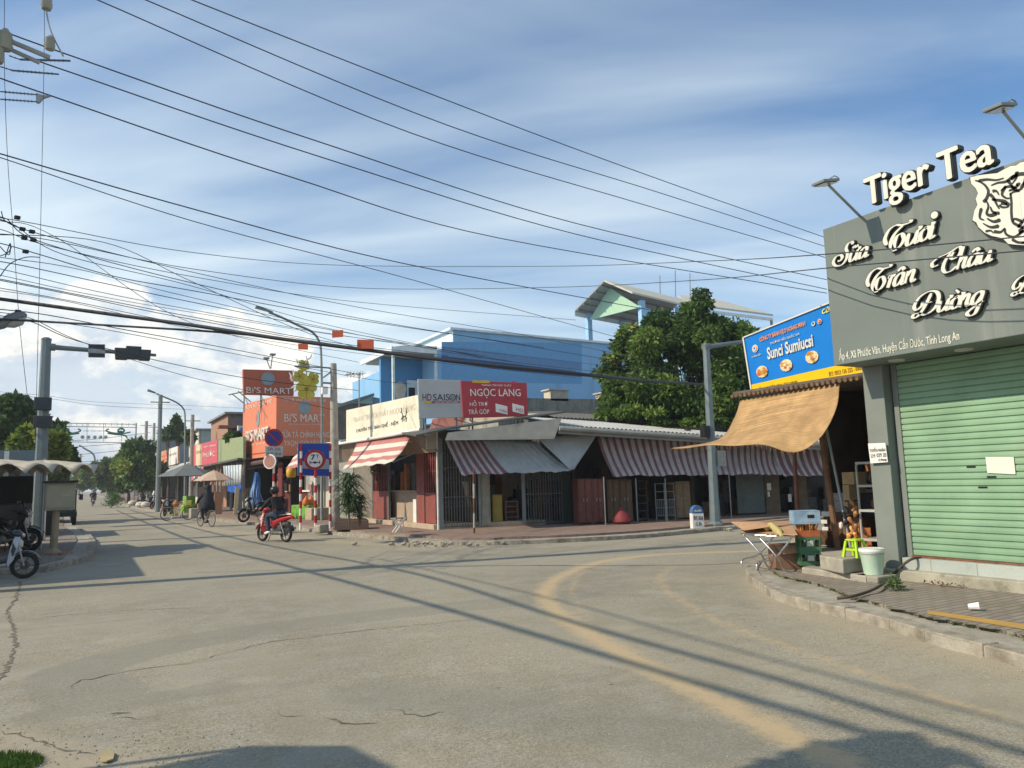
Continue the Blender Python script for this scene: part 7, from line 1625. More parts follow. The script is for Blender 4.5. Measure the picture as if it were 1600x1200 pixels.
# dark covered cart and blue tarpaulin
t=thing('food_cart','dark shuttered food cart beneath the cream parasols','cart',DD(8,850,26)*V(1,1,0)+V(0,0,.14))
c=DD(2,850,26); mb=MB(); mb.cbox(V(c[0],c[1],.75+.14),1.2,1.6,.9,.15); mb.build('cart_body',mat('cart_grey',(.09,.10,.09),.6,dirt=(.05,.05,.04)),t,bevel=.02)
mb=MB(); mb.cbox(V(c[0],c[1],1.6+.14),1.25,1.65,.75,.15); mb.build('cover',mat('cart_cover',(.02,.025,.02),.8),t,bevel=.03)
for dx in (-.45,.45): mb=MB(); mb.lathe(V(c[0]+dx,c[1]-.8,.42),[(.28,-.04),(.28,.04)],16,axis=(0,1,0)); mb.build('wheel',RUBBER,t)
def tarp(label,x0,x1,y0,y1,dist,m,name,cat='tarpaulin'):
    a=DD(x0,y0,dist);b=DD(x1,y0,dist); zt1=a[2]; zb1=DD(x0,y1,dist)[2]; mb=MB(); nrmal=nrm(np.cross(b-a,V(0,0,1)))
    mb.grid(lambda u,v:V(*(a+(b-a)*u)[:2],zt1+(zb1-zt1)*v)+nrmal*.05*math.sin(u*14+v*3),20,6); return tag(mb.build(name,m,smooth='full',solid=.01),label,cat)
tarp('dark blue tarpaulin hanging left of the signal mast',33,49,747,806,27,mat('tarp_blue',(.015,.035,.13),.6,var=.4,scale=4),'blue_tarpaulin')
tarp('clear plastic sheet hanging beside the blue tarpaulin',20,31,752,806,26.5,mat('plastic_sheet',(.16,.18,.17),.3,var=.6,scale=6),'plastic_sheet','plastic sheet')
# dark market clutter behind
mb=MB()
for k in range(26):
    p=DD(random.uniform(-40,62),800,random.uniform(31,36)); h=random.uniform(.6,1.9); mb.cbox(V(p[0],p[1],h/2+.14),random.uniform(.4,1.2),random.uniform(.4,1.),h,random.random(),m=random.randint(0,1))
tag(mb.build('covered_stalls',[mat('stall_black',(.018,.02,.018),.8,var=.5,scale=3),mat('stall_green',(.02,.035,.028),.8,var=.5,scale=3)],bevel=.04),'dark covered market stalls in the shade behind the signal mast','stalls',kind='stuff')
# truck facing us
c=G(103,821,.0)+V(-.35,0,0); t=thing('small_truck','dark blue green truck parked at the left kerb behind the cabinet','truck',c)
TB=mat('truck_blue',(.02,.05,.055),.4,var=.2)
X0=c[0]-.95; Yt=c[1]
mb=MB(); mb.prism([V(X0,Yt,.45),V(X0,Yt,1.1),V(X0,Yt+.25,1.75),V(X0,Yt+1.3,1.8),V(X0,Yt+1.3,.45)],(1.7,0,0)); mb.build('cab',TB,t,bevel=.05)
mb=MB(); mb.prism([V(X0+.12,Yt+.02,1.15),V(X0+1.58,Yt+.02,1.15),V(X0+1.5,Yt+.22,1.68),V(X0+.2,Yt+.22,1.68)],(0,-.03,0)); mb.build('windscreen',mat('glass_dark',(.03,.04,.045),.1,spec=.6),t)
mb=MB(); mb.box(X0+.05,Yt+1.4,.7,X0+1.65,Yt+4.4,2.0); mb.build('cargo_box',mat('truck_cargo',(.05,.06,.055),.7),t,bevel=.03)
mb=MB(); mb.box(X0-.05,Yt-.12,.42,X0+1.75,Yt-.02,.62); mb.build('bumper',BLACK,t,bevel=.02)
for dx in (.2,1.5): mb=MB(); mb.lathe(V(X0+dx,Yt-.03,.85),[(.12,0),(.12,.06),(.05,.09)],14,axis=(0,-1,0)); mb.build('headlight',mat('headlight_glass',(.45,.40,.25),.2),t)
for dx,dy in ((.1,.7),(1.6,.7),(.1,3.6),(1.6,3.6)): mb=MB(); mb.lathe(V(X0+dx-.1,Yt+dy,.33),[(.33,0),(.33,.2)],18,axis=(1,0,0)); mb.build('wheel',RUBBER,t)
mb=MB(); mb.cbox((X0+1.9,Yt,1.35),.16,.06,.28); mb.tube([(X0+1.7,Yt+.2,1.5),(X0+1.9,Yt,1.45)],.015,5); mb.build('mirror',BLACK,t)
# trees at left
tree('dark_tree','tall dark tree rising behind the left signal mast',V(DD(20,800,48)[0],DD(20,800,48)[1],.1),0,[blob(28,655,48,22),blob(5,675,48,32),blob(50,668,48,22),blob(70,690,47,20),blob(20,700,47,32),blob(-30,690,48,40),blob(88,672,48,8),blob(95,715,47,18),blob(70,725,47,25,None,14)],26000,.38,[.62,.28,.10,0],seed=21,subs=9,trunk_r=.25)
tree('bright_tree','smaller yellow green tree in front of the dark tree at left',V(DD(68,800,40)[0],DD(68,800,40)[1],.1),0,[blob(45,690,40,14),blob(60,695,40,14,None,18),blob(84,695,40,14,None,18),blob(35,706,40,12,None,8),blob(88,712,40,10)],9000,.32,[.05,.15,.40,.40],seed=22,subs=8)
tree('thin_tree','open branched tree just right of the bright tree at left',V(DD(100,800,60)[0],DD(100,800,60)[1],.1),0,[blob(98,725,60,9),blob(106,720,60,7),blob(92,735,60,10)],1800,.45,[.5,.35,.15,0],seed=23)
p=DD(34,630,52); mb=MB(); mb.tube([V(p[0],p[1],.1),p],[.16,.12],8); tag(mb.build('utility_pole',mat('pole_brown',(.22,.17,.14),.9)),'brownish bare pole standing among the dark trees at left','utility pole','poles along the street')
# hidden pole beside the frame with insulators and the near street lamp
PL=DD(-70,800,16.0); PL[2]=.1
t=thing('line_pole','tall concrete line pole just outside the left edge, carrying cross arms','utility pole',PL)
mb=MB(); mb.tube([PL,PL+V(0,0,17)],[.22,.13],12); mb.build('pole',POLEC,t,smooth=True)
hy=math.hypot(*PL[:2])
def dl(x,y,d=0.): return DD(x,y,hy+d)
mb=MB(); mb.tube([dl(-72,60),dl(20,66),dl(78,90)],.046,6); mb.tube([dl(-72,70),dl(18,78),dl(62,98)],.040,6); mb.build('cross_arm',STEEL,t)
def insul(a,b,r,n,m,name,par,rod=.010):
    a,b=np.array(a),np.array(b); mb=MB(); mb.tube([a,b],rod,6)
    d=nrm(b-a); L_=np.linalg.norm(b-a)
    for k in range(n): p=a+(b-a)*(.15+.7*k/(n-1)); mb.lathe(p,[(rod,-.006),(r,0),(rod,.012)],12,axis=d)
    return mb.build(name,m,par)
GLZ=mat('insulator_glaze',(.30,.31,.26),.3,var=.1); DKI=mat('insulator_dark',(.10,.12,.15),.5)
for x,y,s in ((8,62,1.5),(78,67,1.05),(73,3,1.15),(-4,84,1.3)):
    c_=dl(x,y); 
    if x<50 or y<30: pass
    mb=MB(); k=.011*12; mb.lathe(c_,[(.02*s,-.14*s),(.07*s,-.13*s),(.09*s,-.08*s),(.075*s,-.07*s),(.09*s,-.03*s),(.07*s,-.02*s),(.085*s,.03*s),(.065*s,.04*s),(.08*s,.08*s),(.05*s,.10*s),(.03*s,.14*s)],16); mb.build('insulator',GLZ,t,smooth=True)
for a_,b_ in (((10,88),(28,94)),((0,106),(20,110)),((0,142),(8,144)),((0,154),(8,155))): pass
insul(dl(32,93),dl(110,95),.030,9,DKI,'strain_insulator',t,.019); insul(dl(14,87),dl(34,94),.02,3,DKI,'strain_insulator',t,.010)
insul(dl(18,110),dl(92,116),.034,9,DKI,'strain_insulator',t,.016); insul(dl(0,104),dl(20,110),.02,3,DKI,'strain_insulator',t,.010)
insul(dl(0,143),dl(58,148),.032,8,DKI,'strain_insulator',t,.012); insul(dl(0,155),dl(58,159),.032,8,DKI,'strain_insulator',t,.012)
mb=MB(); mb.prism([dl(56,145),dl(66,148),dl(78,149),dl(66,153),dl(60,160),dl(56,160)],(.02,.05,0)); mb.build('yoke_plate',STEEL,t)
mb=MB(); mb.tube(catmull([dl(70,-10),dl(72,15),dl(80,50),dl(99,88)],5),.016,6); mb.build('jumper',STEEL,t)
mb=MB(); mb.tube([dl(-72,489),dl(-30,496),dl(2,500)],.03,8); mb.build('lamp_arm',GREYP,t)
tl_=thing('cobra_lamp','round nosed street lamp head poking in from the left edge','street lamp',dl(18,500))
a,b=dl(-6,512),dl(42,492); d=nrm(b-a); L_=np.linalg.norm(b-a); 
def lofta(a,b,secs,nseg,m,name,par):
    d=b-a; s,u=frame_of(d); 
    if abs(u[2])<abs(s[2]): s,u=u,s
    if u[2]<0: u=-u
    mb=MB(); vs=[]; fs=[]
    for f,rw,ru,rd in secs:
        c=a+d*f
        for j in range(nseg):
            t=2*math.pi*j/nseg; vs.append(c+s*rw*math.cos(t)+u*(ru if math.sin(t)>0 else rd)*math.sin(t))
    k=len(secs)
    for i in range(k-1):
        for j in range(nseg): fs.append((i*nseg+j,(i+1)*nseg+j,(i+1)*nseg+(j+1)%nseg,i*nseg+(j+1)%nseg))
    fs+=[tuple(range(nseg)),tuple((k-1)*nseg+j for j in range(nseg))[::-1]]; mb.add(vs,fs); return mb.build(name,m,par,smooth='full')
lofta(a,b,[(0,.065,.05,.05),(.2,.10,.10,.07),(.5,.16,.14,.05),(.8,.17,.12,.05),(.95,.13,.08,.04),(1,.05,.03,.01)],14,mat('lamp_shell',(.16,.18,.20),.5),'lamp_head',tl_)
lofta(a+(b-a)*.3-V(0,0,.03),a+(b-a)*.96-V(0,0,.03),[(0,.065,.01,.04),(.3,.13,.01,.10),(.7,.14,.01,.11),(1,.065,.01,.03)],14,mat('lamp_glass'),'lens',tl_)
mb=MB(); mb.cbox(a-V(0,0,.08),.09,.09,.12); mb.build('photocell',BLACK,tl_)
# canopy added out of view to shade the foreground (stands on its own posts)
def shade_src(px_,py_,z): g=G(px_,py_); k=z/(-TR[2]); return g-np.array(TR)*k
zc_=3.2
p0=[shade_src(*q,zc_) for q in ((395,1167),(535,1167),(600,1200),(640,1250),(150,1260),(215,1203))]
t=thing('caster_canopy','tarpaulin stall canopy behind the camera','canopy',(np.mean([p[0] for p in p0]),np.mean([p[1] for p in p0]),0))
mb=MB(); mb.prism([V(p[0],p[1],zc_) for p in p0],(0,0,.04)); mb.build('roof',CREAM,t)
for i in (0,2,4,5): mb=MB(); mb.tube([V(p0[i][0],p0[i][1],0),V(p0[i][0],p0[i][1],zc_)],.03,6); mb.build('post',GREYP,t)
# cables running along the street over the left pavement; their shadows cross the junction
for k,(S_,z,r_,lbl) in enumerate((([(2.2,70),(2.9,27.8),(3.64,16.3),(3.98,11.2),(4.17,7.9),(4.28,4.5),(4.33,2.7),(4.3,-4)],5.6,.045,'bundled cable following the left pavement, nearest the road'),([(3.2,70),(3.6,45.),(4.28,24.7),(5.05,15.4),(5.2,11.9),(4.9,7.3),(4.86,4.5),(4.75,2.55),(4.7,-4)],6.0,.04,'bundled cable following the left pavement, above the other one'),([(5.6,16),(5.6,9),(5.3,4.6),(5.0,-4)],6.6,.018,'thin cable behind the left pavement cables'))):
    P=[V(x,y,0)-np.array(TR)*(z/-TR[2]) for x,y in S_]; mb=MB(); mb.tube(catmull(P,8),r_,6); tag(mb.build('bundled_cable',WIRE,smooth='full'),lbl,'cable')
g=G(1290,1195); c=g-np.array(TR)*(4.4/-TR[2]); t=tree('caster_tree','small leafy tree on the left pavement beside the camera',V(c[0],c[1],.0),0,[(c,(.42,.36,.35)),(c+V(.25,-.15,.1),(.25,.2,.2))],5000,.12,[.3,.4,.3,0],seed=41,trunk_r=.04)  # unseen tree added so its crown shadow falls on the near road
# ================= WIRES
random.seed(5)
WG='overhead wires of the street'
def wire(pts,label,r=.011,group=None,name='overhead_wire',m=None,n=8):
    P=[DD(x,y,d) for x,y,d in pts]; mb=MB(); mb.tube(catmull(P,n),r,5); return tag(mb.build(name,m or WIRE,smooth='full'),label,'wire',group)
R0=13.
for k,(pts,lb) in enumerate((
 ([(250,-25,15),(300,0,15.4),(780,188,19),(1060,291,24),(1292,372,30)],'uppermost long wire crossing the sky to the grey fascia'),
 ([(170,-25,15.5),(228,0,15.8),(700,196,18),(1030,301,24),(1292,386,30)],'second highest long wire crossing the sky to the grey fascia'),
 ([(95,-25,15.8),(153,0,16.),(640,207,18),(1000,318,24),(1292,403,30)],'third highest long wire crossing the sky to the grey fascia'),
 ([(0,47,16),(125,92,16.2),(500,222,17),(900,349,23),(1292,437,30)],'long wire starting at the upper strain insulator at left'),
 ([(60,95,16),(110,113,16.2),(500,245,17),(900,366,23),(1292,452,30)],'long wire starting at the middle strain insulator at left'),
 ([(0,122,16),(78,149,16.1),(450,275,17),(780,372,23),(1292,458,30)],'long wire starting at the triangular yoke plate at left'),
 ([(-60,222,16),(0,240,16.1),(300,326,17),(600,405,20),(900,463,25),(1100,499,30)],'upper of the close pair of wires sloping across the middle sky'),
 ([(-60,230,16),(0,246,16.1),(300,345,17),(600,425,20),(760,470,24),(960,526,30)],'lower of the close pair of wires sloping across the middle sky'),
 ([(-60,335,16),(30,345,16.1),(290,393,18),(520,414,22),(860,416,20),(1100,408,16),(1292,397,10.6),(1700,360,9)],'upper wire rising rightward and crossing in front of the grey fascia'),
 ([(-60,365,16),(60,372,16.2),(300,420,18),(560,450,22),(860,449,20),(1100,437,16),(1300,418,10.6),(1700,383,9)],'lower wire rising rightward and crossing in front of the grey fascia'),
)): wire(pts,lb,r=[.013,.013,.013,.014,.014,.014,.014,.010,.008,.008][k])
lab='one of the thin wires of the tangled bundle fanning out from the left edge'
fan=[([(5,340),(60,365),(300,425),(560,480),(800,520),(1000,560)],),([(8,345),(70,380),(300,442),(560,497),(850,545),(1090,585)],),([(15,348),(100,398),(300,447),(500,505),(760,560)],),([(0,358),(80,385),(300,432),(560,472),(900,500)],),
([(0,380),(70,400),(180,432),(300,454),(560,500),(850,543)],),([(0,402),(120,420),(300,465),(560,523),(760,560),(1000,588)],),([(20,412),(160,442),(300,472),(520,516),(800,565)],),([(0,420),(150,455),(300,484),(520,522),(760,556)],),
([(0,430),(130,458),(300,488),(560,528),(900,566),(1090,590)],),([(0,436),(130,462),(300,495),(520,535),(700,556)],),([(0,438),(120,462),(300,499),(560,543),(900,580)],),([(0,450),(120,472),(300,508),(470,532)],),
([(0,454),(100,470),(300,513),(560,552),(900,590)],),([(40,495),(130,535),(300,590),(520,640)],),([(40,500),(140,538),(380,590),(560,610)],),([(100,505),(300,540),(560,590),(640,600)],),([(60,490),(200,516),(360,545),(560,585)],),
([(0,612),(70,618),(150,628),(300,634),(420,640)],),([(70,622),(160,634),(300,640)],),([(0,345),(90,372),(300,505),(560,566)],),([(160,378),(300,440),(480,520),(640,563)],)]
for i,(pts,) in enumerate(fan):
    d0=15.9+random.uniform(-.2,.3); n_=len(pts)
    wire([(x,y,d0+(x/1100.)**1.0*random.choice([10,13,16])+ (0 if i not in(17,18) else 30)) for x,y in [(-70,pts[0][1]-12)]+pts],lab,r=random.uniform(.006,.010),group='tangled bundle of thin street wires')
wire([(-420,395,18.5),(-70,458,16.2),(0,467,15.8),(130,485,15.0),(300,508,14.0),(430,528,13.3),(560,545,12.8),(740,568,12.5),(910,585,13.4),(1000,594,17),(1060,598,21),(1110,601,24.6)],'thick black bundled cable sagging across the whole street',r=.034,name='bundled_cable')
wire([(-70,498,16.1),(0,499,15.9),(60,502,15.5),(200,510,14.6),(330,518,13.9),(430,527,13.35)],'shorter thick cable joining the bundled cable above the street lamp',r=.020,name='bundled_cable')
wire([(7,-10,16),(7,110,16),(12,250,16),(22,380,16),(30,500,16),(45,640,16)],'left of the two thin vertical stay wires near the left edge',r=.005)
wire([(69,-10,16),(69,80,16),(64,330,16),(59,540,16),(55,700,16)],'right of the two thin vertical stay wires near the left edge',r=.005)
for k,pts in enumerate(([(0,385,16),(14,398,16),(16,380,16),(8,402,16)],[(0,432,16),(16,412,16),(40,402,16),(62,402,16)],[(0,400,16),(12,395,16),(18,386,16)],[(2,330,16),(8,345,16),(30,356,16),(52,362,16)])):
    wire(pts,['small looped wire end at the left edge','curled jumper wire joining two cables at the left edge','short bent wire end under the loop at the left edge','short thick jumper at the top of the wire tangle'][k],r=.009)
for k,(x,y) in enumerate(((27,340),(35,358),(38,372),(50,362),(40,393),(52,375),(28,487))):
    c=DD(x,y,15.95); mb=MB(); mb.cbox(c,.09,.08,.06,.3); tag(mb.build('cable_connector',BLACK,bevel=.008),'small black connector clamped on the wires at the left edge','connector','black connectors on the left wires')
# hanging warning plates
for k,(x,y,w,h,sl,lb) in enumerate(((473.5,541,15,9,.12,'lower left orange plate hanging on the bundled cable'),(527.5,522,17,11,-.1,'small orange plate hanging highest beside the lamp pole'),(571,537,26,14,.18,'largest orange plate hanging right of the lamp pole'))):
    c=DD(x,y,12.7); s=12.7/FPX; r_=nrm(V(*AX[:2],0)); mb=MB(); a=c-r_*w*s/2; sh_v=V(0,0,-sl*.1); mb.prism([a+V(0,0,h*s/2),a+r_*w*s+V(0,0,h*s/2)+sh_v,a+r_*w*s+V(0,0,-h*s/2)+sh_v,a+V(0,0,-h*s/2)],(.004,.008,0)); o=mb.build('warning_plate',mat('plate_orange',(.45,.09,.045),.6,dirt=(.25,.08,.05),damt=.5,dscale=20)); tag(o,lb,'plate','orange plates hanging from the cables')
# signal cable along arm, distant wires
for k,(y0,y1) in enumerate(((690,684),(700,697),(712,706),(724,716),(737,728))):
    mb=MB(); mb.tube(catmull([PY(90,y0,120),PY(150,y0-4,120),PY(235,y1-8,120)],5),.03,4); tag(mb.build('overhead_wire',WIRE),'one of the distant parallel wires beyond the decorated arch','wire','distant wires beyond the arch')
# ================= MOTORCYCLES, BICYCLES, PEOPLE
TYRE=mat('tyre',(.02,.02,.02),.9); ENG=mat('engine_alloy',(.32,.32,.30),.4,metal=.7,var=.2); PBLK=mat('plastic_black',(.02,.02,.022),.4); LAMPR=mat('lamp_red',(.45,.02,.015),.25); LAMPC=mat('lamp_clear',(.55,.55,.5),.15)
def wheel(parent,x,R,w=.045,spokes=5):
    mb=MB(); P=[V(x+ (R-w)*math.cos(t),0,R+(R-w)*math.sin(t)) for t in np.linspace(0,2*math.pi,29)[:-1]]; mb.tube(P,w,8,closed=True); ty=mb.build('wheel',TYRE,parent,smooth='full')
    mb=MB(); P=[V(x+(R-w*1.9)*math.cos(t),0,R+(R-w*1.9)*math.sin(t)) for t in np.linspace(0,2*math.pi,25)[:-1]]; mb.tube(P,.014,6,closed=True)
    for k in range(spokes): a=2*math.pi*k/spokes; mb.tube([V(x,0,R),V(x+(R-w*1.9)*math.cos(a),0,R+(R-w*1.9)*math.sin(a))],.011,5)
    mb.lathe((x,0,R),[(.035,-.05),(.045,-.02),(.045,.02),(.035,.05)],10,axis=(0,1,0)); mb.lathe((x,.028,R),[(.10,0),(.10,.006)],16,axis=(0,1,0)); mb.build('rim',mat('rim_dark',(.10,.10,.10),.4,metal=.6),ty); return ty
def motorbike(label,col,group=None,accent=None,name='motorbike',detail=True):
    t=thing(name,label,'motorbike',(0,0,0),group); BC=col; AC=accent or PBLK
    wheel(t,.62,.285); wheel(t,-.60,.285)
    # rear body: tapering cowl
    mb=MB(); mb.loft([(-.93,0,.80,.03,.03),(-.80,0,.78,.07,.06),(-.55,0,.73,.11,.09),(-.25,0,.66,.13,.12),(0,0,.55,.12,.13),(.12,0,.46,.08,.09)],12); mb.build('rear_cowl',BC,t,smooth='full')
    mb=MB(); mb.loft([(-.72,0,.84,.05,.02),(-.60,0,.85,.12,.045),(-.30,0,.83,.14,.05),(-.02,0,.78,.12,.05),(.12,0,.74,.05,.03)],12); mb.build('seat',PBLK,t,smooth='full')
    mb=MB(); mb.loft([(.0,0,.40,.09,.07),(.15,0,.38,.09,.07),(.32,0,.42,.10,.08),(.40,0,.48,.06,.08)],10); mb.build('under_cowl',AC,t,smooth='full')
    # leg shields
    mb=MB()
    for s in (-1,1):
        mb.add([(.42,s*.03,.95),(.52,s*.05,.93),(.50,s*.19,.70),(.44,s*.20,.42),(.34,s*.15,.28),(.30,s*.10,.34),(.36,s*.17,.66),(.40,s*.12,.84)],[(0,1,2,6,7),(2,3,4,5,6)] if s>0 else [(7,6,2,1,0),(6,5,4,3,2)])
    mb.build('leg_shield',BC,t,solid=.02)
    mb=MB(); mb.prism([(.40,.17,.80),(.47,.19,.66),(.42,.20,.48),(.38,.19,.60)],(0,.012,0)); mb.prism([(.40,-.17,.80),(.47,-.19,.66),(.42,-.20,.48),(.38,-.19,.60)],(0,-.012,0)); mb.build('side_stripe',AC,t)
    # fork, fender, cowl, bars
    mb=MB()
    for s in (-1,1): mb.tube([(.62,s*.07,.285),(.52,s*.07,.62),(.44,s*.05,.92)],.020,7)
    mb.build('fork',ENG,t)
    mb=MB(); mb.grid(lambda u,v:V(.62+.33*math.cos(math.radians(20+125*u)),(v-.5)*.13,.285+.33*math.sin(math.radians(20+125*u))-.03*abs(v-.5)*2),12,4); mb.build('front_fender',BC,t,smooth='full',solid=.008)
    mb=MB(); mb.loft([(.30,0,.99,.05,.04),(.38,0,1.0,.11,.08),(.48,0,.98,.11,.09),(.55,0,.95,.06,.06)],12); mb.build('handlebar_cowl',BC,t,smooth='full')
    mb=MB(); mb.loft([(.54,0,.96,.06,.05),(.585,0,.95,.045,.035)],10); mb.build('headlight',LAMPC,t)
    mb=MB(); mb.loft([(.50,0,.78,.07,.10),(.56,0,.76,.045,.07)],10); mb.build('front_lamp',LAMPC,t)
    mb=MB()
    for s in (-1,1): mb.tube([(.38,s*.05,1.0),(.34,s*.20,1.04),(.27,s*.34,1.02)],.013,6); mb.tube([(.30,s*.24,1.03),(.26,s*.36,1.02)],.020,7)
    mb.build('handlebar',PBLK,t)
    for s in (-1,1):
        mb=MB(); mb.tube([(.33,s*.22,1.04),(.35,s*.27,1.20)],.007,5); mb.cbox((.35,s*.29,1.24),.025,.13,.08); mb.build('mirror',PBLK,t,bevel=.008)
    mb=MB(); mb.lathe((.02,0,.33),[(.08,-.13),(.11,-.08),(.11,.08),(.09,.13)],12,axis=(0,1,0)); mb.cbox((.16,0,.36),.24,.14,.13); mb.cbox((-.28,.10,.30),.46,.03,.06); mb.build('engine',ENG,t,bevel=.01)
    mb=MB(); mb.tube([(.18,-.08,.28),(.0,-.12,.22),(-.25,-.15,.27),(-.40,-.16,.31)],.018,7); mb.tube([(-.38,-.16,.31),(-.85,-.16,.44)],[.035,.045],10); mb.build('exhaust',ENG,t)
    mb=MB(); mb.tube([(-.60,.09,.285),(-.42,.09,.62)],.025,7); mb.tube([(-.60,-.09,.285),(-.42,-.09,.62)],.025,7); mb.build('shock',ENG,t)
    mb=MB(); mb.loft([(-.97,0,.76,.05,.035),(-.90,0,.79,.09,.05)],10); mb.build('tail_light',LAMPR,t)
    mb=MB(); mb.grid(lambda u,v:V(-.60+.34*math.cos(math.radians(70+100*u)),(v-.5)*.13,.285+.36*math.sin(math.radians(70+100*u))),8,2); mb.build('rear_fender',PBLK,t,solid=.008)
    mb=MB(); mb.prism([(-.98,-.09,.66),(-.98,.09,.66),(-.95,.09,.54),(-.95,-.09,.54)],(-.004,0,0)); mb.build('number_plate',SIGNW,t)
    mb=MB(); mb.tube([(-.60,-.10,.86),(-.78,-.11,.88),(-.92,-.07,.88),(-.92,.07,.88),(-.78,.11,.88),(-.60,.10,.86)],.011,6); mb.build('grab_rail',ENG,t)
    mb=MB(); mb.tube([(.05,.10,.25),(.02,.22,.04)],.012,5); mb.cbox((.08,0,.27),.03,.42,.025); mb.build('foot_rest',PBLK,t)
    return t
def place(t,pos,ang,tilt=0): t.location=tuple(pos); t.rotation_euler=(tilt,0,ang)
PAINT=lambda n,c,coat=.5:mat(n,c,.3,var=.04,coat=coat)
def face_dir(fr,rr): d=fr-rr; return math.atan2(d[1],d[0])
# near left bike: front wheel foot at px (37,904)
mw=motorbike('dark motorbike with a white leg shield at the left edge, wheel toward the road',PAINT('paint_navy',(.02,.03,.04)),accent=PAINT('paint_navy',(.02,.03,.04)))
for c_ in children(mw):
    if c_.name.startswith('leg_shield'): c_.data.materials[0]=PAINT('paint_white',(.42,.46,.50))
mw.scale=(.87,.87,.87)
fw=G(37,904,.0); ang=math.radians(-8); place(mw,fw-V(math.cos(ang),math.sin(ang),0)*.54,ang,math.radians(-5))
mblk=motorbike('black motorbike parked behind the white one at the left edge',PAINT('paint_black',(.015,.015,.016)),group='dark parked motorbikes')
fw=G(45,862,.14); ang=math.radians(-12); place(mblk,fw-V(math.cos(ang),math.sin(ang),0)*.62,ang,math.radians(-6))
def dupbike(src,label,px,py,ang,z=.12,tilt=-6,group='dark parked motorbikes'):
    c=copy_tree(src); c['label']=label; c['group']=group; place(c,G(px,py,z),math.radians(ang),math.radians(tilt)); return c
dupbike(mblk,'black motorbike half hidden at the left edge behind the parked pair',8,858,-15,.14)
dupbike(mblk,'black scooter parked before the orange mart under the blue raincoat',401,815,200,.12)
dupbike(mblk,'dark motorbike just left of the yellow bicycle',262,806,250,.10)
dupbike(mblk,'dark motorbike parked beneath the far tin canopy, right of the pair',243,795,240,.10)
dupbike(mblk,'dark motorbike in the middle of the far parked group',233,792,235,.10)
dupbike(mblk,'dark motorbike at the left end of the far parked group',220,790,245,.10)
dupbike(mblk,'dark motorbike parked against the left kerb beneath the far trees',126,781,80,.0)
# the red bike with its rider
rr_=G(449,847.5); hd_=-V(AX[0],AX[1],0)*.80+V(math.sin(TH),math.cos(TH),0)*.60; hd_=nrm(hd_); rf=rr_+hd_*1.22; ang=face_dir(rf,rr_)
redb=motorbike('red motorbike with silver trim being ridden across the street',PAINT('paint_red',(.38,.015,.02)),accent=PAINT('paint_silver',(.45,.45,.45)))
mid=(rf+rr_)/2; place(redb,mid,ang); redb.scale=(.92,.92,.92)
print('red bike length',np.linalg.norm(rf-rr_))
# ---- people
def skin(parts,edges,name,m,parent,sub=2):
    me=bpy.data.meshes.new(name+'_cage'); names=list(parts); me.from_pydata([parts[n][0] for n in names],[(names.index(a),names.index(b)) for a,b in edges],[])
    bm=bmesh.new(); bm.from_mesh(me); ly=bm.verts.layers.skin.verify(); bm.verts.ensure_lookup_table()
    for i,n in enumerate(names): r=parts[n][1]; bm.verts[i][ly].radius=(r,r) if not hasattr(r,'__len__') else r; bm.verts[i][ly].use_root=(i==0)
    bm.to_mesh(me); bm.free(); o=bpy.data.objects.new(name+'_cage',me); COL.objects.link(o)
    mo=o.modifiers.new('s','SKIN'); mo.use_smooth_shade=True; so2=o.modifiers.new('u','SUBSURF'); so2.levels=sub
    dg=bpy.context.evaluated_depsgraph_get(); dg.update(); ev=o.evaluated_get(dg); m2=bpy.data.meshes.new_from_object(ev); bpy.data.objects.remove(o)
    m2.name=name; m2.materials.clear(); m2.materials.append(m); m2.polygons.foreach_set('use_smooth',[True]*len(m2.polygons))
    ob=bpy.data.objects.new(name,m2); COL.objects.link(ob); ob.parent=parent; ORG[ob.name]=V(0,0,0); return ob
SKINM=mat('skin',(.36,.20,.13),.6,var=.06); JEANS=mat('jeans',(.035,.05,.09),.9,bump=.3); JACK=mat('jacket_black',(.014,.015,.018),.8,bump=.3); HAIR=mat('hair_black',(.012,.01,.009),.6)
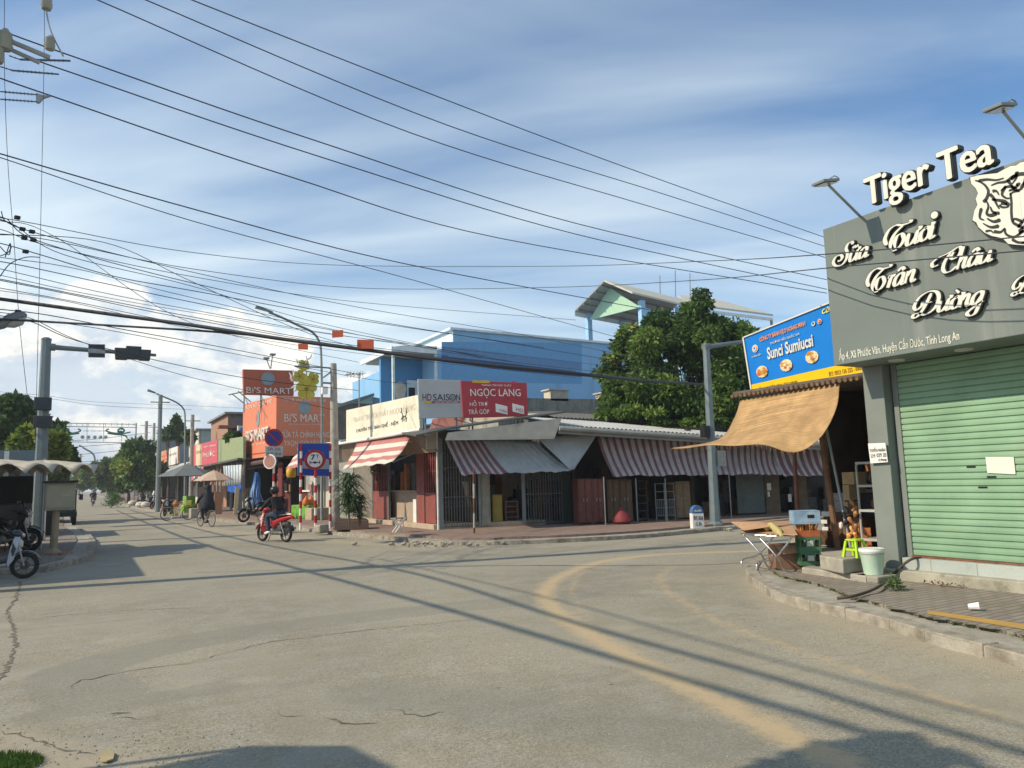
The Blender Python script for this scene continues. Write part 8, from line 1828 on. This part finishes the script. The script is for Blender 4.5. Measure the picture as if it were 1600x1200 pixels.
def rider(label,top,bottom,helmet=None,loc=(0,0,0),ang=0,hat=None,seat=.86,group=None,pedal=False,hood=True,shoe=None):
    t=thing('person',label,'person',(0,0,0),group); s=seat
    J={'pelvis':((-.20,0,s+.06),.135),'waist':((-.15,0,s+.22),.125),'chest':((-.06,0,s+.42),.145),'neckb':((-.02,0,s+.56),.07),'neck':((.0,0,s+.62),.055),'head':((.03,0,s+.72),(.085,.09)),'crown':((.03,0,s+.80),.07)}
    E=[('pelvis','waist'),('waist','chest'),('chest','neckb'),('neckb','neck'),('neck','head'),('head','crown')]
    kn=[(.22,.13,s-.04),(.22,-.13,s-.04)]; ft=[(.10,.14,.33),(.10,-.14,.33)]
    if pedal: kn=[(.20,.10,s+.02),(.24,-.10,s-.18)]; ft=[(.14,.11,.42),(.12,-.11,.22)]
    for i,sd in enumerate((1,-1)):
        J['hip%d'%i]=((-.18,sd*.10,s+.02),.105); J['knee%d'%i]=(kn[i],.070); J['ank%d'%i]=(ft[i],.045); J['toe%d'%i]=((ft[i][0]+.17,ft[i][1],ft[i][2]-.05),.040)
        J['sh%d'%i]=((-.03,sd*.19,s+.50),.065); J['elb%d'%i]=((.12,sd*.27,s+.30),.046); J['wri%d'%i]=((.32,sd*.26,s+.22 if not pedal else s+.12),.032); J['palm%d'%i]=((.38,sd*.26,s+.21 if not pedal else s+.11),.036)
        E+= [('pelvis','hip%d'%i),('hip%d'%i,'knee%d'%i),('knee%d'%i,'ank%d'%i),('ank%d'%i,'toe%d'%i),('chest','sh%d'%i),('sh%d'%i,'elb%d'%i),('elb%d'%i,'wri%d'%i),('wri%d'%i,'palm%d'%i)]
        for f in range(4):
            a='f%d_%d'%(i,f); x0=.41; J[a]=((x0,sd*(.235+.018*f),J['palm%d'%i][0][2]),.011); J[a+'b']=((x0+.035,sd*(.235+.018*f),J['palm%d'%i][0][2]-.025),.010); J[a+'c']=((x0+.01,sd*(.235+.018*f),J['palm%d'%i][0][2]-.055),.009); E+=[('palm%d'%i,a),(a,a+'b'),(a+'b',a+'c')]
        a='th%d'%i; J[a]=((.38,sd*.22,J['palm%d'%i][0][2]-.03),.012); E+=[('palm%d'%i,a)]
    JB={k:((v[0],tuple(q*(.78 if k in ('pelvis','waist','chest','neckb') or k[:2] in ('hi','kn','an','sh','el') else 1) for q in v[1])) if hasattr(v[1],'__len__') else (v[0],v[1]*(.78 if k in ('pelvis','waist','chest','neckb') or k[:2] in ('hi','kn','an','sh','el') else 1))) for k,v in J.items()}; body=skin(JB,E,'body',SKINM,t)
    def sub(keys,edges,gr,nm,m): skin({k:(J[k][0],tuple(q+gr for q in J[k][1]) if hasattr(J[k][1],'__len__') else J[k][1]+gr) for k in keys},edges,nm,m,t)
    tk=['pelvis','waist','chest','neckb','sh0','elb0','wri0','sh1','elb1','wri1']; sub(tk,[e for e in E if e[0] in tk and e[1] in tk],.022,'jacket',top)
    lk=['pelvis','hip0','knee0','ank0','hip1','knee1','ank1']; sub(lk,[e for e in E if e[0] in lk and e[1] in lk],.018,'trousers',bottom)
    for i in (0,1):
        a,b=np.array(J['ank%d'%i][0]),np.array(J['toe%d'%i][0]); mb=MB(); mb.tube([a-V(.06,0,.03),a+V(.03,0,-.02),b+V(.03,0,-.01)],[.045,.055,.04],8); mb.build('shoe',shoe or SIGNW,t,smooth='full')
    h=np.array(J['head'][0])
    if helmet:
        mb=MB(); mb.lathe(h+V(-.015,0,-.06),[(.10,0),(.135,.06),(.142,.12),(.12,.19),(.07,.23),(.01,.245)],18); hm=mb.build('helmet',helmet,t,smooth='full')
        mb=MB(); mb.prism([h+V(.10,-.08,.04),h+V(.10,.08,.04),h+V(.19,.05,.02),h+V(.19,-.05,.02)],(0,0,.01)); mb.build('visor',helmet,hm)
    elif hat:
        mb=MB(); mb.lathe(h+V(0,0,.03),[(.22,0),(.12,.08),(.02,.14)],18); mb.build('conical_hat',hat,t,smooth='full')
    else:
        mb=MB(); mb.lathe(h+V(-.02,0,-.05),[(.08,0),(.115,.06),(.118,.12),(.09,.18),(.01,.205)],16); mb.build('hair',HAIR,t,smooth='full')
    # face: nose, eyes, ears
    mb=MB(); mb.lathe(h+V(.10,0,0),[(.018,-.03),(.022,-.01),(.006,.03)],8); mb.build('nose',SKINM,t)
    mb=MB()
    for sd in (1,-1): mb.lathe(h+V(.095,sd*.035,.03),[(.011,0),(.006,.006)],8,axis=(1,0,0))
    mb.build('eyes',HAIR,t)
    mb=MB()
    for sd in (1,-1): mb.lathe(h+V(0,sd*.09,-.01),[(.025,-.006),(.025,.006)],8,axis=(0,1,0))
    mb.build('ears',SKINM,t)
    mb=MB(); mb.tube([h+V(.095,-.025,-.045),h+V(.10,0,-.047),h+V(.095,.025,-.045)],.006,5); mb.build('mouth',mat('lips',(.28,.10,.08),.6),t)
    t.location=tuple(loc); t.rotation_euler=(0,0,ang); return t
r1=rider('person in a black jacket and blue jeans riding the red motorbike',JACK,JEANS,helmet=mat('helmet_black',(.02,.02,.024),.3),loc=mid,ang=ang)
r1.scale=(.92,.92,.92)
mb=MB()
for sd in (1,-1): mb.lathe(V(.355,sd*.26,seat_z if False else 1.05),[(.04,-.04),(.055,0),(.04,.05)],10,axis=(1,0,.2))
mb.build('gloves',mat('glove_red',(.40,.04,.03),.7),r1)
# far rider coming along the street
fb=copy_tree(mblk); fb['label']='distant motorbike riding down the middle of the street'; fb['group']='dark parked motorbikes'; del fb['group']; fp=G(145,791); place(fb,fp,math.radians(90))
r2=rider('distant person in dark clothes riding a motorbike down the street',JACK,JEANS,helmet=mat('helmet_grey',(.25,.26,.27),.3),loc=fp,ang=math.radians(90))
# bicycles
def bicycle(label,m,basket=False,group=None):
    t=thing('bicycle',label,'bicycle',(0,0,0),group); R=.31
    for x in (.52,-.50):
        mb=MB(); mb.tube([V(x+R*math.cos(a),0,R+.02+R*math.sin(a)) for a in np.linspace(0,2*math.pi,33)[:-1]],.018,6,closed=True); w=mb.build('wheel',TYRE,t)
        mb=MB()
        for k in range(14): a=2*math.pi*k/14; mb.tube([V(x,.0,R+.02),V(x+R*math.cos(a),0,R+.02+R*math.sin(a))],.0035,3,cap=False)
        mb.tube([V(x+(R-.02)*math.cos(a),0,R+.02+(R-.02)*math.sin(a)) for a in np.linspace(0,2*math.pi,25)[:-1]],.010,5,closed=True); mb.build('rim',ENG,w)
        mb=MB(); mb.grid(lambda u,v:V(x+(R+.04)*math.cos(math.radians(20+130*u)),(v-.5)*.07,R+.02+(R+.04)*math.sin(math.radians(20+130*u))),10,1); mb.build('mudguard',m,t,solid=.005)
    mb=MB(); mb.tube([(-.5,0,R),(-.05,0,.30),(.33,0,.75)],.02,7); mb.tube([(-.05,0,.30),(-.20,0,.78)],.018,7); mb.tube([(-.5,0,R),(-.17,0,.66),(.10,0,.48)],.014,6); mb.build('frame',m,t)
    mb=MB(); mb.tube([(.52,0,R),(.40,0,.62),(.33,0,.95)],.016,7); mb.build('fork',m,t)
    mb=MB(); mb.tube([(.18,.27,.98),(.32,.2,1.0),(.35,0,.96),(.32,-.2,1.0),(.18,-.27,.98)],.012,6); mb.build('handlebar',ENG,t)
    mb=MB(); mb.loft([(-.34,0,.82,.09,.03),(-.22,0,.83,.08,.035),(-.06,0,.82,.03,.02)],10); mb.build('saddle',PBLK,t,smooth='full')
    mb=MB(); mb.cbox((-.48,0,.68),.34,.14,.02); mb.tube([(-.5,.06,R),(-.5,.06,.68)],.008,5); mb.tube([(-.5,-.06,R),(-.5,-.06,.68)],.008,5); mb.build('carrier',ENG,t)
    mb=MB(); mb.lathe((-.05,.04,.30),[(.09,0),(.09,.01)],14,axis=(0,1,0)); mb.tube([(-.05,.05,.30),(.05,.08,.18)],.01,5); mb.tube([(-.05,-.05,.30),(-.13,-.08,.42)],.01,5); mb.cbox((.06,.12,.17),.09,.08,.02); mb.cbox((-.14,-.12,.43),.09,.08,.02); mb.build('crank',ENG,t)
    if basket:
        mb=MB(); mb.cbox((.52,0,.86),.28,.32,.24); mb.build('basket',m,t,bevel=.02)
    return t
yb_=bicycle('yellow green bicycle parked at the right kerb in front of the bright green crates',mat('bike_yellow',(.45,.45,.08),.5),basket=True); place(yb_,G(277,813,.0),math.radians(-12),math.radians(-8))
cb_=bicycle('pale old bicycle being ridden away beside the right kerb',mat('bike_pale',(.42,.36,.26),.6)); cp=G(322,823); place(cb_,cp,math.radians(108))
r3=rider('person in a dark hooded coat and navy skirt cycling away beside the kerb',mat('coat_dark',(.018,.022,.03),.85),mat('skirt_navy',(.02,.04,.09),.85),loc=cp,ang=math.radians(108),seat=.86,pedal=True,shoe=PBLK)
mb=MB(); mb.lathe((-.12,0,.98),[(.30,-.30),(.29,-.1),(.24,.1),(.20,.30),(.12,.48),(.10,.55),(.12,.62),(.11,.72),(.03,.79)],16); mb.build('hooded_coat',mat('coat_dark'),r3,smooth='full')
# small bags on the yellow bicycle
mb=MB(); mb.lathe(V(0,0,.70)+V(-.1,0,0),[(.12,0),(.18,.12),(.12,.26),(.04,.34)],9); o=mb.build('load',mat('load_orange',(.35,.16,.06),.8,var=.4,scale=8),yb_)

# ================= HAZE
mb=MB(); mb.box(-480,-60,-1.2,520,720,34)
hz=mb.build('haze',None or bpy.data.materials.new('haze_air')); tag(hz,kind='stuff')
hm=hz.data.materials[0]; hm.use_nodes=True; hn=hm.node_tree.nodes; hl=hm.node_tree.links
hn.remove(hn['Principled BSDF']); pv=hn.new('ShaderNodeVolumePrincipled'); pv.inputs['Density'].default_value=.0007; pv.inputs['Color'].default_value=(.86,.92,1,1); pv.inputs['Anisotropy'].default_value=.2
hl.new(pv.outputs[0],hn['Material Output'].inputs['Volume'])
